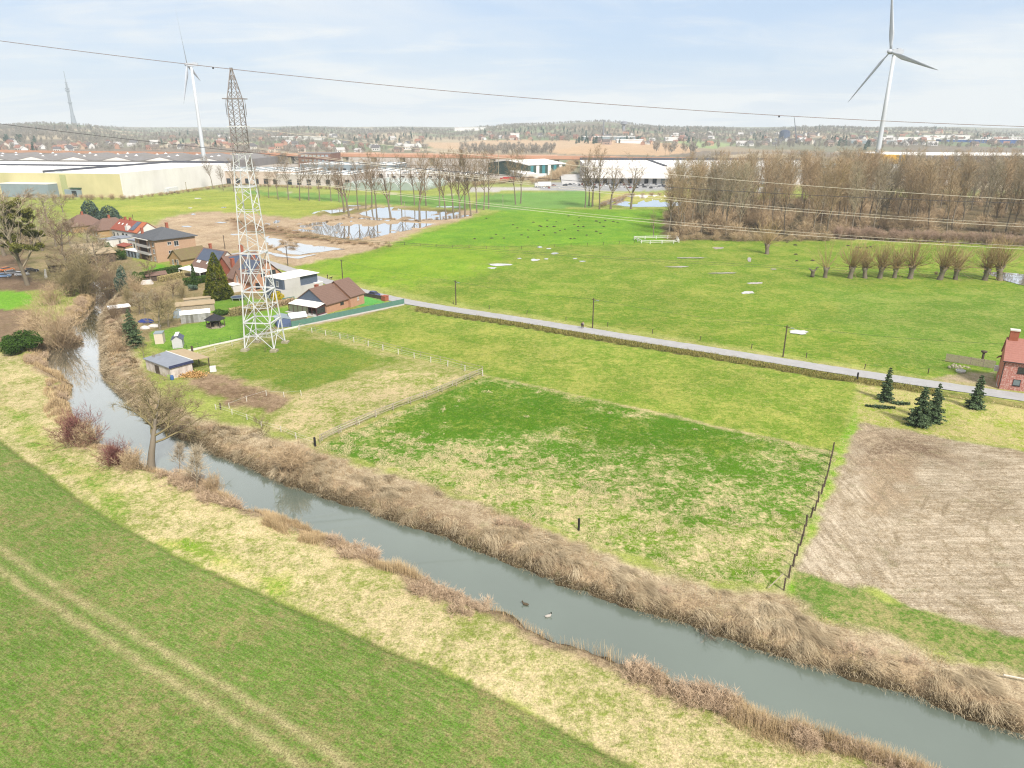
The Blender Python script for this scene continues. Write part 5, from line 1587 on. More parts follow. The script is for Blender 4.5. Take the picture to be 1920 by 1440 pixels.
class Bld:
    def __init__(s, name, label, cat, c, ang, L, D, group=None):
        s.C = G(*c); s.ang = ang; s.L, s.D = L, D
        s.root = empty(name, (s.C[0], s.C[1], 0), ang, label, cat, group)

    def walls(s, mat, h, axis=None, ridge=0, x0=0, x1=None, y0=0, y1=None, name='wall'):
        x1 = s.L if x1 is None else x1; y1 = s.D if y1 is None else y1
        m = MB()
        if axis == 'x':
            ym = (y0 + y1) / 2
            m.add([(x0, y0, -.3), (x0, y1, -.3), (x0, y1, h), (x0, ym, ridge), (x0, y0, h), (x1, y0, -.3), (x1, y1, -.3), (x1, y1, h), (x1, ym, ridge), (x1, y0, h)],
                  [(0, 4, 3, 2, 1), (5, 6, 7, 8, 9), (0, 5, 9, 4), (1, 2, 7, 6), (2, 3, 8, 7), (3, 4, 9, 8)])
        elif axis == 'y':
            xm = (x0 + x1) / 2
            m.add([(x0, y0, -.3), (x1, y0, -.3), (x1, y0, h), (xm, y0, ridge), (x0, y0, h), (x0, y1, -.3), (x1, y1, -.3), (x1, y1, h), (xm, y1, ridge), (x0, y1, h)],
                  [(0, 1, 2, 3, 4), (5, 9, 8, 7, 6), (0, 4, 9, 5), (1, 6, 7, 2), (2, 7, 8, 3), (3, 8, 9, 4)])
        else:
            m.box(x0, x1, y0, y1, -.3, h)
        return m.build(name, mat, s.root)

    def gable(s, mat, h, ridge, axis, over=.4, th=.2, x0=0, x1=None, y0=0, y1=None, name='roof', pos=.5):
        x1 = s.L if x1 is None else x1; y1 = s.D if y1 is None else y1
        m = MB()
        def P(u, v, z): return (u, v, z) if axis == 'x' else (v, u, z)
        a0, a1, b0, b1 = (x0, x1, y0, y1) if axis == 'x' else (y0, y1, x0, x1)
        mid = b0 + (b1 - b0) * pos
        sl = (ridge - h) / (mid - b0); sr = (ridge - h) / (b1 - mid)
        lo0, lo1 = h - sl * over + .06, h - sr * over + .06
        A0, A1 = a0 - over * .7, a1 + over * .7
        sec = [(b0 - over, lo0), (mid, ridge + .06), (b1 + over, lo1), (b1 + over, lo1 + th), (mid, ridge + .06 + th * 1.15), (b0 - over, lo0 + th)]
        vs = [P(A0, q[0], q[1]) for q in sec] + [P(A1, q[0], q[1]) for q in sec]
        fs = [(0, 1, 7, 6), (1, 2, 8, 7), (2, 3, 9, 8), (3, 4, 10, 9), (4, 5, 11, 10), (5, 0, 6, 11), (0, 5, 4, 1), (1, 4, 3, 2), (6, 7, 10, 11), (7, 8, 9, 10)]
        return m.add(vs, fs).build(name, mat, s.root)

    def hip(s, mat, h, ridge, over=.5, inset=.5, name='roof', x0=0, x1=None, y0=0, y1=None):
        x1 = s.L if x1 is None else x1; y1 = s.D if y1 is None else y1
        X0, X1, Y0, Y1 = x0 - over, x1 + over, y0 - over, y1 + over
        w_ = min(X1 - X0, Y1 - Y0) * inset
        if X1 - X0 >= Y1 - Y0: r0, r1 = (X0 + w_, (Y0 + Y1) / 2, ridge), (X1 - w_, (Y0 + Y1) / 2, ridge)
        else: r0, r1 = ((X0 + X1) / 2, Y0 + w_, ridge), ((X0 + X1) / 2, Y1 - w_, ridge)
        m = MB()
        vs = [(X0, Y0, h), (X1, Y0, h), (X1, Y1, h), (X0, Y1, h), (X0, Y0, h + .22), (X1, Y0, h + .22), (X1, Y1, h + .22), (X0, Y1, h + .22), r0, r1]
        fs = [(3, 2, 1, 0), (0, 1, 5, 4), (1, 2, 6, 5), (2, 3, 7, 6), (3, 0, 4, 7)]
        if X1 - X0 >= Y1 - Y0: fs += [(4, 5, 9, 8), (5, 6, 9), (6, 7, 8, 9), (7, 4, 8)]
        else: fs += [(4, 5, 8), (5, 6, 9, 8), (6, 7, 9), (7, 4, 8, 9)]
        return m.add(vs, fs).build(name, mat, s.root)

    def flat(s, mat, h, x0=0, x1=None, y0=0, y1=None, over=.15, th=.25, name='roof'):
        x1 = s.L if x1 is None else x1; y1 = s.D if y1 is None else y1
        return MB().box(x0 - over, x1 + over, y0 - over, y1 + over, h + .004, h + th).build(name, mat, s.root)

    def win(s, face, t, z, w_, h, frame=FRAME_W, glass=GLASS, name='window', bars=1, off=0.0):
        """window on the front (f: y=off), left (l: x=off) or right (r) wall; t is the run along that wall"""
        m, g = MB(), MB(); e = .07
        def B(mb, a0, a1, z0, z1, d0, d1):
            if face == 'f': mb.box(a0, a1, off - d1, off - d0, z0, z1)
            elif face == 'l': mb.box(off - d1, off - d0, a0, a1, z0, z1)
            else: mb.box(off + d0, off + d1, a0, a1, z0, z1)
        a0, a1 = t, t + w_
        B(m, a0, a1, z, z + e, 0, .06); B(m, a0, a1, z + h - e, z + h, 0, .06); B(m, a0, a0 + e, z + e, z + h - e, 0, .06); B(m, a1 - e, a1, z + e, z + h - e, 0, .06)
        for b in range(bars):
            q = a0 + w_ * (b + 1) / (bars + 1); B(m, q - e / 2, q + e / 2, z + e, z + h - e, 0, .06)
        B(m, a0 - .08, a1 + .08, z - .1, z - .002, 0, .12)
        o = m.build(name, frame, s.root)
        B(g, a0 + e, a1 - e, z + e, z + h - e, .003, .03); g.build('pane', glass, o)
        return o

    def chimney(s, x, y, z0, z1, w_=.7, d=.7, mat=None, roof=None, pots=1, cap=None):
        m = MB(); m.box(x - w_ / 2, x + w_ / 2, y - d / 2, y + d / 2, z0, z1); m.box(x - w_ / 2 - .08, x + w_ / 2 + .08, y - d / 2 - .08, y + d / 2 + .08, z1, z1 + .15)
        o = m.build('chimney', mat or BRICK_RED, roof or s.root)
        if pots and not cap:
            p = MB(); p.lathe([(.14, 0), (.11, .4)], 8, (x, y, z1 + .15)); p.build('chimney_pot', FRAME_D, s.root) if False else None
        return o

    def skylight(s, roof, x, y, z, w_, h, nx, nz, mat=None):
        """roof window: box laid in the slope; nx direction y of the slope"""
        return None


def slope_box(name, mat, parent, x0, x1, ya, za, yb, zb, th=.07, axis='x', lift=.27):
    """thin panel lying on a roof slope between (ya,za) and (yb,zb)"""
    v = Vector((yb - ya, zb - za)); n = Vector((-v.y, v.x)).normalized()
    if n.y < 0: n = -n
    a = [(ya + n.x * lift, za + n.y * lift), (yb + n.x * lift, zb + n.y * lift)]
    b = [(ya + n.x * (lift + th), za + n.y * (lift + th)), (yb + n.x * (lift + th), zb + n.y * (lift + th))]
    def P(x, q): return (x, q[0], q[1]) if axis == 'x' else (q[0], x, q[1])
    m = MB(); m.hexa([P(x0, a[0]), P(x1, a[0]), P(x1, a[1]), P(x0, a[1]), P(x0, b[0]), P(x1, b[0]), P(x1, b[1]), P(x0, b[1])])
    return m.build(name, mat, parent)


VA = R(54)          # the hamlet stands square to the road

# bungalow with slate gable and veranda
c = (613, 588); L = run(c, R(61), 679); D = 11.4
b = Bld('bungalow', 'low salmon brick bungalow with brown roof, slate gable and glazed veranda', 'house', c, R(61), L, D)
b.walls(BRICK_SALMON, 2.6, 'x', 6.3)
rf = b.gable(ROOF_BROWN, 2.6, 6.3, 'x', .45)
m = MB(); m.add([(-.06, -.2, 2.5), (-.06, D + .2, 2.5), (-.06, D / 2, 6.35), (-.02, -.2, 2.5), (-.02, D + .2, 2.5), (-.02, D / 2, 6.35)], [(0, 2, 1), (3, 4, 5), (0, 1, 4, 3), (1, 2, 5, 4), (2, 0, 3, 5)]); m.build('gable_cladding', SLATE, b.root)
w2 = b.walls(BRICK_SALMON, 3.1, 'x', 6.9, L * .60, L + .05, -.9, D - 1.0, 'wing')
b.gable(ROOF_BROWN, 3.1, 6.95, 'x', .4, .2, L * .60, L + .05, -.9, D - 1.0, 'wing_roof')
b.win('f', L * .38, 1.3, 1.4, .75, FRAME_D)
b.win('f', L * .80, 1.5, .6, .9, FRAME_W, off=-.9)
b.chimney(L * .22, D * .5 + .6, 5.4, 6.9, .9, .9, BRICK_RED, rf)
v = MB(); v.hexa([(-3.6, .3, 2.35), (-.05, .3, 2.95), (-.05, D - .4, 2.95), (-3.6, D - .4, 2.35), (-3.6, .3, 2.47), (-.05, .3, 3.07), (-.05, D - .4, 3.07), (-3.6, D - .4, 2.47)])
vr = v.build('veranda_roof', ROOF_FLATW, b.root)
v = MB()
for k in range(1, 9): v.bar((-3.55, .3 + k * (D - .7) / 9, 2.53), (-.1, .3 + k * (D - .7) / 9, 3.12), .04, 4)
v.build('glazing_bar', FRAME_W, vr)
PURP = plain('wine_red_frame', C(94, 58, 68), .5, .4)
v = MB()
for k in range(7):
    y = .35 + k * (D - .8) / 6; v.box(-3.58, -3.44, y, y + .14, 0, 2.36)
v.box(-3.44, -.1, .35, .47, 2.2, 2.34); v.box(-3.6, -3.42, .3, D - .4, 2.2, 2.345)
v.box(-3.5, -.1, .36, .46, 0, .5)
v.build('veranda_frame', PURP, b.root)
PANE_L = plain('veranda_glass', C(128, 128, 116), .1, .7)
v = MB(); v.box(-3.52, -3.49, 3.6, D - .6, .1, 2.2); v.build('veranda_pane', PANE_L, b.root)
v = MB(); v.box(-3.3, -.2, .39, .42, .52, 2.2); v.build('veranda_pane', GLASS, b.root)
v = MB(); v.box(-4.4, 0, -.2, D + .4, -.1, .09); v.build('terrace', RENDER_G, b.root)
# low garden wall of the bungalow and the hedge-like stack
x, y = G(672, 553.5); x2, y2 = G(722, 562)
m = MB(); Lw = math.hypot(x2 - x, y2 - y); m.box(0, Lw, 0, .35, -.1, .9); m.box(-.06, Lw + .06, -.06, .41, .9, 1.0)
tag(m.build('garden_wall', weathered('dark_garden_wall', C(92, 84, 78), .2), None, loc=(x, y, 0), rz=math.atan2(y2 - y, x2 - x)), 'low dark garden wall between the road and the bungalow lawn', 'wall')
x, y = G(722, 563)
m = MB(); m.box(-.8, .8, -.8, .8, 0, 1.3); m.box(-.9, .9, -.9, .9, 1.3, 1.45)
tag(m.build('gate_pillar', BRICK_RED, None, loc=(x, y, 0), rz=R(-35)), 'squat brick pillar at the end of the dark garden wall', 'pillar')

# modern grey house
c = (529, 565); L = run(c, VA, 607); D = run(c, VA + math.pi / 2, 494)
b = Bld('modern_house', 'modern grey and white box house with flat roof behind the bungalow', 'house', c, VA, L, D)
b.walls(RENDER_G, 3.3)
b.flat(ROOF_FLATW, 3.3, L * .80, L, 0, D, .0, .12, 'terrace_roof')
b.walls(RENDER_G, 6.4, None, 0, -.02, L * .42, .0 - .02, D, 'upper_floor') if False else None
m = MB(); m.box(L * .10, L * .46, -.03, D * .97, 3.3 + .01, 6.3); m.build('upper_floor', RENDER_G, b.root)
m = MB(); m.box(L * .46, L * .92, .9, D * .97, 3.3 + .01, 6.2); m.build('upper_floor', SLATE, b.root)
m = MB(); m.box(L * .06, L * .10 - .004, .1, D * .95, 3.3 + .02, 6.2); m.box(-.06, -.004, .3, D * .95, -.2, 3.15); m.build('slate_front', SLATE, b.root)
m = MB(); m.box(L * .07, L * .93, -.12, D * 1.0, 6.304, 6.46); m.build('roof', ROOF_FLATW, b.root)
for t in (2.2, 5.4): b.win('l', t, 4.0, 1.0, 1.7, FRAME_W, off=L * .06)
b.win('l', 2.4, .3, .7, 2.2, FRAME_W, name='door', bars=0, off=-.06)

# salmon gabled house behind the pylon
c = (474, 547); L = run(c, VA, 534); D = 13
b = Bld('gabled_house', 'salmon brick house with broad brown gable roof right behind the pylon', 'house', c, VA, L, D)
b.walls(BRICK_SALMON, 3.4, 'y', 9.0)
rf = b.gable(ROOF_BROWN, 3.4, 9.0, 'y', .6)
for t, z, w_, h in [(L * .30, 4.3, 1.5, 1.7), (L * .58, 4.5, 2.2, 1.3), (L * .10, .6, 1.6, 1.9), (L * .38, .2, 2.6, 2.4), (L * .70, .7, 2.0, 1.6)]: b.win('f', t, z, w_, h, FRAME_D)
slope_box('solar_panel', SOLAR, rf, 2.0, 9.5, L * .12, 3.4 + 5.6 * .24, L * .46, 3.4 + 5.6 * .92, axis='y')
b.chimney(L * .5, D * .5, 8.4, 10.3, .9, .9, BRICK_RED, rf)
# low gabled wing left of it
c = (455, 546)
b = Bld('brick_annex', 'small brick annex with brown roof and narrow gable window', 'annex', c, VA, 7.5, 4.2)
b.walls(BRICK_SALMON, 3.2, 'x', 6.2); b.gable(ROOF_BROWN, 3.2, 6.2, 'x', .3)
b.win('l', 1.7, 2.6, .8, 2.2, FRAME_W, off=0); b.walls(RENDER_W, 2.2, None, 0, -3, -.01, .4, 4.4, 'porch'); b.flat(ROOF_FLATW, 2.2, -3, -.01, .4, 4.4, .2, .15, 'porch_roof')

# twin chimney house with solar roof
c = (440, 531)
b = Bld('brick_house', 'brown brick house with black solar roof and two tall brick chimneys', 'house', c, VA, 13, 10.5)
b.walls(BRICK_RED, 3.6, 'x', 8.2) ; rf = b.gable(ROOF_BROWN, 3.6, 8.2, 'y' if False else 'x', .4)
slope_box('solar_panel', SOLAR, rf, 2.0, 12.4, 1.0, 3.6 + 4.6 * .19, 4.9, 3.6 + 4.6 * .93)
b.chimney(7.5, 5.2, 7.4, 11.2, 1.1, 1.1, BRICK_RED, rf); b.chimney(1.0, 1.2, 3.6, 8.0, 1.0, 1.0, BRICK_RED, rf)
b.win('l', 6, .9, 1.4, 1.8, FRAME_W); b.win('l', 2.2, .9, 1.4, 1.8, FRAME_W)

# white house with solar panels and patio roof
c = (404, 523); D = run(c, VA + math.pi / 2, 361)
b = Bld('solar_house', 'house with big dark solar roof and white patio roof left of the golden cypress', 'house', c, VA, 11.5, D)
b.walls(RENDER_W, 3.0, 'y', 8.6); rf = b.gable(ROOF_BROWN, 3.0, 8.6, 'y', .4)
slope_box('solar_panel', SOLAR, rf, .8, D - .8, 2.1, 3.0 + 5.6 * .365, 5.55, 3.0 + 5.6 * .965, axis='y')
for t in (D * .72, D * .80, D * .38): slope_box('roof_window', FRAME_W, rf, t, t + .9, 1.2, 3.0 + 5.6 * .21, 2.0, 3.0 + 5.6 * .345, axis='y')
b.chimney(8.0, D - .6, 7.2, 9.8, .8, .8, BRICK_RED, rf)
m = MB(); m.hexa([(-4.2, 2.2, 2.4), (-.02, 2.2, 2.8), (-.02, D + 1.4, 2.8), (-4.2, D + 1.4, 2.4), (-4.2, 2.2, 2.6), (-.02, 2.2, 3.0), (-.02, D + 1.4, 3.0), (-4.2, D + 1.4, 2.6)]); pr_ = m.build('patio_roof', ROOF_FLATW, b.root)
for y in (2.3, D * .55, D + 1.2):
    m = MB(); m.box(-4.15, -3.95, y, y + .2, 0, 2.39); m.build('post', FRAME_W, pr_)
b.win('l', 3.5, .2, 3.0, 2.1, FRAME_D); b.win('l', 7.0, .2, 3.0, 2.1, FRAME_D)

# brick apartment block
c = (296, 493); L = run(c, R(50), 371); D = run(c, R(140), 259)
b = Bld('apartment_block', 'three storey salmon brick block with dark hipped roof and corner balconies', 'house', c, R(50), L, D)
H3 = 8.6
b.walls(BRICK_BUFF, H3); rf = b.hip(ROOF_DARK, H3, H3 + 3.6, .9, .46)
for (t, z, w_, h) in [(L * .30, 6.3, 1.5, 1.2), (L * .46, 5.6, 1.8, 2.0), (L * .30, 2.9, 1.5, 1.2), (L * .47, 2.9, 1.4, 1.5)]: b.win('f', t, z, w_, h)
for z in (.6, 3.4, 6.1):
    for t in (D * .06, D * .86): b.win('l', t, z, 1.3, 1.7)
    b.win('l', D * .26, z - .3, 1.2, 2.1)
    if z > .7:
        m = MB(); m.box(-1.3, -.01, D * .22, D * .80, z - .75, z - .52); m.box(-1.32, -1.2, D * .22, D * .80, z - .52, z + .35); bl = m.build('balcony', RENDER_G, b.root)
    m = MB(); m.box(-.06, -.005, D * .42, D * .78, z - .4, z + 1.9); m.build('recess_shade_panel', plain('painted_recess_shade', C(84, 64, 56)), b.root)  # flat dark panel on the wall, painted as the shade inside a recess
m = MB(); m.box(-1.4, .0, D * .2, D + .2, H3 - .25, H3 - .004); m.build('fascia', RENDER_W, b.root)
slope_box('roof_window', FRAME_W, rf, L * .40, L * .40 + 1.2, D * .28, H3 + 1.6, D * .36, H3 + 2.35, lift=.1)
b.chimney(L * .62, D * .55, H3 + 2.6, H3 + 4.9, .9, .9, BRICK_RED, rf); b.chimney(L * .12, D * .80, H3 + .8, H3 + 3.4, .9, .7, BRICK_RED, rf)

# white terrace with red roof
c = (262, 461); D = run(c, R(143), 213)
b = Bld('terrace_house', 'white terrace with long red tiled roof behind the apartment block', 'house', c, R(53), 10, D)
b.walls(RENDER_W, 5.6, 'y', 9.4); rf = b.gable(ROOF_RED, 5.6, 9.4, 'y', .4)
slope_box('roof_tiles', ROOF_ORANGE, rf, -.2, D * .16, -.3, 5.4, 4.95, 9.35, .05, 'y', .25)
slope_box('solar_panel', SOLAR, rf, D * .17, D * .33, .6, 6.1, 4.8, 9.2, axis='y', lift=.3)
for t in (.56, .72, .86): slope_box('roof_window', FRAME_W, rf, D * t, D * t + 1.0, 2.4, 7.4, 3.2, 8.05, axis='y')
m = MB(); m.box(-.1, 1.6, D * .36, D * .44, 5.9, 7.9); m.build('dormer', RENDER_W, rf)
b.win('l', D * .9, 2.6, .9, 1.6, FRAME_D, off=0); b.win('l', D * .75, 2.6, .9, 1.6, FRAME_D); b.win('l', D * .52, 2.2, 2.0, 2.2, FRAME_D); b.win('l', D * .40, 2.2, 1.6, 2.2, FRAME_D)
for t in (.62, .82): b.chimney(5.0, D * t, 8.8, 10.6, .9, .9, BRICK_RED, rf)
for (cpx, Lm, Dm, h, mat, rm, nm, lb) in [((229, 462), 6, 8.5, 3.3, RENDER_W, ROOF_FLATG, 'flat_extension', 'left white flat roofed extension of the terrace'), ((256, 468), 6.5, 6.5, 3.6, RENDER_W, ROOF_FLATG, 'flat_extension', 'right white flat roofed extension beside the apartment block'),
                                          ((199, 464), 6, 6.5, 3.0, RENDER_W, ROOF_FLATG, 'flat_extension', 'low white outbuilding at the left end of the terrace'), ((258, 485), 3.5, 9.0, 2.6, CLADG, ROOF_FLATW, 'long_shed', 'long grey shed with white flat roof below the terrace')]:
    b = Bld(nm, lb, 'outbuilding', cpx, R(53), Lm, Dm); b.walls(mat, h); b.flat(rm, h, over=.2, th=.3)
    for t in np.arange(.8, Dm - 1.2, 2.6): b.win('l', t, .5, 1.0, 1.9, FRAME_D)
b = Bld('lean_to', 'little tan lean-to with red tiled roof before the white extensions', 'outbuilding', (237, 474), R(53), 3.0, 7.2)
b.walls(BRICK_TAN, 2.4); m = MB(); m.hexa([(-.4, -.3, 2.42), (3, -.3, 3.1), (3, 7.5, 3.1), (-.4, 7.5, 2.42), (-.4, -.3, 2.6), (3, -.3, 3.3), (3, 7.5, 3.3), (-.4, 7.5, 2.6)]); m.build('roof', ROOF_RED, b.root); b.win('l', .8, .1, 1.0, 2.0, FRAME_D, name='door')

# mossy barn
c = (341, 499); L = run(c, R(60), 392)
b = Bld('mossy_barn', 'low tan barn with mossy brown roof before the apartment block', 'barn', c, R(60), L, 7.0)
b.walls(BRICK_TAN, 2.6, 'x', 5.6); b.gable(ROOF_MOSS, 2.6, 5.6, 'x', .6)
b.win('l', 4.4, .1, .9, 2.0, FRAME_W, name='door'); b.win('l', 1.6, .1, 1.0, 2.2, FRAME_W, name='door'); b.win('l', 3.0, 1.3, .7, .9, FRAME_D)

# brown hipped roofs at the left
for (cpx, L, D, lb) in [((186, 446), 16, 12, 'brown roofed house among bare trees, right one of two'), ((138, 438), 15, 13, 'brown roofed house among bare trees, left one of two')]:
    b = Bld('brown_house', lb, 'house', cpx, R(48), L, D); b.walls(BRICK_TAN, 3.2); rf = b.hip(ROOF_BROWN, 3.2, 8.2, .6, .42)
    slope_box('roof_window', FRAME_W, rf, L * .4, L * .4 + 1.1, D * .2, 5.0, D * .27, 5.8, lift=.2); b.chimney(L * .5, D * .5, 7.6, 9.4, .9, .9, BRICK_RED, rf); b.win('l', 2, .9, 1.5, 1.3); b.win('l', 6, .9, 1.5, 1.3)
# long shed of the scrapyard
b = Bld('long_shed', 'long low scrapyard shed with flat tan roof and open dark front', 'shed', (152, 496), R(35), 12, 30)
b.walls(WOODD, 3.4); b.flat(TANSHEET, 3.4, over=.6, th=.3)
b = Bld('lean_shed', 'small shed with rusty mossy roof beside the long scrapyard shed', 'shed', (95, 512), R(35), 8, 12)
b.walls(WOODD, 2.6); b.flat(ROOF_MOSS, 2.6, over=.5, th=.25)

# red brick house at the right edge
c = (1871, 728); ang = R(-30)
b = Bld('red_house', 'worn red brick house with red tiled roof at the right edge by the road', 'house', c, ang, 13, 7.2)
EV, RG = 6.0, 9.6
b.walls(BRICK_WORN, EV, 'x', RG); rf = b.gable(ROOF_PINK, EV, RG, 'x', .35)
m = MB(); m.add([(-.03, 0, -.2), (-.03, 7.2, -.2), (-.03, 7.2, EV), (-.03, 3.6, RG), (-.03, 0, EV), (-.004, 0, -.2), (-.004, 7.2, -.2), (-.004, 7.2, EV), (-.004, 3.6, RG), (-.004, 0, EV)], [(0, 4, 3, 2, 1), (5, 6, 7, 8, 9), (0, 1, 6, 5), (0, 5, 9, 4)]); m.build('gable_wall', weathered('pink_brick_gable', C(210, 140, 118), .12, 2), b.root)
ch = b.chimney(.9, 3.6, 8.4, 11.2, 1.5, 1.1, BRICK_RED, rf); m = MB(); m.box(.05, 1.75, 2.95, 4.25, 11.36, 11.6); m.build('chimney_cap', RENDER_W, ch)
GLS = plain('grey_blue_glass', C(128, 142, 146), .2, .6)
for (t, z, g_) in [(2.5, 3.7, GLASS), (2.2, 1.1, GLS), (8.0, 3.7, GLASS), (8.0, 1.1, GLS)]: b.win('f', t, z, 1.25, 1.25, FRAME_D, g_, bars=0)
m = MB(); m.bar((.12, -.1, 0), (.12, -.1, EV - .2), .07, 6); m.build('downpipe', FRAME_D, b.root)
m = MB(); m.bar((-.35, -.45, EV - .15), (13.3, -.45, EV - .15), .09, 6); m.build('gutter', FRAME_D, b.root)
m = MB(); m.bar((-.1, .6, .1), (-.1, 2.6, .1), .06, 6); m.bar((-.1, 2.6, .1), (-.1, 2.6, 2.0), .06, 6); m.build('white_pipe', FRAME_W, b.root)
m = MB(); m.hexa([(-.7, 5.6, 5.0), (.3, 5.6, 5.6), (.3, 8.0, 4.6), (-.7, 8.0, 4.0), (-.7, 5.6, 5.2), (.3, 5.6, 5.8), (.3, 8.0, 4.8), (-.7, 8.0, 4.2)]); m.build('side_roof', ROOF_PINK, b.root)
m = MB(); m.box(-.8, -.05, 5.6, 6.4, 1.9, 3.0); m.build('boiler_flue', FRAME_W, b.root)
# board fence, rubble and trough beside it
x, y = G(1772, 677); x2, y2 = G(1866, 692); Lw = math.hypot(x2 - x, y2 - y)
root = empty('board_fence', (x, y, 0), math.atan2(y2 - y, x2 - x), 'weathered grey board fence running from the meadow to the red brick house', 'fence')
m = MB()
for k in range(int(Lw / .22)): m.box(k * .22, k * .22 + .19, -.02, .02, .05, 1.75 + .08 * random.random())
m.build('boards', WOODG, root); m = MB()
for k in range(int(Lw / 2.4) + 1): m.box(k * 2.4, k * 2.4 + .12, .025, .14, -.2, 1.8)
m.build('posts', WOODD, root) if False else [MB().box(k * 2.4, k * 2.4 + .12, .025, .14, -.2, 1.8).build('post', WOODD, root) for k in range(int(Lw / 2.4) + 1)]
x, y = G(1801, 697)
m = MB(); m.lathe([(.9, 0), (1.0, .4), (.85, .42), (.75, .12)], 14); tag(m.build('water_trough', RENDER_W, None, loc=(x, y, z_at(x, y))), 'round white trough lying on the grass beside the board fence', 'trough')
x, y = G(1795, 689)
for k in range(1):
    m = MB(); r2 = random.Random(3)
    for q in range(26):
        X, Y = r2.gauss(0, 1.1), r2.gauss(0, .6); s_ = r2.uniform(.15, .4); m.lathe([(s_, 0), (s_ * .9, s_ * .5), (s_ * .3, s_ * .8)], 6, (X, Y, 0))
    tag(m.build('rubble_heap', CONC, None, loc=(x, y, z_at(x, y))), 'heap of grey rubble in front of the board fence', 'rubble', kind='stuff')
x, y = G(1841, 678)
m = MB(); m.lathe([(.25, 0), (.25, 2.0), (.6, 2.2), (.65, 2.5), (.2, 2.6)], 8); tag(m.build('feed_post', WOODD, None, loc=(x, y, z_at(x, y))), 'brown capped post standing at the board fence', 'post')

# ------------------------------------------------------------------ small buildings in the gardens
def shed_from_roof(name, label, c, a, bpt, z, cat='shed'):
    A, B_, D_ = G(*c, z), G(*a, z), G(*bpt, z)
    u = B_ - A; ang = math.atan2(u[1], u[0]); vd = np.array([-math.sin(ang), math.cos(ang)])
    b = Bld.__new__(Bld); b.C = A; b.ang = ang; b.L = float(np.hypot(*u)); b.D = float(abs(np.dot(D_ - A, vd)))
    b.root = empty(name, (A[0], A[1], 0), ang, label, cat)
    return b


b = shed_from_roof('horse_shed', 'whitewashed horse shed with grey sloping roof and open tan lean-to', (318, 688.6), (359, 677.7), (285, 668.3), 2.6)
WASH = weathered('whitewashed_boards', C(224, 214, 206), .14, 1.2, .9, .15, 0, C(150, 128, 112), .9, .7)
b.walls(WASH, 2.4); m = MB(); L, D = b.L, b.D
m.hexa([(-.3, -.3, 2.45), (L + .2, -.3, 2.75), (L + .2, D + .3, 2.75), (-.3, D + .3, 2.45), (-.3, -.3, 2.6), (L + .2, -.3, 2.9), (L + .2, D + .3, 2.9), (-.3, D + .3, 2.6)]); rf = m.build('roof', ROOF_FLATG, b.root)
m = MB(); m.box(-.32, L + .24, -.38, -.305, 2.35, 2.92); m.build('fascia', plain('navy_trim', C(60, 66, 100)), rf)
m = MB(); m.box(L + .02, L + .22, -.3, D + .3, 2.9, 3.02); m.build('ridge_trim', FRAME_W, rf)
m = MB(); m.hexa([(L + .25, .8, 2.55), (L + 4.6, .8, 2.15), (L + 4.6, D + 1.2, 2.15), (L + .25, D + 1.2, 2.55), (L + .25, .8, 2.66), (L + 4.6, .8, 2.26), (L + 4.6, D + 1.2, 2.26), (L + .25, D + 1.2, 2.66)]); lt = m.build('lean_to_roof', TANSHEET, b.root)
for (x, y) in [(L + 4.4, 1.0), (L + 4.4, D * .5), (L + 4.4, D + 1.0), (L + .5, .9)]: MB().box(x - .08, x + .08, y - .08, y + .08, 0, 2.1).build('post', WOODD, lt)
m = MB(); m.box(L + .1, L + 4.4, D + .85, D + .95, 0, 2.1); m.build('back_boards', WOODD, lt)
m = MB(); m.box(-.05, -.004, D * .45, D * .62, 0, 1.9); m.build('door', WOODD, b.root)
xw, yw = G(400, 696)
m = MB(); m.box(-.6, .6, -.5, .5, .12, 1.1); m.box(-.65, .65, -.55, .55, 0, .12); m.lathe([(.15, 1.1), (.15, 1.2)], 8)
tag(m.build('water_tank', WHITEP, None, loc=(xw, yw, 0), rz=R(20)), 'white caged water tank beside the lean-to of the horse shed', 'tank')
xw, yw = G(361, 704); 
r_ = np.random.default_rng(9); p = np.abs(r_.normal(size=(1500, 3))) * np.array([1.3, .8, .35]) * np.sign(r_.normal(size=(1500, 3))); p[:, 2] = np.abs(p[:, 2])
STRAW = attr_leaf('straw', C(196, 152, 96), C(222, 182, 122))
tag(obj_of('straw_heap', leaf_cloud('straw_heap', p, .12, STRAW, 3, .5), None, (xw, yw, 0)), 'orange straw spilled in front of the horse shed', None, None, 'stuff')
for (px, py, mt, lb) in [(317, 711, plain('green_bin', C(150, 180, 90)), 'pale green barrel at the corner of the horse shed'), (323, 712, plain('blue_bin', C(70, 110, 170)), 'blue barrel at the corner of the horse shed')]:
    x, y = G(px, py); m = MB(); m.lathe([(.3, 0), (.36, .3), (.36, .7), (.3, .95)], 10); tag(m.build('barrel', mt, None, loc=(x, y, 0)), lb, 'barrel', 'barrels')

b = Bld('garden_shed', 'cream box shed with flat grey roof, left of the two small sheds', 'shed', (291, 645), R(14), run((291, 645), R(14), 307), 2.4)
b.walls(weathered('cream_boards', C(222, 208, 190), .06, 2), 2.5); b.flat(CLADG, 2.5, over=.08, th=.14)
b = Bld('garden_shed', 'grey panelled shed with slate gable roof, right of the two small sheds', 'shed', (324, 653), R(18), run((324, 653), R(18), 343), 3.4)
b.walls(weathered('grey_panels', C(204, 204, 206), .05, 2), 2.0, 'y', 2.8); rf = b.gable(plain('blue_grey_felt', C(96, 104, 124)), 2.0, 2.8, 'y', .25, .1)
m = MB(); m.box(b.L * .3, b.L * .7, -.15, b.D + .2, 2.93, 3.0); m.build('ridge_cap', FRAME_W, rf)

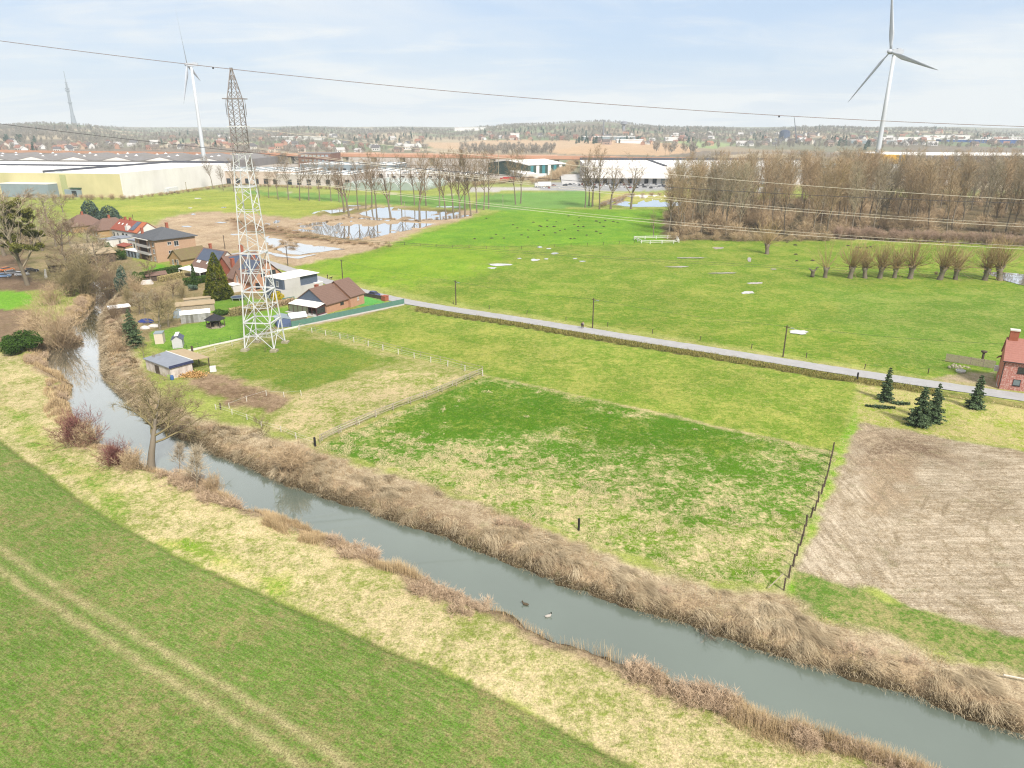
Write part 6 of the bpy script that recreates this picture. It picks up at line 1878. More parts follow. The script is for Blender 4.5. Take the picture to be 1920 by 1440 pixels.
# gazebo
x, y = G(405, 613)
root = empty('gazebo', (x, y, 0), R(20), 'dark wooden gazebo with hexagonal black roof on the lawn', 'gazebo')
m = MB(); m.lathe([(2.7, 2.15), (2.75, 2.2), (1.4, 2.95), (.25, 3.5), (.05, 3.7)], 6); m.build('roof', plain('black_felt', C(54, 54, 60), .9), root)
for k in range(6):
    a = R(60 * k); MB().box(-.1, .1, -.1, .1, 0, 2.2).build('post', WOODD, root, loc=(2.2 * math.cos(a), 2.2 * math.sin(a), 0))
m = MB(); m.lathe([(2.4, -.1), (2.4, .12)], 6); m.build('deck', WOODG, root)
for k in (1, 2, 3):
    a0, a1 = R(60 * k), R(60 * k + 60); m = MB(); p0, p1 = Vector((2.2 * math.cos(a0), 2.2 * math.sin(a0), 0)), Vector((2.2 * math.cos(a1), 2.2 * math.sin(a1), 0))
    m.hexa([tuple(p0 + Vector((0, 0, .13))), tuple(p1 + Vector((0, 0, .13))), tuple(p1 * .96 + Vector((0, 0, .13))), tuple(p0 * .96 + Vector((0, 0, .13))), tuple(p0 + Vector((0, 0, 1.1))), tuple(p1 + Vector((0, 0, 1.1))), tuple(p1 * .96 + Vector((0, 0, 1.1))), tuple(p0 * .96 + Vector((0, 0, 1.1)))]); m.build('panel', WOODD, root)
m = MB(); m.lathe([(.5, .12), (.5, .8), (.7, .85), (.7, .9)], 10); m.build('table', WOODG, root)

# weathered long glasshouse and its tan neighbour
b = Bld('glasshouse', 'long weathered glasshouse with white roof behind the gazebo', 'greenhouse', (340, 607), R(24), run((340, 607), R(24), 396), 3.2)
t = NT('patched_panels'); o_ = t.obj(); sx = t.n('ShaderNodeSeparateXYZ'); t.l(o_, sx.inputs[0])
cbx = t.n('ShaderNodeCombineXYZ'); t.l(t.math('FLOOR', t.math('MULTIPLY', t.math('ADD', sx.outputs[0], sx.outputs[1]), 1.6)), cbx.inputs[0])
wn_ = t.n('ShaderNodeTexWhiteNoise'); t.l(cbx.outputs[0], wn_.inputs[0])
cc = t.mix(wn_.outputs[0], C(120, 118, 114), C(200, 198, 200)); cc = t.mix(t.ramp(t.noise(1.2, 4, .7, o_), .4, .7, 0, .6), cc, C(110, 104, 92)); t.princ(cc, .5, .4)
b.walls(t.mat, 2.3, 'x', 3.0); b.gable(ROOF_FLATW, 2.3, 3.0, 'x', .15, .08)
b = Bld('flat_shed', 'flat tan roofed shed behind the weathered glasshouse', 'shed', (332, 589), R(24), 10, 4.5); b.walls(WOODG, 2.1); b.flat(TANSHEET, 2.1, over=.3)
b = Bld('round_tunnel', 'pale arched tunnel at the left end of the weathered glasshouse', 'shed', (325, 598), R(24), 2.6, 4)
m = MB(); n = 10; pts = [(1.3 - 1.3 * math.cos(math.pi * k / n), 1.9 * math.sin(math.pi * k / n)) for k in range(n + 1)]
m.add([(p[0], 0, p[1]) for p in pts] + [(p[0], 4, p[1]) for p in pts], [(k, k + 1, n + 2 + k, n + 1 + k) for k in range(n)] + [tuple(range(n + 1))[::-1], tuple(range(n + 1, 2 * n + 2))]); m.build('cover', CLADG, b.root)
# brown hut in the hedges
b = Bld('garden_hut', 'brown garden hut with low reddish roof among the clipped hedges', 'hut', (276, 529), R(40), 6.5, 3.0)
b.walls(WOODD, 2.0, 'x', 2.8); b.gable(ROOF_BROWN, 2.0, 2.8, 'x', .4, .12)
b = Bld('log_store', 'long tan roofed log store by the golden cypress', 'shed', (347, 572), R(30), run((347, 572), R(30), 396), 2.0)
b.walls(WOODG, 1.5); b.flat(TANSHEET, 1.5, over=.2, th=.12)
b = Bld('river_hut', 'small hut with white flat roof on the far river bank', 'hut', (208, 592), R(35), 5, 3.2); b.walls(WOODD, 1.9); b.flat(ROOF_FLATW, 1.9, over=.3)
# small greenhouse and blue shed at the mesh fence
b = Bld('greenhouse', 'small wooden greenhouse with white glazed roof beside the green mesh fence', 'greenhouse', (545, 608), R(32), 4.6, 2.9)
b.walls(WOODT, 1.5, 'x', 2.6); b.gable(plain('white_glazing', C(226, 232, 236), .2, .6), 1.5, 2.6, 'x', .1, .06); m = MB(); m.box(.2, 4.4, -.06, -.005, .5, 1.4); m.build('glazing', PANE_L, b.root)
b = Bld('blue_shed', 'blue grey shed with pale rounded roof beside the pylon leg', 'shed', (520, 614), R(25), 3.6, 5.5)
b.walls(plain('blue_boards', C(96, 112, 150)), 1.8, 'y', 2.3); b.gable(CLADG, 1.8, 2.3, 'y', .15, .08)
# trampoline
x, y = G(447, 562)
root = empty('trampoline', (x, y, 0), 0, 'round dark trampoline on the lawn beside the golden cypress', 'trampoline')
m = MB(); m.lathe([(1.9, .86), (1.9, .92)], 20); m.build('mat', plain('trampoline_mat', C(78, 92, 116)), root)
m = MB(); n = 20
for k in range(n): m.bar((2.1 * math.cos(R(18 * k)), 2.1 * math.sin(R(18 * k)), .9), (2.1 * math.cos(R(18 * k + 18)), 2.1 * math.sin(R(18 * k + 18)), .9), .09, 5)
m.build('rim', CLADG, root)
for k in range(6): a = R(60 * k); MB().bar((2.05 * math.cos(a), 2.05 * math.sin(a), 0), (2.05 * math.cos(a), 2.05 * math.sin(a), .88), .05, 5).build('leg', STEEL, root)
# white covered car by the hut, tarpaulin heap, garden bits
COVER = weathered('white_cover', C(226, 220, 216), .08, 1.5)
x, y = G(276, 533)
m = MB(); m.hexa([(-2, -.85, 0), (2, -.85, 0), (2, .85, 0), (-2, .85, 0), (-1.4, -.7, 1.35), (1.3, -.7, 1.4), (1.3, .7, 1.4), (-1.4, .7, 1.35)]); tag(m.build('covered_car', COVER, None, loc=(x, y, 0), rz=R(12)), 'car under a white cover in front of the brown garden hut', 'car')
for (px, py, mt, s_, lb) in [(274, 604, plain('blue_tarpaulin', C(44, 66, 140)), (2.2, 1.3, 1.0), 'blue tarpaulin heap under the olive bare garden trees'), (290, 612, COVER, (1.8, 1.0, .7), 'white sheeted heap right of the blue tarpaulin'), (272, 616, COVER, (1.3, .9, .8), 'white sheeted heap below the blue tarpaulin')]:
    x, y = G(px, py); m = MB(); m.lathe([(1, 0), (.95, .35), (.6, .8), (.15, 1)], 9); o = m.build('covered_heap', mt, None, loc=(x, y, 0)); o.scale = s_; tag(o, lb, 'heap')

# ------------------------------------------------------------------ fences
def posts_fence(name, pts, step, ph, pw, pmat, rails, rmat, label, dbl=None, sag=.0):
    """posts (parts) and rails (one part per rail line)"""
    P = GA(pts)
    root = empty(name, (P[0][0], P[0][1], 0), 0, label, 'fence')
    o0 = P[0]
    seg = np.hypot(*np.diff(P, axis=0).T); S = np.concatenate([[0], np.cumsum(seg)])
    n = max(2, int(S[-1] / step)); u = np.linspace(0, S[-1], n + 1)
    X = np.interp(u, S, P[:, 0]) - o0[0]; Y = np.interp(u, S, P[:, 1]) - o0[1]
    zz = [z_at(X[i] + o0[0], Y[i] + o0[1]) for i in range(n + 1)]
    pm = MB().box(-pw / 2, pw / 2, -pw / 2, pw / 2, -.3, ph).mesh('post', pmat)
    for i in range(n + 1):
        o = obj_of('post', pm, root, (X[i], Y[i], zz[i]), random.uniform(0, 1.5)); o.rotation_euler[0] = random.gauss(0, .035); o.rotation_euler[1] = random.gauss(0, .035)
    for (h, th) in rails:
        m = MB()
        for i in range(n):
            m.bar((X[i], Y[i], zz[i] + h), (X[i + 1], Y[i + 1], zz[i + 1] + h), th, 4)
        m.build('rail' if th > .02 else 'wire', rmat, root)
    return root


posts_fence('rail_fence', [(600, 830), (680, 793), (760, 763), (840, 731), (905, 703)], 4.2, 1.45, .13, WOODG, [(1.4, .10), (.95, .05), (.5, .05)], WOODG, 'long grey rail fence between the paddock and the bright pasture')
posts_fence('rail_fence', [(604, 826), (760, 759), (898, 703)], 4.0, 1.1, .10, WOODW, [(1.0, .03), (.6, .03)], WOODW, 'thin white inner fence running along the grey rail fence')
posts_fence('post_fence', [(560, 618), (640, 636), (740, 662), (830, 685), (905, 706)], 5.0, 1.35, .16, WOODW, [(1.25, .015), (.8, .015), (.4, .015)], STEEL, 'fence of white posts along the back of the paddock')
posts_fence('post_fence', [(562, 614), (740, 656), (905, 698)], 5.6, 1.2, .09, WOODG, [(1.15, .05), (.6, .03)], WOODG, 'second fence of thin grey posts behind the white posts')
posts_fence('post_fence', [(372, 668), (430, 650), (480, 637), (562, 618)], 4.6, 1.2, .11, WOODW, [(1.1, .015), (.6, .015)], STEEL, 'fence of white posts between the lawn and the pylon paddock')
posts_fence('post_fence', [(405, 768), (450, 782), (500, 805), (540, 812), (560, 826), (592, 834)], 4.2, 1.1, .12, WOODW, [(1.0, .02), (.5, .02)], WOODW, 'pale post fence along the top of the far river bank')
posts_fence('post_fence', [(430, 766), (468, 750), (488, 744), (508, 740), (549, 748), (565, 742)], 3.6, 1.1, .11, WOODW, [(1.0, .012)], STEEL, 'short line of white posts beside the bare dark soil')
posts_fence('post_fence', [(1561, 848), (1548, 905), (1530, 952), (1512, 985), (1498, 1030), (1484, 1070), (1470, 1104)], 2.6, 1.7, .17, WOODD, [(1.55, .016), (1.0, .016), (.5, .016)], WOODD, 'dark post fence between the bright pasture and the stubble field')
posts_fence('post_fence', [(730, 458), (800, 462), (880, 466), (960, 467), (1060, 462), (1190, 456)], 7.5, 1.3, .14, WOODD, [(1.1, .03)], WOODD, 'sparse dark post fence across the middle of the meadow')
posts_fence('post_fence', [(850, 570), (960, 585), (1090, 605), (1200, 622), (1350, 645), (1500, 668), (1620, 690), (1740, 700)], 12, 1.2, .13, WOODD, [(1.0, .012)], WOODD, 'widely spaced roadside posts along the far verge')
# grey post and stay at lower corner
x, y = G(1440, 1104); x2, y2 = G(1466, 1092)
tag(MB().bar((x, y, .1), (x2, y2, 1.2), .06, 5).build('fence_stay', WOODG), 'slanting grey stay at the river end of the dark post fence', 'stay')
for (px, py, h, w_, lb) in [(591, 836, 1.6, .28, 'black corner post where the grey rail fence meets the river bank'), (1085, 993, 1.75, .22, 'single black post standing in the pale grass of the pasture'), (1607, 712, 1.6, .25, 'dark post at the roadside ditch before the firs'), (414, 768, 1.2, .25, 'dark stub post on the bank near the spreading tree'), (361, 660, 1.6, .35, 'thick dark post behind the lean-to of the horse shed')]:
    x, y = G(px, py); m = MB(); m.box(-w_ / 2, w_ / 2, -w_ / 2, w_ / 2, -.3, h); m.box(-w_ / 2 + .03, w_ / 2 - .03, -w_ / 2 + .03, w_ / 2 - .03, h, h + .05)
    tag(m.build('wooden_post', BLACKP if px > 500 else WOODD, None, loc=(x, y, z_at(x, y)), rz=random.random()), lb, 'post', 'single posts')
# white pen in the meadow
P = [(1189, 449), (1205, 457), (1274, 456), (1268, 447), (1215, 448)]
root = posts_fence('white_pen', P + [P[0]], 5.2, 1.5, .3, WHITEP, [(1.35, .14), (.7, .12)], WHITEP, 'white railed pen at the left foot of the brown wood')
# green mesh fence of the bungalow
A, B_ = G(547, 615), G(758, 571); Lw = float(np.hypot(*(B_ - A)))
root = empty('mesh_fence', (A[0], A[1], 0), math.atan2(B_[1] - A[1], B_[0] - A[0]), 'green windscreen fence on a concrete plinth along the bungalow garden', 'fence')
MESHG = weathered('green_windscreen', C(98, 138, 126), .12, 1.2, .8, .2)
n = int(Lw / 2.5)
for k in range(n + 1): MB().box(k * Lw / n - .04, k * Lw / n + .04, -.04, .04, 0, 1.9).build('post', plain('dark_green_post', C(40, 74, 66)) if k == 0 else bpy.data.materials['dark_green_post'], root)
m = MB(); m.box(0, Lw, -.045, -.05 + .03, .3, 1.75); m.build('screen', MESHG, root)
m = MB(); m.box(0, Lw, -.06, .06, -.2, .28); m.build('plinth', RENDER_G, root)
A, B_ = G(530, 570), G(553, 566); Lw = float(np.hypot(*(B_ - A)))
tag(MB().box(0, Lw, -.03, .03, 0, 1.7).build('mesh_fence', MESHG, None, loc=(A[0], A[1], 0), rz=math.atan2(B_[1] - A[1], B_[0] - A[0])), 'short green screen fence at the foot of the grey modern house', 'fence')
A, B_ = G(330, 663), G(562, 612); Lw = float(np.hypot(*(B_ - A)))
root = empty('wire_fence', (A[0], A[1], 0), math.atan2(B_[1] - A[1], B_[0] - A[0]), 'low concrete edge with dark green wire fence around the lawn', 'fence')
m = MB(); m.box(0, Lw, -.08, .08, -.2, .3); m.build('plinth', RENDER_W, root)
for k in range(13): MB().bar((k * Lw / 12, .15, 0), (k * Lw / 12, .15, 1.4), .04, 5).build('post', bpy.data.materials['dark_green_post'], root)
m = MB()
for z in (.5, .9, 1.3): m.bar((0, .15, z), (Lw, .15, z), .015, 4)
m.build('wire', bpy.data.materials['dark_green_post'], root)

# ------------------------------------------------------------------ poles along the road
def pole(px, py, top, label, lamp=False, mat=None):
    x, y = G(px, py); h = hz(px, py, top)
    root = empty('utility_pole', (x, y, 0), R(-40), label, 'pole', 'poles along the road')
    m = MB(); m.lathe([(.17, -.5), (.13, h)], 8); m.build('shaft', mat or WOODD, root)
    m = MB(); m.box(-.6, .6, -.05, .05, h - .5, h - .38); m.build('cross_arm', WOODD, root)
    for s in (-.5, 0, .5): MB().lathe([(.05, 0), (.07, .06), (.03, .18)], 6, (s, 0, h - .38)).build('insulator', INSUL, root)
    if lamp:
        m = MB(); m.bar((0, 0, h - .9), (1.1, 0, h - .5), .04, 5); m.box(.9, 1.6, -.12, .12, h - .55, h - .4); m.build('lamp', CLADG, root)
    return (x, y, h - .2)


tops = [pole(422, 467, 441, 'leaning dark pole on the bare ground behind the solar houses'), pole(540, 498, 461, 'dark pole at the bend of the road behind the pylon'), pole(643, 527, 487, 'wooden pole beside the road behind the bungalow'),
        pole(855, 571, 526, 'wooden pole by the road, next right after the bungalow', True), pole(1111, 615, 559, 'wooden pole right of the walking person', True), pole(1468, 669, 610, 'wooden pole beside the white puddle at the road', True)]
pole(943, 390, 366, 'lone pale pole in the far green field', mat=WOODG); pole(760, 411, 378, 'pale pole standing in the floodwater', mat=WOODG); pole(250, 414, 402, 'short dark pole behind the red terrace roof')
d = ray(1990, 672); t_ = 136 / d[1]; tops.append((d[0] * t_, 136, 8.6))
for k, (a, b_) in enumerate(zip(tops[1:-1], tops[2:])):
    m = MB(); pts = []
    for i in range(13):
        f = i / 12; pts.append((a[0] + (b_[0] - a[0]) * f, a[1] + (b_[1] - a[1]) * f, a[2] + (b_[2] - a[2]) * f - 1.3 * 4 * f * (1 - f) * .6))
    tag(m.tube(pts, .022, 4).build('service_wire', WIRE_DARK), ['thin wire from the road bend to the pole behind the bungalow', 'thin wire sagging from behind the bungalow to the next pole', 'thin wire sagging towards the pole by the walking person', 'thin wire sagging from the walking person to the puddle pole', 'thin wire sagging from the puddle pole to the red house'][k], 'wire', 'service wires between poles')


# ------------------------------------------------------------------ vehicles
def car_mesh(body_mat, label, name, x, y, rz, z=0.0, group=None, estate=True, simple=False, col=None):
    root = empty(name, (x, y, z), rz, label, 'car', group)
    m = MB()
    prof = [(-2.15, .35), (-2.2, .75), (-2.05, .95), (-1.0 if not estate else -1.9, 1.05), (1.15, .98), (2.05, .78), (2.2, .55), (2.15, .3)]
    hw_ = .86
    vs = [(p[0], -hw_, p[1]) for p in prof] + [(p[0], hw_, p[1]) for p in prof]
    n = len(prof)
    m.add(vs, [tuple(range(n))[::-1], tuple(range(n, 2 * n))] + [(k, (k + 1) % n, n + (k + 1) % n, n + k) for k in range(n)])
    m.build('body', body_mat, root)
    m = MB(); m.hexa([(-1.85, -.78, 1.0), (1.05, -.78, 1.0), (1.05, .78, 1.0), (-1.85, .78, 1.0), (-1.55, -.64, 1.5), (.25, -.64, 1.5), (.25, .64, 1.5), (-1.55, .64, 1.5)]); cab = m.build('window_band', GLASS, root)
    m = MB(); m.hexa([(-1.6, -.66, 1.5), (.3, -.66, 1.5), (.3, .66, 1.5), (-1.6, .66, 1.5), (-1.5, -.58, 1.56), (.2, -.58, 1.56), (.2, .58, 1.56), (-1.5, .58, 1.56)]); m.build('car_roof', body_mat, root)
    if not simple:
        for (wx, wy) in [(-1.35, -.82), (1.35, -.82), (-1.35, .82), (1.35, .82)]:
            m = MB(); nn = 14
            m.bar((wx, wy - .1, .32), (wx, wy + .1, .32), .32, nn); wo = m.build('wheel', BLACKP, root)
            m = MB(); m.bar((wx, wy - .115, .32), (wx, wy + .115, .32), .19, 10); m.build('rim', STEEL, wo)
        for s in (-.6, .6): MB().box(2.06, 2.2, s - .18, s + .18, .6, .76).build('headlight', FRAME_W, root)
        for s in (-.62, .62): MB().box(-2.22, -2.1, s - .14, s + .14, .72, .92).build('tail_light', plain('red_lens', C(160, 30, 30)), root)
        MB().box(-.9, -.2 + .1, -.8, .8, 1.18, 1.2)
    return root


BLUE = plain('dark_blue_paint', C(50, 60, 120), .3, .6)
x, y = G(703, 556); car_mesh(BLUE, 'dark blue estate car parked on the road by the bungalow lawn', 'parked_car', x, y, math.atan2(*(G(760, 566) - G(700, 552.5))[::-1]) , .055)


# ------------------------------------------------------------------ people, dog, ducks
def skinned(name, joints, edges, radii, mat, loc, rz, sub=1, s=1.0, parent=None):
    me = bpy.data.meshes.new(name)
    me.from_pydata([tuple(c * s for c in j) for j in joints], edges, [])
    o = bpy.data.objects.new(name, me); COL.objects.link(o)
    md = o.modifiers.new('skin', 'SKIN'); md.use_smooth_shade = True
    for i, r in enumerate(radii):
        me.skin_vertices[0].data[i].radius = ((r if not hasattr(r, '__len__') else r[0]) * s, (r if not hasattr(r, '__len__') else r[1]) * s)
    me.skin_vertices[0].data[0].use_root = True
    sb = o.modifiers.new('smooth', 'SUBSURF'); sb.levels = sb.render_levels = sub
    me.materials.append(mat)
    o.location = loc; o.rotation_euler = (0, 0, rz); o.parent = parent
    return o


def person(px, py, rz, label, coat, trousers, hair, z=.055):
    x, y = G(px, py)
    root = empty('person', (x, y, z), rz, label, 'person')
    skin = plain('skin_tone', C(206, 160, 136), .6)
    J = [(0, 0, .98), (0, 0, 1.18), (0, .01, 1.40), (0, .015, 1.50), (0, .02, 1.60), (0, .03, 1.72),
         (-.19, 0, 1.41), (-.25, -.04, 1.14), (-.24, .06, .90), (-.24, .09, .82), (.19, 0, 1.41), (.25, .04, 1.14), (.23, .18, .92), (.22, .22, .85),
         (-.10, 0, .92), (-.11, .10, .50), (-.11, .02, .08), (-.11, .16, .04), (.10, 0, .92), (.11, -.04, .50), (.11, -.22, .12), (.11, -.08, .05)]
    E_ = [(0, 1), (1, 2), (2, 3), (3, 4), (4, 5), (2, 6), (6, 7), (7, 8), (8, 9), (2, 10), (10, 11), (11, 12), (12, 13), (0, 14), (14, 15), (15, 16), (16, 17), (0, 18), (18, 19), (19, 20), (20, 21)]
    Rr = [(.16, .11), (.15, .11), (.15, .11), .055, .085, .07, .07, .05, .04, .035, .07, .05, .04, .035, .09, .065, .045, .035, .09, .065, .045, .035]
    skinned('body', J, E_, Rr, skin, (0, 0, 0), 0, 1, 1, root)
    # clothes: slightly fuller shells along the same joints
    ci = [0, 1, 2, 6, 7, 8, 10, 11, 12]
    mp = {k: i for i, k in enumerate(ci)}
    skinned('coat', [J[k] for k in ci], [(mp[a], mp[b_]) for a, b_ in E_ if a in mp and b_ in mp], [(.20, .15), (.18, .14), (.17, .13), .085, .065, .055, .085, .065, .055], coat, (0, 0, 0), 0, 1, 1, root)
    ti = [0, 14, 15, 16, 18, 19, 20]; mp = {k: i for i, k in enumerate(ti)}
    skinned('trousers', [J[k] for k in ti], [(mp[a], mp[b_]) for a, b_ in E_ if a in mp and b_ in mp], [(.17, .12), .105, .08, .06, .105, .08, .06], trousers, (0, 0, 0), 0, 1, 1, root)
    m = MB(); m.lathe([(.095, 1.64), (.105, 1.70), (.08, 1.77), (.02, 1.80)], 10, (0, .0, 0)); m.build('hair', hair, root, True)
    return root


NAVY = plain('navy_cloth', C(48, 52, 70), .9); BLK = plain('black_cloth', C(34, 34, 38), .9); PALE = plain('pale_cloth', C(196, 190, 186), .9); HAIR = plain('brown_hair', C(120, 86, 62), .8)
person(1091, 616.5, R(140), 'person in dark coat walking on the road left of a pole', NAVY, BLK, HAIR)
person(1093.2, 615.4, R(140), 'person in pale coat walking beside the dark coated one', PALE, BLK, HAIR)
person(614.5, 523, R(120), 'person in black clothes walking a dog behind the modern house', BLK, BLK, BLK)
x, y = G(620.5, 524)
J = [(0, 0, .45), (.25, 0, .47), (-.25, 0, .44), (.38, 0, .58), (.46, 0, .68), (.60, 0, .64), (-.40, 0, .55), (.25, .09, .30), (.26, .09, .03), (.25, -.09, .30), (.22, -.09, .03), (-.22, .09, .28), (-.30, .09, .18), (-.26, .09, .03), (-.22, -.09, .28), (-.30, -.09, .18), (-.24, -.09, .03), (.44, .06, .76), (.44, -.06, .76)]
E_ = [(0, 1), (0, 2), (1, 3), (3, 4), (4, 5), (2, 6), (1, 7), (7, 8), (1, 9), (9, 10), (2, 11), (11, 12), (12, 13), (2, 14), (14, 15), (15, 16), (4, 17), (4, 18)]
dg = skinned('dog', J, E_, [.13, .14, .11, .08, .09, .045, .03, .06, .035, .06, .035, .075, .045, .035, .075, .045, .035, .03, .03], plain('dark_fur', C(44, 38, 36), .9), (x, y, .055), R(20), 1, 1.25)
tag(dg, 'dark dog walking ahead of the person in black', 'dog')
# ducks on the river
def duck(px, py, rz, body, head, label):
    x, y = G(px, py, ZW)
    J = [(0, 0, .05), (.14, 0, .06), (-.18, 0, .07), (-.30, 0, .13), (.21, 0, .18), (.24, 0, .27), (.33, 0, .25)]
    o = skinned('duck', J, [(0, 1), (0, 2), (2, 3), (1, 4), (4, 5), (5, 6)], [.13, .11, .10, .03, .05, .06, .02], body, (x, y, ZW), rz, 1, 1.45)
    m = MB(); m.lathe([(.085, .33), (.10, .39), (.06, .47)], 8, (.35, 0, 0)); m.build('head', head, o)
    return tag(o, label, 'duck', 'ducks on the river')


duck(985, 1134, R(160), plain('brown_feathers', C(96, 84, 66), .9), plain('brown_head', C(84, 72, 56), .9), 'small brown duck swimming near the far bank side of the river')
duck(1028, 1156, R(20), plain('pale_feathers', C(190, 184, 176), .9), plain('dark_head', C(34, 44, 38), .6), 'pale duck with dark head swimming in mid river')
# molehills in the meadow
mm_ = MB(); mm_.lathe([(.75, -.05), (.6, .18), (.35, .33), (.08, .38)], 8); ME_MOLE = mm_.mesh('molehill', weathered('molehill_soil', C(66, 54, 44), .3, 4))
MOLE = [(962, 422), (1012, 424), (1015, 425), (1039, 425), (1026, 413), (1043, 416), (1059, 430), (1050, 433), (1041, 437), (1020, 441), (1077, 421), (1084, 425), (1077, 447), (1084, 433), (1094, 425), (1085, 414), (1118, 415), (1125, 418), (1150, 416), (1158, 417), (990, 432), (1000, 417), (978, 441), (930, 440), (922, 447), (945, 447), (990, 445), (970, 428), (912, 410), (1100, 441), (1118, 434), (1132, 425), (1066, 405), (1086, 408), (1026, 425), (890, 448), (1010, 433), (1126, 438), (1135, 414), (1070, 448), (1476, 455), (1491, 460), (1492, 477), (1524, 488), (1494, 489), (1590, 461), (1607, 464), (1612, 465), (1625, 465), (1632, 463)]
for i, (px, py) in enumerate(MOLE):
    x, y = G(px, py); tag(obj_of('molehill', ME_MOLE, None, (x, y, z_at(x, y)), random.random() * 6, (random.uniform(.7, 1.5), random.uniform(.7, 1.4), random.uniform(.8, 1.3))), 'small dark molehill scattered over the green meadow before the brown wood', 'molehill', 'molehills in the meadow')
# scrapyard things at the left edge
for i, (px, py, rz, mt, lb) in enumerate([(8, 520, 20, plain('pale_blue_paint', C(130, 156, 190), .4), 'pale blue scrapped car at the left edge of the scrapyard'), (24, 514, 30, plain('grey_paint', C(170, 172, 176), .4), 'grey scrapped car with stripped body in the scrapyard'),
                                          (42, 517, 10, plain('white_car_paint', C(226, 226, 230), .4), 'white scrapped car under the mistletoe tree'), (14, 508, 60, plain('orange_paint', C(206, 130, 80), .4), 'small orange scrapped car behind the pale blue one'), (60, 510, 40, plain('dark_car_paint', C(60, 60, 68), .4), 'dark scrapped car in the open shed front')]):
    x, y = G(px, py); car_mesh(mt, lb, 'scrap_car', x, y, R(rz), 0, 'scrapped cars')
x, y = G(86, 521)
m = MB(); m.hexa([(-.9, -.4, 0), (.9, -.4, 0), (.9, .4, 0), (-.9, .4, 0), (-.7, .2, 3.0), (.8, .2, 3.0), (.8, .5, 3.0), (-.7, .5, 3.0)]); tag(m.build('truck_box', WHITEP, None, loc=(x, y, 0), rz=R(-50)), 'white and blue box body propped up at the scrapyard shed', 'box')
# cut pole on the far bank, right edge
a = G(1878, 1277, -.3); b_ = G(1930, 1288, -.3)
tag(MB().bar((a[0], a[1], .45), (b_[0], b_[1], .5), .09, 6, .07).build('log', WOODW), 'pale barked pole lying on the far bank at the right edge', 'log')
# dead branches in the water by the far bank
W = Wood(); rnb = random.Random(5); a = G(1318, 1186, ZW)
for k in range(7):
    dv = Vector((rnb.uniform(-.3, 1.2), rnb.uniform(-1.4, -.5), rnb.uniform(-.1, .2))).normalized()
    grow(W, rnb, Vector((0, 0, .6)), dv, rnb.uniform(1.4, 2.6), .05, 0, [dict(seg=4, wig=.15, up=-.05, n=4, kids=4, **{'from': .3}, ang=.6, len=.5, rr=.6), dict(seg=3, wig=.2, up=0, n=3, twigs=4, tspread=.5, tlen=.5, tw=.012)])
tag(obj_of('dead_branch', W.mesh('dead_branch', BARK), None, (a[0], a[1], ZW)), 'dead branch dipping into the river at the far bank', 'branch')
# ------------------------------------------------------------------ reeds, dead weeds and grass blades
def blades(name, root, az, length, width, lean, droop, tint, mat, kind='stuff', zoff=-.05):
    """curved two-piece blades: root (n,3), az leaning direction, lean start tilt, droop extra tilt along the blade"""
    n = len(root)
    d = np.stack([np.cos(az), np.sin(az)], 1)
    s = np.stack([-d[:, 1], d[:, 0]], 1)
    lv = []
    p = root.copy(); p[:, 2] += zoff
    tl = lean.copy()
    ws = [1.0, .8, .25]
    for k in range(3):
        w = (width * ws[k])[:, None] * .5
        a = p.copy(); b = p.copy()
        a[:, :2] -= s * w; b[:, :2] += s * w
        lv.append((a, b))
        if k < 2:
            step = length * .5
            p = p.copy(); p[:, :2] += d * (np.sin(tl) * step)[:, None]; p[:, 2] += np.cos(tl) * step
            tl = tl + droop
    V = np.stack([lv[0][0], lv[0][1], lv[1][0], lv[1][1], lv[2][0], lv[2][1]], 1).reshape(-1, 3)
    b = np.arange(n)[:, None] * 6
    Q = np.concatenate([b + np.array([[0, 1, 3, 2]]), b + np.array([[2, 3, 5, 4]])])
    o = np_mesh(name, V, Q, mat, attrs=dict(tint=('FLOAT', np.repeat(tint, 6))))
    return tag(o, kind=kind)


def scatter(lo, hi, n, dens, seed):
    r = np.random.default_rng(seed)
    x = r.uniform(lo[0], hi[0], n); y = r.uniform(lo[1], hi[1], n)
    keep = r.uniform(0, 1, n) < dens(x, y)
    return x[keep], y[keep], r


REED = attr_leaf('dry_reed', C(190, 168, 134), C(246, 228, 194, 1.1), .1, .9)
WEED = attr_leaf('dead_weed', C(168, 140, 104), C(226, 200, 158), .1, .9)
STRAWG = attr_leaf('straw_grass', C(200, 180, 128), C(246, 230, 186), .1, .9)
GREENG = attr_leaf('green_grass', C(84, 138, 26), C(150, 180, 60), .1, .8)

fbs = GA(FAR_BANK, ZW)


def gaps(x, y, seed, th=.60):
    """bare stretches where the growth has been washed or trodden away"""
    return 1 - sstep(th, th + .06, vnoise(x, y, 8.5, seed) * .65 + vnoise(x, y, 3.2, seed + 1) * .35)



def bank_dist(x, y, line, cut=60):
    return np.abs(sd_line(x, y, line))


# far bank: reeds combed over towards the water
def reed_fields(n, lo, hi, seed, band, fn):
    r = np.random.default_rng(seed)
    x = r.uniform(lo[0], hi[0], n); y = r.uniform(lo[1], hi[1], n)
    return x, y, r


seg = np.hypot(*np.diff(fbs, axis=0).T); SF = np.concatenate([[0], np.cumsum(seg)])
def from_line(line, u, off):
    sg = np.hypot(*np.diff(line, axis=0).T); S_ = np.concatenate([[0], np.cumsum(sg)])
    X = np.interp(u, S_, line[:, 0]); Y = np.interp(u, S_, line[:, 1])
    e = 1.5
    dx = np.interp(u + e, S_, line[:, 0]) - np.interp(u - e, S_, line[:, 0]); dy = np.interp(u + e, S_, line[:, 1]) - np.interp(u - e, S_, line[:, 1])
    L = np.hypot(dx, dy) + 1e-9; dx, dy = dx / L, dy / L
    return X - dy * off, Y + dx * off, np.arctan2(dy, dx), S_[-1]


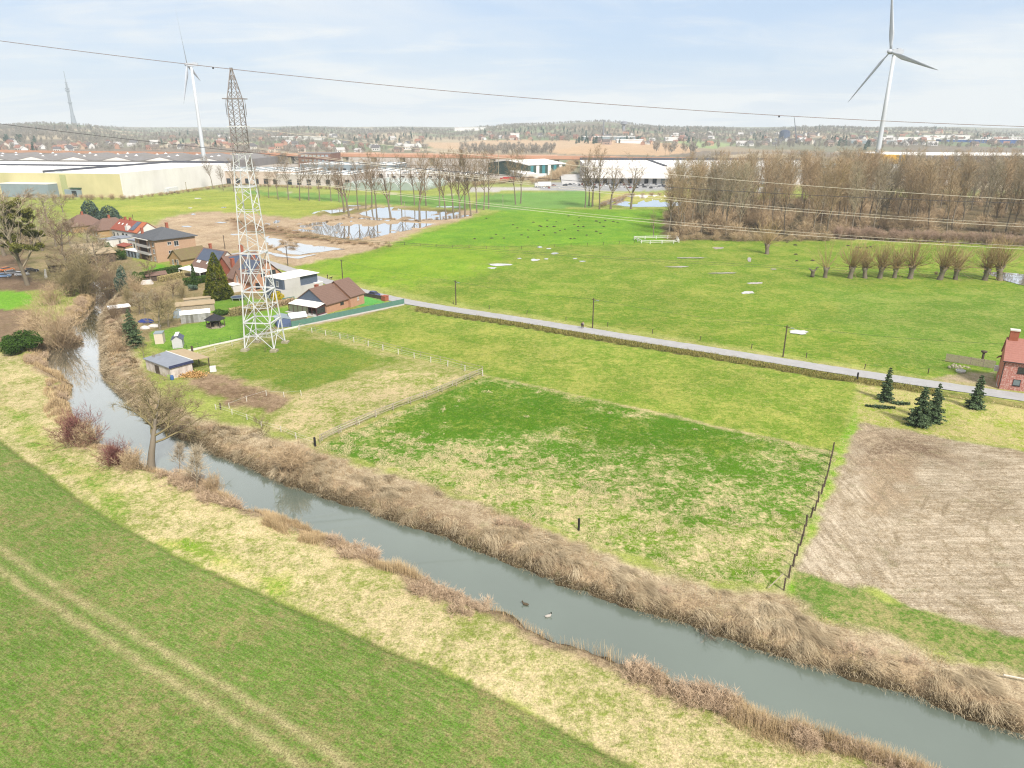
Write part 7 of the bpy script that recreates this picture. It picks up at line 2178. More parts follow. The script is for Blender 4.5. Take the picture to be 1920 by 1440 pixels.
_, _, _, LF = from_line(fbs, np.array([1.0]), np.array([0.0]))
r = np.random.default_rng(31)
# reed stools: each a sheaf of stalks swept the same way, downstream and over the water
nc = 3500
u = LF * r.uniform(0, 1, nc); off = r.uniform(0, 1, nc) ** .9 * 9.5 - .2
x, y, taz, _ = from_line(fbs, u, off)
keep = (sd_line(x, y, reed_poly, True) < -.6) & (river_sd(x, y) > -.3) & (r.uniform(0, 1, nc) < np.clip(170 / np.hypot(x, y), .15, 1))
keep &= r.uniform(0, 1, nc) < sstep(.40, .54, fbm(x, y, 5, 3, 61)) * .9 * gaps(x, y, 131) + np.where(off < 2.0, .30, .0)
x, y, taz, off = x[keep], y[keep], taz[keep], off[keep]; nc = len(x)
per = np.where(np.hypot(x, y) < 140, 72, 36)
ci = np.repeat(np.arange(nc), per); n = len(ci)
flow = (fbm(x, y, 7, 2, 71) - .5) * 1.6 + r.normal(size=nc) * .25
caz = (taz - .55 - .35 * sstep(5, .5, off) + flow)[ci]
cl = (r.uniform(.7, 2.0, nc))[ci]
rx = x[ci] + r.normal(size=n) * .32; ry = y[ci] + r.normal(size=n) * .32
rz_ = np.maximum(terrain_z(rx, ry), ZW)
az = caz + r.normal(size=n) * .22
tint = np.clip((r.normal(.5, .2, nc))[ci] + r.normal(size=n) * .16, 0, 1)
far_k = np.clip(np.hypot(rx, ry) / 85, 1, 2.4)
rz_ = rz_ + np.abs(r.normal(0, .15, n)) * sstep(-.2, 1.5, off[ci])
blades('reeds', np.stack([rx, ry, rz_], 1), az, cl * r.uniform(.6, 1.15, n), r.uniform(.020, .038, n) * far_k, (r.uniform(.95, 1.5, nc))[ci] + r.normal(size=n) * .12, (r.uniform(.15, .5, nc))[ci] + r.normal(size=n) * .12, tint, REED)
# brown dead herbs in patches behind the reeds
n = 60000
u = LF * r.uniform(0, 1, n); off = r.uniform(1.5, 13.5, n)
x, y, taz, _ = from_line(fbs, u, off)
cl_ = fbm(x, y, 4.2, 3, 63)
keep = (sd_line(x, y, reed_poly, True) < r.normal(size=n) * .5 - .2) & (cl_ > .50) & (r.uniform(0, 1, n) < np.clip(150 / np.hypot(x, y), .15, 1) * sstep(.48, .58, cl_) * gaps(x, y, 131))
x, y, cl_ = x[keep], y[keep], cl_[keep]; n = len(x); z = terrain_z(x, y)
blades('dead_herbs', np.stack([x, y, z], 1), r.uniform(0, 6.28, n), r.uniform(.35, 1.0, n) * (.6 + 1.2 * (cl_ - .45)), r.uniform(.018, .034, n) * np.clip(np.hypot(x, y) / 80, 1, 2.4), np.abs(r.normal(.2, .35, n)), r.uniform(.1, .8, n), np.clip(r.normal(.4, .25, n), 0, 1), WEED)
# pale litter grass over the whole bank
n = 160000
u = LF * r.uniform(0, 1, n); off = r.uniform(.8, 15.5, n)
x, y, taz, _ = from_line(fbs, u, off)
keep = (sd_line(x, y, reed_poly, True) < r.normal(size=n) * .9 + .4) & (r.uniform(0, 1, n) < np.clip(120 / np.hypot(x, y), .1, 1) * sstep(.40, .55, fbm(x, y, 1.6, 3, 65)) * gaps(x, y, 131, .68))
x, y, taz = x[keep], y[keep], taz[keep]; n = len(x); z = terrain_z(x, y)
blades('litter_grass', np.stack([x, y, z], 1), taz - .6 + r.normal(size=n) * .8, r.uniform(.25, .7, n), r.uniform(.018, .032, n) * np.clip(np.hypot(x, y) / 80, 1, 2.4), r.uniform(.5, 1.1, n), r.uniform(.2, .8, n), np.clip(r.normal(.6, .25, n), 0, 1), REED)
# water edge fringe of the far bank
n = 26000
u = LF * r.uniform(0, 1, n); off = r.normal(.5, .55, n)
x, y, taz, _ = from_line(fbs, u, off); keep = river_sd(x, y) > -.35
x, y, taz = x[keep], y[keep], taz[keep]; n = len(x)
z = np.maximum(terrain_z(x, y), ZW - .1)
blades('reed_fringe', np.stack([x, y, z], 1), taz - math.pi / 2 + r.normal(size=n) * .5 + .3, r.uniform(.5, 1.3, n), r.uniform(.03, .05, n) * np.clip(np.hypot(x, y) / 90, 1, 2), r.uniform(.2, .7, n), r.uniform(.5, 1.1, n), np.clip(r.normal(.42, .25, n), 0, 1), REED)
# near bank: upright dead weeds in a ragged hedge along the water
nbs = GA(NEAR_BANK, ZW)
_, _, _, LN = from_line(nbs, np.array([1.0]), np.array([0.0]))
n = 260000
u = LN * r.uniform(0, 1, n) ** .9; off = -np.abs(r.uniform(-.1, 1, n)) * 4.2
x, y, taz, _ = from_line(nbs, u, off)
clump = fbm(x, y, 2.6, 3, 81); wide = .5 + 6.2 * vnoise(x, y, 8, 83) ** 1.5
keep = (-off < wide + r.normal(size=n) * .25) & (river_sd(x, y) > -.15) & (r.uniform(0, 1, n) < (sstep(.28, .5, clump) * .92 + .08) * (.12 + .88 * gaps(x, y, 141, .63)))
x, y, taz, off, clump = x[keep], y[keep], taz[keep], off[keep], clump[keep]; n = len(x)
z = np.maximum(terrain_z(x, y), ZW)
hgt = .35 + 1.7 * vnoise(x, y, 4.5, 85) * sstep(.3, .6, clump)
blades('dead_weeds', np.stack([x, y, z], 1), r.uniform(0, 6.28, n), hgt * r.uniform(.6, 1.15, n), r.uniform(.014, .03, n) * np.clip(np.hypot(x, y) / 75, 1, 2.5), np.abs(r.normal(0, .28, n)), r.uniform(.0, .55, n), np.clip(r.normal(.5, .25, n) + (clump - .5), 0, 1), WEED)
# riverside grass: pale tussocks and green tufts
berm = np.concatenate([ce[2:-1], nbs[::-1]])
lo, hi = np.array([-150, 30]), np.array([60, 190])
def dens_b(x, y):
    s = sd_line(x, y, ce); c = fbm(x, y, 1.1, 3, 91)
    rs = river_sd(x, y)
    return (s > .25) * (rs > 2.0) * (rs < 30) * (s < 26) * sstep(.40, .58, c) * np.clip(70 / np.hypot(x, y), .12, 1)
x, y, r2 = scatter(lo, hi, 900000, dens_b, 92)
ok = sd_line(x, y, np.concatenate([RIVER]), True) > 2.0
side = sd_line(x, y, nbs) < 0
ok &= side
x, y = x[ok], y[ok]; n = len(x); z = terrain_z(x, y)
gm = fbm(x, y, 3.2, 3, 95) + (fbm(x, y, 14, 2, 96) - .5) * .8
g = gm > .585
k_ = np.clip(np.hypot(x, y) / 60, 1, 2.6)
for nm, sel, mt, ll in (('dry_grass', ~g, STRAWG, .34), ('green_tufts', g, GREENG, .24)):
    m_ = int(sel.sum())
    blades(nm, np.stack([x[sel], y[sel], z[sel]], 1), r2.uniform(0, 6.28, m_) * .5 + 4.6, r2.uniform(.5, 1.2, m_) * ll, r2.uniform(.014, .028, m_) * k_[sel], r2.uniform(.2, .8, m_), r2.uniform(.3, 1.0, m_), np.clip(r2.normal(.55, .25, m_), 0, 1), mt)
# bright pasture and its pale edge by the river
lo, hi = P4.min(0), P4.max(0)
def dens_p(x, y):
    s = sd_line(x, y, P4, True); c = fbm(x, y, 1.5, 3, 101); d = np.hypot(x, y)
    return (s < .8) * sstep(.44, .60, c) * np.clip((105 / d) ** 1.5, .1, 1)
x, y, r2 = scatter(lo, hi, 700000, dens_p, 102)
n = len(x); z = terrain_z(x, y)
dr = river_sd(x, y)
pale = fbm(x, y, 2.6, 3, 105) + np.clip((24 - dr) / 30, -.15, .35) > .62
k_ = np.clip(np.hypot(x, y) / 60, 1, 2.8)
for nm, sel, mt, ll in (('pasture_tussocks', pale, STRAWG, .30), ('pasture_grass', ~pale, GREENG, .20)):
    m_ = int(sel.sum())
    blades(nm, np.stack([x[sel], y[sel], z[sel]], 1), r2.uniform(0, 6.28, m_), r2.uniform(.5, 1.2, m_) * ll, r2.uniform(.014, .026, m_) * k_[sel], r2.uniform(.2, .8, m_), r2.uniform(.3, 1.0, m_), np.clip(r2.normal(.5, .25, m_), 0, 1), mt)
# rough grass strip, ditch and litter bank above the reeds
lo, hi = np.array([30, 70]), np.array([125, 200])
rgp = [GA(z_[0]) for z_ in ZONES if not isinstance(z_[0], np.ndarray) and z_[5] == 'rough_grass']
def dens_r(x, y):
    o_ = np.zeros(len(x), dtype=bool)
    for pl in rgp: o_ |= sd_line(x, y, pl, True) < 0
    return o_ * sstep(.44, .6, fbm(x, y, 1.4, 3, 111)) * np.clip((95 / np.hypot(x, y)) ** 1.4, .1, 1) * .7
x, y, r2 = scatter(lo, hi, 420000, dens_r, 112)
n = len(x); z = terrain_z(x, y); g = fbm(x, y, 2.5, 3, 113) > .5; k_ = np.clip(np.hypot(x, y) / 60, 1, 2.6)
for nm, sel, mt, ll in (('rough_straw', ~g, STRAWG, .30), ('rough_green', g, GREENG, .26)):
    m_ = int(sel.sum())
    blades(nm, np.stack([x[sel], y[sel], z[sel]], 1), r2.uniform(0, 6.28, m_), r2.uniform(.5, 1.2, m_) * ll, r2.uniform(.014, .026, m_) * k_[sel], r2.uniform(.2, .8, m_), r2.uniform(.3, 1.0, m_), np.clip(r2.normal(.45, .25, m_), 0, 1), mt)
# ditch herbage along the road
n = 26000
_, _, _, LRd = from_line(rc, np.array([1.0]), np.array([0.0]))
u = r.uniform(LRd * .12, LRd * .75, n); off = -r.uniform(2.9, 6.6, n)
x, y, taz, _ = from_line(rc, u, off); keep = (x > -28) & (np.hypot(x, y) < 260); x, y = x[keep], y[keep]; n = len(x); z = terrain_z(x, y)
DITCH = attr_leaf('ditch_herbage', C(112, 106, 52), C(168, 156, 96), .1, .9)
blades('ditch_grass', np.stack([x, y, z], 1), r.uniform(0, 6.28, n), r.uniform(.3, .75, n), r.uniform(.05, .09, n), r.uniform(.1, .6, n), r.uniform(.2, .9, n), np.clip(r.normal(.45, .3, n), 0, 1), DITCH)

# tangled dead scrub on both banks
PINKB = attr_leaf('dead_scrub', C(168, 140, 114), C(228, 202, 172), .1, .9)
its = []
rns = random.Random(71)
for k in range(900):
    u_ = LN * rns.random(); o_ = -rns.uniform(.2, 3.6)
    xx, yy, _, _ = from_line(nbs, np.array([u_]), np.array([o_]))
    xx, yy = float(xx[0]), float(yy[0])
    if not (-140 < xx < 60) or vnoise(np.array([xx]), np.array([yy]), 7.0, 88)[0] < .42: continue
    if rns.random() > gaps(np.array([xx]), np.array([yy]), 141, .63)[0]: continue
    s = rns.uniform(.35, 1.05) * (.8 if xx > 20 else 1)
    its.append((LOWB[rns.randrange(2)], xx, yy, max(z_at(xx, yy), ZW) - .05, (s * 1.1, s * 1.1, s * .9), rns.uniform(0, 6)))
for k in range(420):
    u_ = LF * rns.random(); o_ = rns.uniform(2.0, 12.5)
    xx, yy, _, _ = from_line(fbs, np.array([u_]), np.array([o_]))
    xx, yy = float(xx[0]), float(yy[0])
    if xx > 75 or vnoise(np.array([xx]), np.array([yy]), 8.0, 89)[0] < .52 or sd_line(np.array([xx]), np.array([yy]), reed_poly, True)[0] > -1: continue
    s = rns.uniform(.45, .85)
    its.append((LOWB[rns.randrange(2)], xx, yy, z_at(xx, yy) - .05, (s * 1.2, s * 1.2, s * .7), rns.uniform(0, 6)))
merge_copies('bank_scrub', its, PINKB)
# ------------------------------------------------------------------ industry in the middle distance
_TT = np.concatenate([np.arange(250, 1500, 12.0), np.arange(1500, 6500, 22.0)])


def Gt(px, py):
    """where the view ray first meets the rising ground (None above the skyline)"""
    d = ray(px, py); d = d / math.hypot(d[0], d[1])
    x, y = d[0] * _TT, d[1] * _TT
    h = far_height(x, y) - (CAM_H + d[2] * _TT)
    k = np.argmax(h > 0)
    if h[k] <= 0: return None
    f = 0 if k == 0 else h[k - 1] / (h[k - 1] - h[k])
    x, y = x[k - 1] + (x[k] - x[k - 1]) * f, y[k - 1] + (y[k] - y[k - 1]) * f
    return x, y, float(far_height(np.array([x]), np.array([y]))[0])


c = (232, 371); ang = R(80); L = 150; D = 250; H_ = hz(232, 371, 326.5)
b = Bld('warehouse', 'huge flat roofed warehouse with cream front and white side wall at the left', 'warehouse', c, ang, L, D)
b.walls(CREAM, H_); 
m = MB(); m.box(0, L, -.35, -.005, -.2, H_ + .8); m.build('side_wall', CLADW, b.root)
m = MB(); m.box(0, L, 0, D, H_ + .02, H_ + .5); rf = m.build('roof', ROOF_FLATW, b.root)
m = MB(); m.box(-.3, L, 62, 63.4, H_ + .51, H_ + 2.0); m.box(L - 1.2, L + .3, 0, 62, H_ + .51, H_ + 2.4); m.box(L * .55, L * .56, 63.4, D, H_ + .51, H_ + 1.8)
m.build('parapet', plain('dark_parapet', C(84, 86, 96)), rf)
m = MB()
for k in range(9):
    for j in range(2): m.box(10 + j * 60, 12 + j * 60, 8 + k * 24, 18 + k * 24, H_ + .51, H_ + .8)
m.build('roof_light', CLADG, rf)
m = MB(); m.box(-.25, -.005, D * .18, D * .2, 1, H_ - 1); m.box(-.25, -.005, D * .45, D * .47, 1, H_ - 1); m.build('wall_panel', plain('faded_green_panel', C(186, 190, 138)), b.root)
lt = Bld('lean_to', 'grey blue lean-to against the cream warehouse front', 'outbuilding', (94, 371), R(80), 12, 40); lt.walls(CLADG, 9.5); lt.flat(CLADW, 9.5, th=.6)
po = Bld('porch', 'grey entrance porch with green roof on the cream warehouse front', 'porch', (152, 370), R(80), 8, 13); po.walls(CLADG, 5.5); po.flat(plain('green_roof', C(70, 100, 80)), 6.2, over=.6, th=.6, y0=0, y1=8); po.win('l', 3, .5, 4, 4.2, FRAME_D)
# dark sawtooth sheds behind
A = G(-60, 300, 14); 
b = Bld('factory_hall', 'long dark grey factory roofs with white glazed gables behind the white warehouse', 'factory', (430, 318), R(84), 150, 620)
b.walls(DARKG, 9.5)
for k in range(11):
    m = MB(); y0 = 4 + k * 56; m.add([(0, y0, 9.6), (150, y0, 9.6), (150, y0 + 54, 9.6), (0, y0 + 54, 9.6), (0, y0 + 27, 14), (150, y0 + 27, 14)], [(0, 1, 5, 4), (2, 3, 4, 5), (0, 4, 3), (1, 2, 5), (0, 3, 2, 1)]); r_o = m.build('roof', DARKG, b.root)
    m = MB(); m.add([(-.4, y0 + 8, 9.7), (-.4, y0 + 46, 9.7), (-.4, y0 + 27, 13.6), (-.1, y0 + 8, 9.7), (-.1, y0 + 46, 9.7), (-.1, y0 + 27, 13.6)], [(0, 2, 1), (3, 4, 5), (0, 1, 4, 3), (1, 2, 5, 4), (2, 0, 3, 5)]); m.build('glazed_gable', CLADW, r_o)
    for j in range(4):
        m = MB(); X = 20 + j * 34; m.lathe([(3.2, 0), (3.0, 1.0), (.3, 2.6)], 4, (X, y0 + 27 + 8 * (j % 2), 12.4)); m.build('roof_light', CLADW, r_o)
# hedge line at the warehouse foot
its = []
for x, y in along([(60, 374), (232, 374)], 4, rnf, 1.0): its.append((UND[rnf.randrange(3)], x, y, 0, (1, 1, .8), rnf.uniform(0, 6)))
for x, y in along([(232, 374), (300, 367), (380, 356), (450, 348), (640, 356), (700, 356)], 4, rnf, 1.0): its.append((UND[rnf.randrange(3)], x, y, 0, (.8, .8, .5), rnf.uniform(0, 6)))
for x, y in along([(1040, 338), (1060, 325), (1078, 312)], 5, rnf, 2.5): its.append((UND[rnf.randrange(3)], x, y, 0, (1.6, 1.6, 1.9), rnf.uniform(0, 6)))
for x, y in along([(1000, 346), (1040, 338)], 5, rnf, 1.5): its.append((UND[rnf.randrange(3)], x, y, 0, (1.3, 1.3, 1.2), rnf.uniform(0, 6)))
for x, y in along([(1000, 336), (930, 345), (880, 350)], 5, rnf, 1.5): its.append((UND[rnf.randrange(3)], x, y, 0, (1.3, 1.3, .8), rnf.uniform(0, 6)))
for x, y in along([(520, 470), (560, 440), (640, 455), (720, 462)], 3, rnf, 2.5): its.append((UND[rnf.randrange(3)], x, y, 0, (.7, .7, .32), rnf.uniform(0, 6)))
for x, y in along([(430, 412), (520, 432), (600, 446), (690, 458), (735, 458)], 2.2, rnf, 2.0): its.append((UND[rnf.randrange(3)], x, y, 0, (.6, .6, .30), rnf.uniform(0, 6)))
for x, y in along([(560, 424), (660, 408), (780, 415), (880, 404)], 3, rnf, .8): its.append((UND[rnf.randrange(3)], x, y, 0, (.5, .5, .22), rnf.uniform(0, 6)))
for x, y in along([(1125, 388), (1180, 368), (1260, 366)], 4, rnf, 1.4): its.append((UND[rnf.randrange(3)], x, y, 0, (.9, .9, .5), rnf.uniform(0, 6)))
merge_copies('scrub_lines', its, TWIG_BROWN)

# white warehouse on the right, loading docks, car park
c = (1098, 344); H_ = hz(1098, 344, 315); L = run(c, 0, 1600)
b = Bld('warehouse', 'huge white warehouse behind the car park and the brown wood', 'warehouse', c, R(-3), L, 150)
b.walls(CLADW, H_); rf = b.flat(ROOF_FLATW, H_, over=0, th=.5)
m = MB(); m.box(-.3, L, 148, 150.4, H_ + .52, H_ + 3.0); m.box(L * .30, L * .31, 20, 150, H_ + .52, H_ + 1.6); m.build('parapet', bpy.data.materials['dark_parapet'], rf)
m = MB(); m.box(-4, L * .6, -5, -.02, 5.0, 6.6); m.build('dock_canopy', CLADW, b.root)
for k in range(22): MB().box(1 + k * 7.5, 4.6 + k * 7.5, -.3, -.02, .2, 4.6).build('dock_door', BLACKP if k % 3 else CLADG, b.root)
m = MB(); m.hexa([(-22, -8, -.1), (-2, -8, -.1), (-2, 90, -.1), (-22, 90, -.1), (-22, -8, .12), (-2, -8, .12), (-2, 90, 2.5), (-22, 90, 2.5)]); m.build('ramp', RENDER_G, b.root)
# grey hall with yellow corner
c = (1652, 330); H_ = hz(1652, 330, 291)
b = Bld('grey_hall', 'dark grey hall with yellow corner block behind the wood beside the turbine', 'warehouse', c, R(-8), 230, 80)
b.walls(weathered('brown_grey_cladding', C(128, 122, 122), .05, .05), H_); b.flat(ROOF_FLATW, H_, over=.3, th=.6)
YELB = plain('yellow_cladding', C(232, 180, 64)); RED = plain('red_lettering', C(206, 60, 40))
m = MB(); m.box(-.6, 14.5, -.6, -.02, 0, H_ + .7); m.box(-.6, -.02, -.02, 40, 0, H_ + .7); yb = m.build('yellow_corner', YELB, b.root)
m = MB()
for (x0, x1) in ((1.6, 4.0), (4.5, 6.9), (7.4, 9.6)): m.box(x0, x1, -.8, -.605, H_ - 9.6, H_ - 6.4)
m.build('red_mark', RED, yb)
MB().box(17, 21, -.5, -.02, 0, H_ + .7).build('yellow_stripe', YELB, b.root)
b = Bld('white_hall', 'long white roofed hall far right behind the wood', 'warehouse', (1740, 318), R(-8), 330, 60); b.walls(CLADG, hz(1740, 318, 294)); b.flat(ROOF_FLATW, hz(1740, 318, 294), over=.3, th=1.5)
b = Bld('low_hall', 'low white hall between the wood and the turbine foot', 'warehouse', (1590, 345), R(-5), 90, 50); b.walls(CLADW, hz(1590, 345, 314)); b.flat(ROOF_FLATW, hz(1590, 345, 314), over=.3, th=.8)
# green hall and its yard
c = (990, 331); 
b = Bld('green_hall', 'dark green hall with low white gable roof and teal striped side', 'warehouse', c, R(38), 52, 70)
H_ = hz(990, 331, 310); b.walls(weathered('dark_green_cladding', C(70, 92, 84), .1, .2), H_, 'x', H_ + 3.5); b.gable(ROOF_FLATW, H_, H_ + 3.5, 'x', 1.0, .4)
TEAL = plain('teal_panels', C(70, 142, 150))
for k in range(6): MB().box(3 + k * 8, 7 + k * 8, -.4, -.02, .5, H_ - .6).build('panel', TEAL if k % 2 == 0 else CLADW, b.root)
b = Bld('yard_shed', 'low pale yard buildings in front of the green hall', 'outbuilding', (980, 337), R(12), 16, 60); b.walls(RENDER_W, 5); b.flat(ROOF_FLATW, 5, th=.4)
# brick works with rows of white windows
b = Bld('brick_works', 'old red brown brick works with rows of white windows behind the lane of trees', 'factory', (622, 318), R(86), 40, 40)
b.walls(brick('works_brick', C(150, 112, 100), C(132, 96, 88), C(150, 124, 112)), hz(622, 318, 288)); b.flat(DARKG, hz(622, 318, 288), th=.5)
for z in (4, 9.5, 15):
    for k in range(7): b.win('l', 3 + k * 5, z, 3.4, 2.0, FRAME_W, CLADG)
for (cpx, Lm, Dm, h, wm_, rm, lb) in [((560, 346), 60, 120, 11, weathered('beige_cladding', C(214, 196, 180), .06, .1), ROOF_FLATW, 'wide beige works hall behind the lane of trees, left'), ((660, 348), 55, 70, 9, weathered('pale_cladding', C(206, 198, 190), .06, .1), ROOF_FLATW, 'pale works hall with ribbed roof behind the lane of trees, middle'),
                                      ((452, 340), 40, 26, 10, CLADW, ROOF_FLATW, 'small white hall right behind the pylon'), ((900, 340), 40, 90, 6, RENDER_W, ROOF_FLATW, 'low white sheds behind the poplars'),
                                      ((820, 336), 50, 80, 7, CLADW, ROOF_FLATW, 'pale sheds behind the poplars, left of the low white sheds'), ((740, 325), 50, 110, 9, CLADG, ROOF_FLATW, 'grey hall behind the glass tunnels')]:
    b = Bld('works_hall', lb, 'factory', cpx, R(82), Lm, Dm); b.walls(wm_, h); rf = b.flat(rm, h, over=.3, th=.5)
    m = MB()
    for k in range(int(Dm / 12)): m.box(4, Lm - 4, 3 + k * 12, 6 + k * 12, h + .51, h + 1.1)
    m.build('roof_light', CLADG, rf)
    for k in range(int(Dm / 9)): b.win('l', 2 + k * 9, .3, 4, min(4.5, h - 2), FRAME_D, off=0, bars=0, name='door')
# glass tunnels
GT = weathered('green_glazing', C(172, 186, 178), .08, .2, .35, .5)
for i in range(6):
    x0 = 655 + i * 26
    p = G(x0, 357); b = empty('glass_tunnel', (p[0], p[1], 0), R(78), 'arched pale green glass tunnel in a row behind the flooded patches', 'greenhouse', 'row of glass tunnels')
    m = MB(); n = 10; W2 = 12.5; pts = [(0, -W2 / 2 * math.cos(math.pi * k / n), 2 + 4.5 * math.sin(math.pi * k / n)) for k in range(n + 1)]
    vs = [q for q in pts] + [(60, q[1], q[2]) for q in pts] + [(0, -W2 / 2, 0), (0, W2 / 2, 0), (60, -W2 / 2, 0), (60, W2 / 2, 0)]
    N = n + 1
    m.add(vs, [(k, k + 1, N + k + 1, N + k) for k in range(n)] + [(0, N, 2 * N + 2, 2 * N), (n, 2 * N + 1, 2 * N + 3, N + n), tuple([2 * N] + list(range(N)) + [2 * N + 1]), tuple([2 * N + 3] + list(range(2 * N - 1, N - 1, -1)) + [2 * N + 2])])
    m.build('cover', GT, b)
    m = MB()
    for k in range(0, 61, 6): m.tube([(k, q[1] * 1.005, q[2] + .05) for q in pts], .12, 4)
    m.build('rib', CLADW, b)
# railway viaduct
p0, p1 = G(-40, 283.5, 12), G(1300, 299, 12)
Lv = float(np.hypot(*(p1 - p0))); rz = math.atan2(p1[1] - p0[1], p1[0] - p0[0])
root = empty('railway_viaduct', (p0[0], p0[1], 0), rz, 'long railway viaduct with rusty orange parapet across the middle distance', 'viaduct')
m = MB(); m.box(0, Lv, 0, 11, 9.6, 11.4); m.build('deck', CONC, root)
m = MB(); m.box(0, Lv, -.4, -.01, 10.4, 14.2); m.box(0, Lv, 11.01, 11.4, 10.4, 13.6); m.build('parapet', weathered('rusty_parapet', C(210, 158, 130), .12, .05, .9, .2, 0, C(222, 182, 154), .02, .5), root)
m = MB(); m.box(0, Lv, .01, 10.9, 11.41, 12.2); m.build('track_bed', weathered('ballast', C(206, 160, 130), .15, .1), root)
for k in range(26): MB().hexa([(k * 42 + 6, 2, -.5), (k * 42 + 9, 2, -.5), (k * 42 + 9, 9, -.5), (k * 42 + 6, 9, -.5), (k * 42 + 5, 1, 9.59), (k * 42 + 10, 1, 9.59), (k * 42 + 10, 10, 9.59), (k * 42 + 5, 10, 9.59)]).build('pier', CONC, root)

# car park: parked cars and lorries
def car_far(mat, body=None):
    m = MB(); m.m = 0
    m.hexa([(-2.1, -.85, .25), (2.1, -.85, .25), (2.1, .85, .25), (-2.1, .85, .25), (-2.1, -.82, .9), (2.0, -.82, .8), (2.0, .82, .8), (-2.1, .82, .9)])
    m.m = 1; m.hexa([(-1.7, -.78, .905), (1.0, -.78, .87), (1.0, .78, .87), (-1.7, .78, .905), (-1.3, -.62, 1.38), (.3, -.62, 1.38), (.3, .62, 1.38), (-1.3, .62, 1.38)])
    m.m = 0; m.hexa([(-1.3, -.62, 1.385), (.3, -.62, 1.385), (.3, .62, 1.385), (-1.3, .62, 1.385), (-1.2, -.56, 1.45), (.2, -.56, 1.45), (.2, .56, 1.45), (-1.2, .56, 1.45)])
    m.m = 2
    for (x, y) in [(-1.35, -.8), (1.35, -.8), (-1.35, .8), (1.35, .8)]: m.bar((x, y - .1, .32), (x, y + .1, .32), .32, 8)
    return m.mesh('parked_car', [mat, GLASS, BLACKP])


CPAL = [('white', C(232, 232, 234)), ('silver', C(176, 178, 184)), ('black', C(46, 46, 52)), ('dark blue', C(52, 60, 100)), ('red', C(150, 40, 44)), ('grey', C(110, 112, 118))]
CM = [car_far(plain(n_.replace(' ', '_') + '_car', c_, .35, .5)) for n_, c_ in CPAL]
spots = [(1020 + i * 9.5 + rnf.uniform(-2, 2), 350 + rnf.uniform(-4, 3.5), R(8 + 90 * (i % 2))) for i in range(26)] + [(1060 + i * 8 + rnf.uniform(-2, 2), 347 + rnf.uniform(-1, 1), R(80)) for i in range(24)]
for i, (px, py, rz) in enumerate(spots):
    x, y = G(px, py); k = rnf.choice([0, 0, 1, 2, 2, 3, 4, 5])
    tag(obj_of('parked_car', CM[k], None, (x, y, z_at(x, y)), rz + rnf.gauss(0, .1)), CPAL[k][0] + ' car parked in the far car park before the white warehouse', 'car', CPAL[k][0] + ' cars in the far car park')
m = MB(); m.m = 0; m.box(-4, 6, -1.25, 1.25, 1.1, 3.9); m.m = 1; m.box(-6.3, -4.2, -1.2, 1.2, .5, 3.2); m.m = 2
for x in (-5.4, 1.5, 3, 4.5):
    for s in (-1, 1): m.bar((x, s * 1.1 - .12, .5), (x, s * 1.1 + .12, .5), .5, 8)
TRK = {n_: m.mesh('lorry', [plain(n_ + '_box', c_), plain(n_ + '_cab', c2), BLACKP]) for n_, c_, c2 in [('white', C(234, 234, 236), C(220, 222, 226)), ('blue', C(232, 234, 238), C(70, 96, 160)), ('red', C(190, 60, 60), C(170, 50, 50))]}
for i, (px, py, k, rz, lb) in enumerate([(1018, 351, 'white', 10, 'white lorry at the left end of the far car park'), (1352, 360, 'white', 70, 'white lorry glimpsed through the left part of the wood'), (1372, 361, 'blue', 70, 'white lorry with blue cab through the wood, left of two'), (1395, 362, 'blue', 70, 'white lorry with blue cab through the wood, middle'),
                                         (1425, 363, 'white', 60, 'white lorry through the middle of the wood'), (1462, 363, 'blue', 80, 'white lorry with blue cab seen through a gap at the wood centre'), (952, 341, 'red', 5, 'red lorry in the yard before the green hall'), (1012, 334, 'white', 20, 'white lorry beside the green hall'), (322, 362, 'white', 78, 'white trailer lorry parked along the white warehouse wall'), (1330, 352, 'white', 30, 'white lorry at the edge of the wood')]):
    x, y = G(px, py); tag(obj_of('lorry', TRK[k], None, (x, y, z_at(x, y)), R(rz), 1.15), lb, 'lorry')
x, y = G(264, 366); tag(obj_of('parked_car', CM[3], None, (x, y, 0), R(78)), 'dark blue car parked along the white warehouse wall', 'car')
for (px, py, tp, lb) in [(935, 330, 286, 'tall pale lamp mast left of the green hall'), (1033, 345, 316, 'thin lamp mast at the far car park'), (295, 362, 349, 'dark lamp post along the white warehouse wall, left'), (350, 357, 342, 'dark lamp post along the white warehouse wall, right'), (1810, 330, 272, 'thin pale mast beyond the wood')]:
    x, y = G(px, py); h = hz(px, py, tp); m = MB(); m.lathe([(.35, 0), (.22, h)], 6); m.box(-.5, .5, -.25, .25, h, h + .3); tag(m.build('lamp_mast', CONC, None, loc=(x, y, 0)), lb, 'lamp mast')

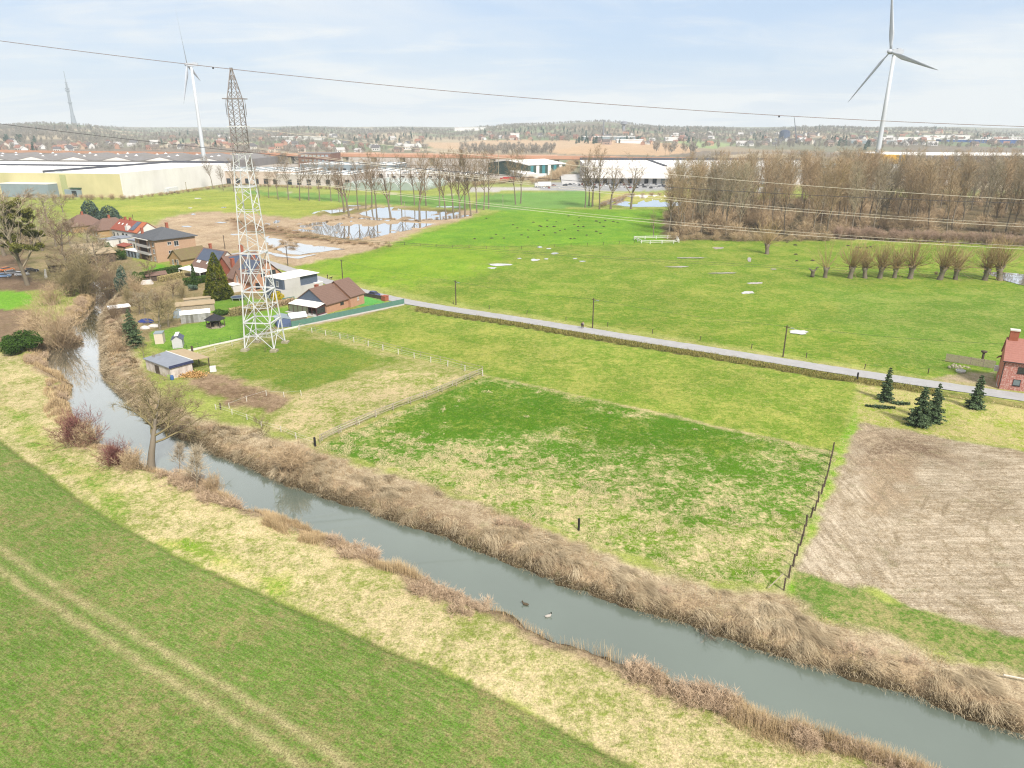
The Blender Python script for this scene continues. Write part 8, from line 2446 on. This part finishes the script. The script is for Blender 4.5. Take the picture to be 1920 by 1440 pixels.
# ------------------------------------------------------------------ far villages, woods and hills
HM = []
for (wc, rcx, Lh, Wh, Hh) in [(C(226, 216, 204), C(160, 118, 104), 12, 9, 5.5), (C(190, 148, 126), C(144, 106, 94), 11, 9, 5.5), (C(232, 230, 226), C(110, 106, 108), 13, 9, 5), (C(206, 176, 150), C(168, 122, 104), 14, 9, 4.5), (C(196, 170, 156), C(120, 106, 100), 16, 10, 6), (C(236, 234, 232), C(200, 196, 194), 18, 11, 4.5)]:
    m = MB(); m.m = 0
    m.add([(-Lh / 2, -Wh / 2, -4), (Lh / 2, -Wh / 2, -4), (Lh / 2, Wh / 2, -4), (-Lh / 2, Wh / 2, -4), (-Lh / 2, -Wh / 2, Hh), (Lh / 2, -Wh / 2, Hh), (Lh / 2, Wh / 2, Hh), (-Lh / 2, Wh / 2, Hh), (-Lh / 2, 0, Hh + 3.8), (Lh / 2, 0, Hh + 3.8)],
          [(0, 1, 5, 4), (2, 3, 7, 6), (0, 4, 8, 7, 3), (1, 2, 6, 9, 5)])
    m.m = 1; o_ = .5
    for s in (-1, 1):
        a = [(-Lh / 2 - o_, s * (Wh / 2 + o_), Hh - .5), (Lh / 2 + o_, s * (Wh / 2 + o_), Hh - .5), (Lh / 2 + o_, 0, Hh + 3.85), (-Lh / 2 - o_, 0, Hh + 3.85)]
        m.hexa(a + [(p[0], p[1], p[2] + .3) for p in a])
    m.box(-1.5, -.6, -.5, .5, Hh + 2.5, Hh + 5)
    m.m = 2
    for k in range(3):
        for s in (-1, 1): m.box(-Lh / 2 + 1.5 + k * 3.6, -Lh / 2 + 3.2 + k * 3.6, s * Wh / 2 - .06, s * Wh / 2 + .06, 1.2, 3.0)
    HM.append(m.mesh('far_house', [plain('far_wall', wc), plain('far_roof', rcx), GLASS]))
rnh = random.Random(91)
regions = [(0, 230, 268, 284, 34, 'left hamlet below the brown hillside'), (240, 440, 252, 282, 30, 'scattered village left of the pylon'), (460, 800, 252, 286, 46, 'village beyond the viaduct'), (900, 1090, 252, 263, 22, 'village before the blue hill'),
           (1095, 1300, 252, 272, 34, 'village by the tan fields'), (1320, 1600, 250, 274, 48, 'town beyond the brown wood'), (1600, 1919, 248, 274, 66, 'town at the far right beyond the turbine')]
for (x0, x1, y0, y1, n, nm) in regions:
    for k in range(n):
        px, py = rnh.uniform(x0, x1), y0 + (y1 - y0) * rnh.random() ** .8
        q_ = Gt(px, py)
        if q_ is None: continue
        x, y, z = q_; s = rnh.uniform(.85, 1.4)
        tag(obj_of('far_house', HM[rnh.randrange(6)], None, (x, y, z), rnh.uniform(0, 3.14), s), 'tiny gabled house in the ' + nm, 'house', 'houses of the ' + nm)
for i, (px, py, w_, d_, h, mt, lb) in enumerate([(1140, 262, 150, 40, 9, CLADG, 'long grey roofed hall in the village by the tan fields'), (1180, 268, 70, 40, 8, CLADW, 'white hall in the village by the tan fields, lower one'), (1265, 264, 60, 30, 9, CLADW, 'white hall right of the village by the tan fields'),
                                                 (965, 262, 26, 20, 18, CLADW, 'white tower like block before the blue hill'), (560, 262, 160, 30, 8, RENDER_W, 'long pale hall on the slope beyond the viaduct'), (1700, 263, 190, 30, 8, CLADW, 'long white roofed hall in the town far right'), (1850, 268, 260, 30, 9, plain('blue_cladding', C(70, 100, 160)), 'long blue hall at the far right'),
                                                 (1640, 269, 150, 26, 8, CLADG, 'grey hall in the town far right'), (905, 243, 260, 40, 10, CLADW, 'white halls on the hazy skyline before the blue hill'), (1770, 259, 150, 26, 8, CLADW, 'white hall upper right in the far town'), (1880, 262, 130, 26, 8, CLADW, 'white hall at the right edge of the far town')]):
    x, y, z = Gt(px, py) or (0, 0, 0)
    if not x: continue
    b = empty('far_hall', (x, y, z), R(rnh.uniform(-8, 8)), lb, 'hall'); MB().box(-w_ / 2, w_ / 2, -d_ / 2, d_ / 2, -6, h).build('wall', mt, b); MB().box(-w_ / 2 - 1, w_ / 2 + 1, -d_ / 2 - 1, d_ / 2 + 1, h + .01, h + 1.2).build('roof', ROOF_FLATW, b)
# crane, water tower and chimney on the skyline
x, y, z = Gt(1494, 268); b = empty('crane', (x, y, z), 0, 'dark crane with slanting jib rising over the town beyond the wood', 'crane')
hc = 24 / .46; m = MB(); m.bar((0, 0, 0), (-16, 0, 66), 1.6, 4, .8); m.build('jib', plain('crane_grey', C(104, 108, 122)), b); m = MB(); m.box(-4, 6, -3, 3, 0, 5); m.build('cab', bpy.data.materials['crane_grey'], b); m = MB(); m.bar((5, 0, 4), (24, 0, 18), .9, 4); m.build('back_mast', bpy.data.materials['crane_grey'], b)
x, y, z = Gt(1131, 258); tag(MB().lathe([(2.6, -5), (1.8, 52)], 8, (0, 0, 0)).build('factory_chimney', plain('chimney_grey', C(140, 140, 150)), None, loc=(x, y, z)), 'thin grey factory chimney in the village by the tan fields', 'chimney')
x, y, z = Gt(1470, 263); b = empty('round_tower', (x, y, z), 0, 'dark blue grey domed block in the town beyond the wood', 'tower'); MB().lathe([(16, -5), (16, 22)], 12).build('body', plain('tower_body', C(92, 104, 130)), b); MB().lathe([(16.5, 22.01), (12, 28), (3, 31)], 12).build('dome', plain('tower_dome', C(70, 80, 104)), b)
x, y, z = Gt(1169, 246); tag(MB().lathe([(5, -5), (5, 20), (13, 26), (13, 34), (4, 37)], 12).build('water_tower', plain('water_tower_grey', C(150, 152, 164)), None, loc=(x, y, z)), 'pale mushroom water tower on the skyline of the blue hill', 'tower')

def tree_ball(seed, H, n=90, dens=.5):
    """bare crown seen from afar: a haze of twigs on a trunk"""
    r_ = np.random.default_rng(seed)
    d = r_.normal(size=(n, 3)); d /= np.linalg.norm(d, axis=1)[:, None]; rad = r_.uniform(.2, 1, n) ** .5
    p = d * rad[:, None] * np.array([H * .32, H * .32, H * .40]); p[:, 2] += H * .58
    a = np.stack([d[:, 0] * .6, d[:, 1] * .6, np.abs(d[:, 2]) + .6], 1); a /= np.linalg.norm(a, axis=1)[:, None]
    b_ = np.cross(a, r_.normal(size=(n, 3))); b_ /= np.linalg.norm(b_, axis=1)[:, None]
    L_ = H * .10; W_ = H * .022
    V = np.stack([p - a * L_ - b_ * W_, p - a * L_ + b_ * W_, p + a * L_ + b_ * W_ * .4, p + a * L_ - b_ * W_ * .4], 1).reshape(-1, 3)
    Q = np.arange(4 * n).reshape(n, 4)
    tr = np.array([[-.02, 0, -.1], [.02, 0, -.1], [.012, 0, .7], [-.012, 0, .7], [0, -.02, -.1], [0, .02, -.1], [0, .012, .7], [0, -.012, .7]]) * H
    V = np.concatenate([V, tr]); Q = np.concatenate([Q, np.array([[4 * n, 4 * n + 1, 4 * n + 2, 4 * n + 3], [4 * n + 4, 4 * n + 5, 4 * n + 6, 4 * n + 7]])])
    return np_mesh('far_tree', V, Q, TWIG_BROWN, attrs=dict(tint=('FLOAT', np.concatenate([np.repeat(r_.uniform(.2, 1, n), 4), np.full(8, .2)]))), link=False)


FT = [tree_ball(700 + i, 13) for i in range(4)]
def dark_ball(seed, H, n=110):
    r_ = np.random.default_rng(seed)
    f = r_.uniform(0, 1, n); rr_ = H * .26 * (1 - f * .8) * r_.uniform(.5, 1, n); az = r_.uniform(0, 6.28, n)
    p = np.stack([np.cos(az) * rr_, np.sin(az) * rr_, f * H], 1)
    return leaf_cloud('far_conifer', p, H * .09, LEAF_CEDAR, seed, .2)
FD = [dark_ball(720 + i, 13) for i in range(3)]
its = []
for (x0, x1, y0, y1, n, s0, s1) in [(0, 560, 246, 268, 620, .8, 1.3), (0, 420, 268, 284, 150, .6, 1.1), (440, 800, 250, 288, 330, .7, 1.2), (800, 1100, 246, 268, 260, .8, 1.2), (1100, 1330, 246, 266, 200, .7, 1.2), (1300, 1919, 245, 278, 620, .7, 1.2),
                                     (0, 1919, 239.5, 246, 900, .9, 1.5), (860, 1040, 276, 290, 130, .9, 1.3), (1230, 1300, 278, 296, 12, 1.4, 2.0), (440, 560, 298, 308, 60, 1.0, 1.4)]:
    for k in range(n):
        px, py = rnh.uniform(x0, x1), rnh.uniform(y0, y1)
        if 795 < px < 1300 and 266 < py < 286 and n != 130 and n != 12: continue
        q_ = Gt(px, py)
        if q_ is None: continue
        x, y, z = q_; s = rnh.uniform(s0, s1)
        its.append((FT[rnh.randrange(4)], x, y, z - 1, s, rnh.uniform(0, 6)))
# skyline belt on the crest
for k in range(5200):
    az = rnh.uniform(-.68, .68); rr_ = rnh.uniform(2700, 4800); x, y = rr_ * math.sin(az), rr_ * math.cos(az)
    if fbm(np.array([x]), np.array([y]), 420, 3, 66)[0] < (.40 if az < -.2 else .47): continue
    its.append((FT[rnh.randrange(4)], x, y, z_at(x, y) - 1, rnh.uniform(.6, 1.15), rnh.uniform(0, 6)))
merge_copies('far_woods', its, attr_leaf('far_twigs', C(132, 124, 114), C(170, 162, 150)))
its = []
for (x0, x1, y0, y1, n) in [(8, 32, 264, 268, 7), (30, 46, 262, 266, 5), (55, 66, 268, 272, 5), (60, 70, 280, 284, 5), (300, 430, 252, 276, 20), (520, 545, 262, 268, 4), (600, 800, 250, 272, 22), (1080, 1130, 262, 270, 26), (1160, 1200, 262, 269, 18), (1040, 1060, 258, 264, 5), (1280, 1300, 258, 270, 10), (1400, 1440, 250, 264, 14),
                             (1550, 1590, 262, 274, 16), (1620, 1630, 272, 282, 5), (1830, 1860, 256, 264, 10), (900, 1300, 244, 254, 40), (0, 1919, 240, 246, 90)]:
    for k in range(n):
        q_ = Gt(rnh.uniform(x0, x1), rnh.uniform(y0, y1))
        if q_ is None: continue
        x, y, z = q_; its.append((FD[rnh.randrange(3)], x, y, z - 1, rnh.uniform(.7, 1.4), rnh.uniform(0, 6)))
merge_copies('far_conifers', its, LEAF_CEDAR)
for i, (px, py) in enumerate([(1247, 294), (1255, 294), (1280, 292)]):
    x, y = G(px, py); place_tree('poplar', *POP[i], x, y, .6, None, 'tall narrow poplar standing alone on the tan field beyond the white warehouse', 'tree', 'narrow poplars on the tan field', sz=.95)
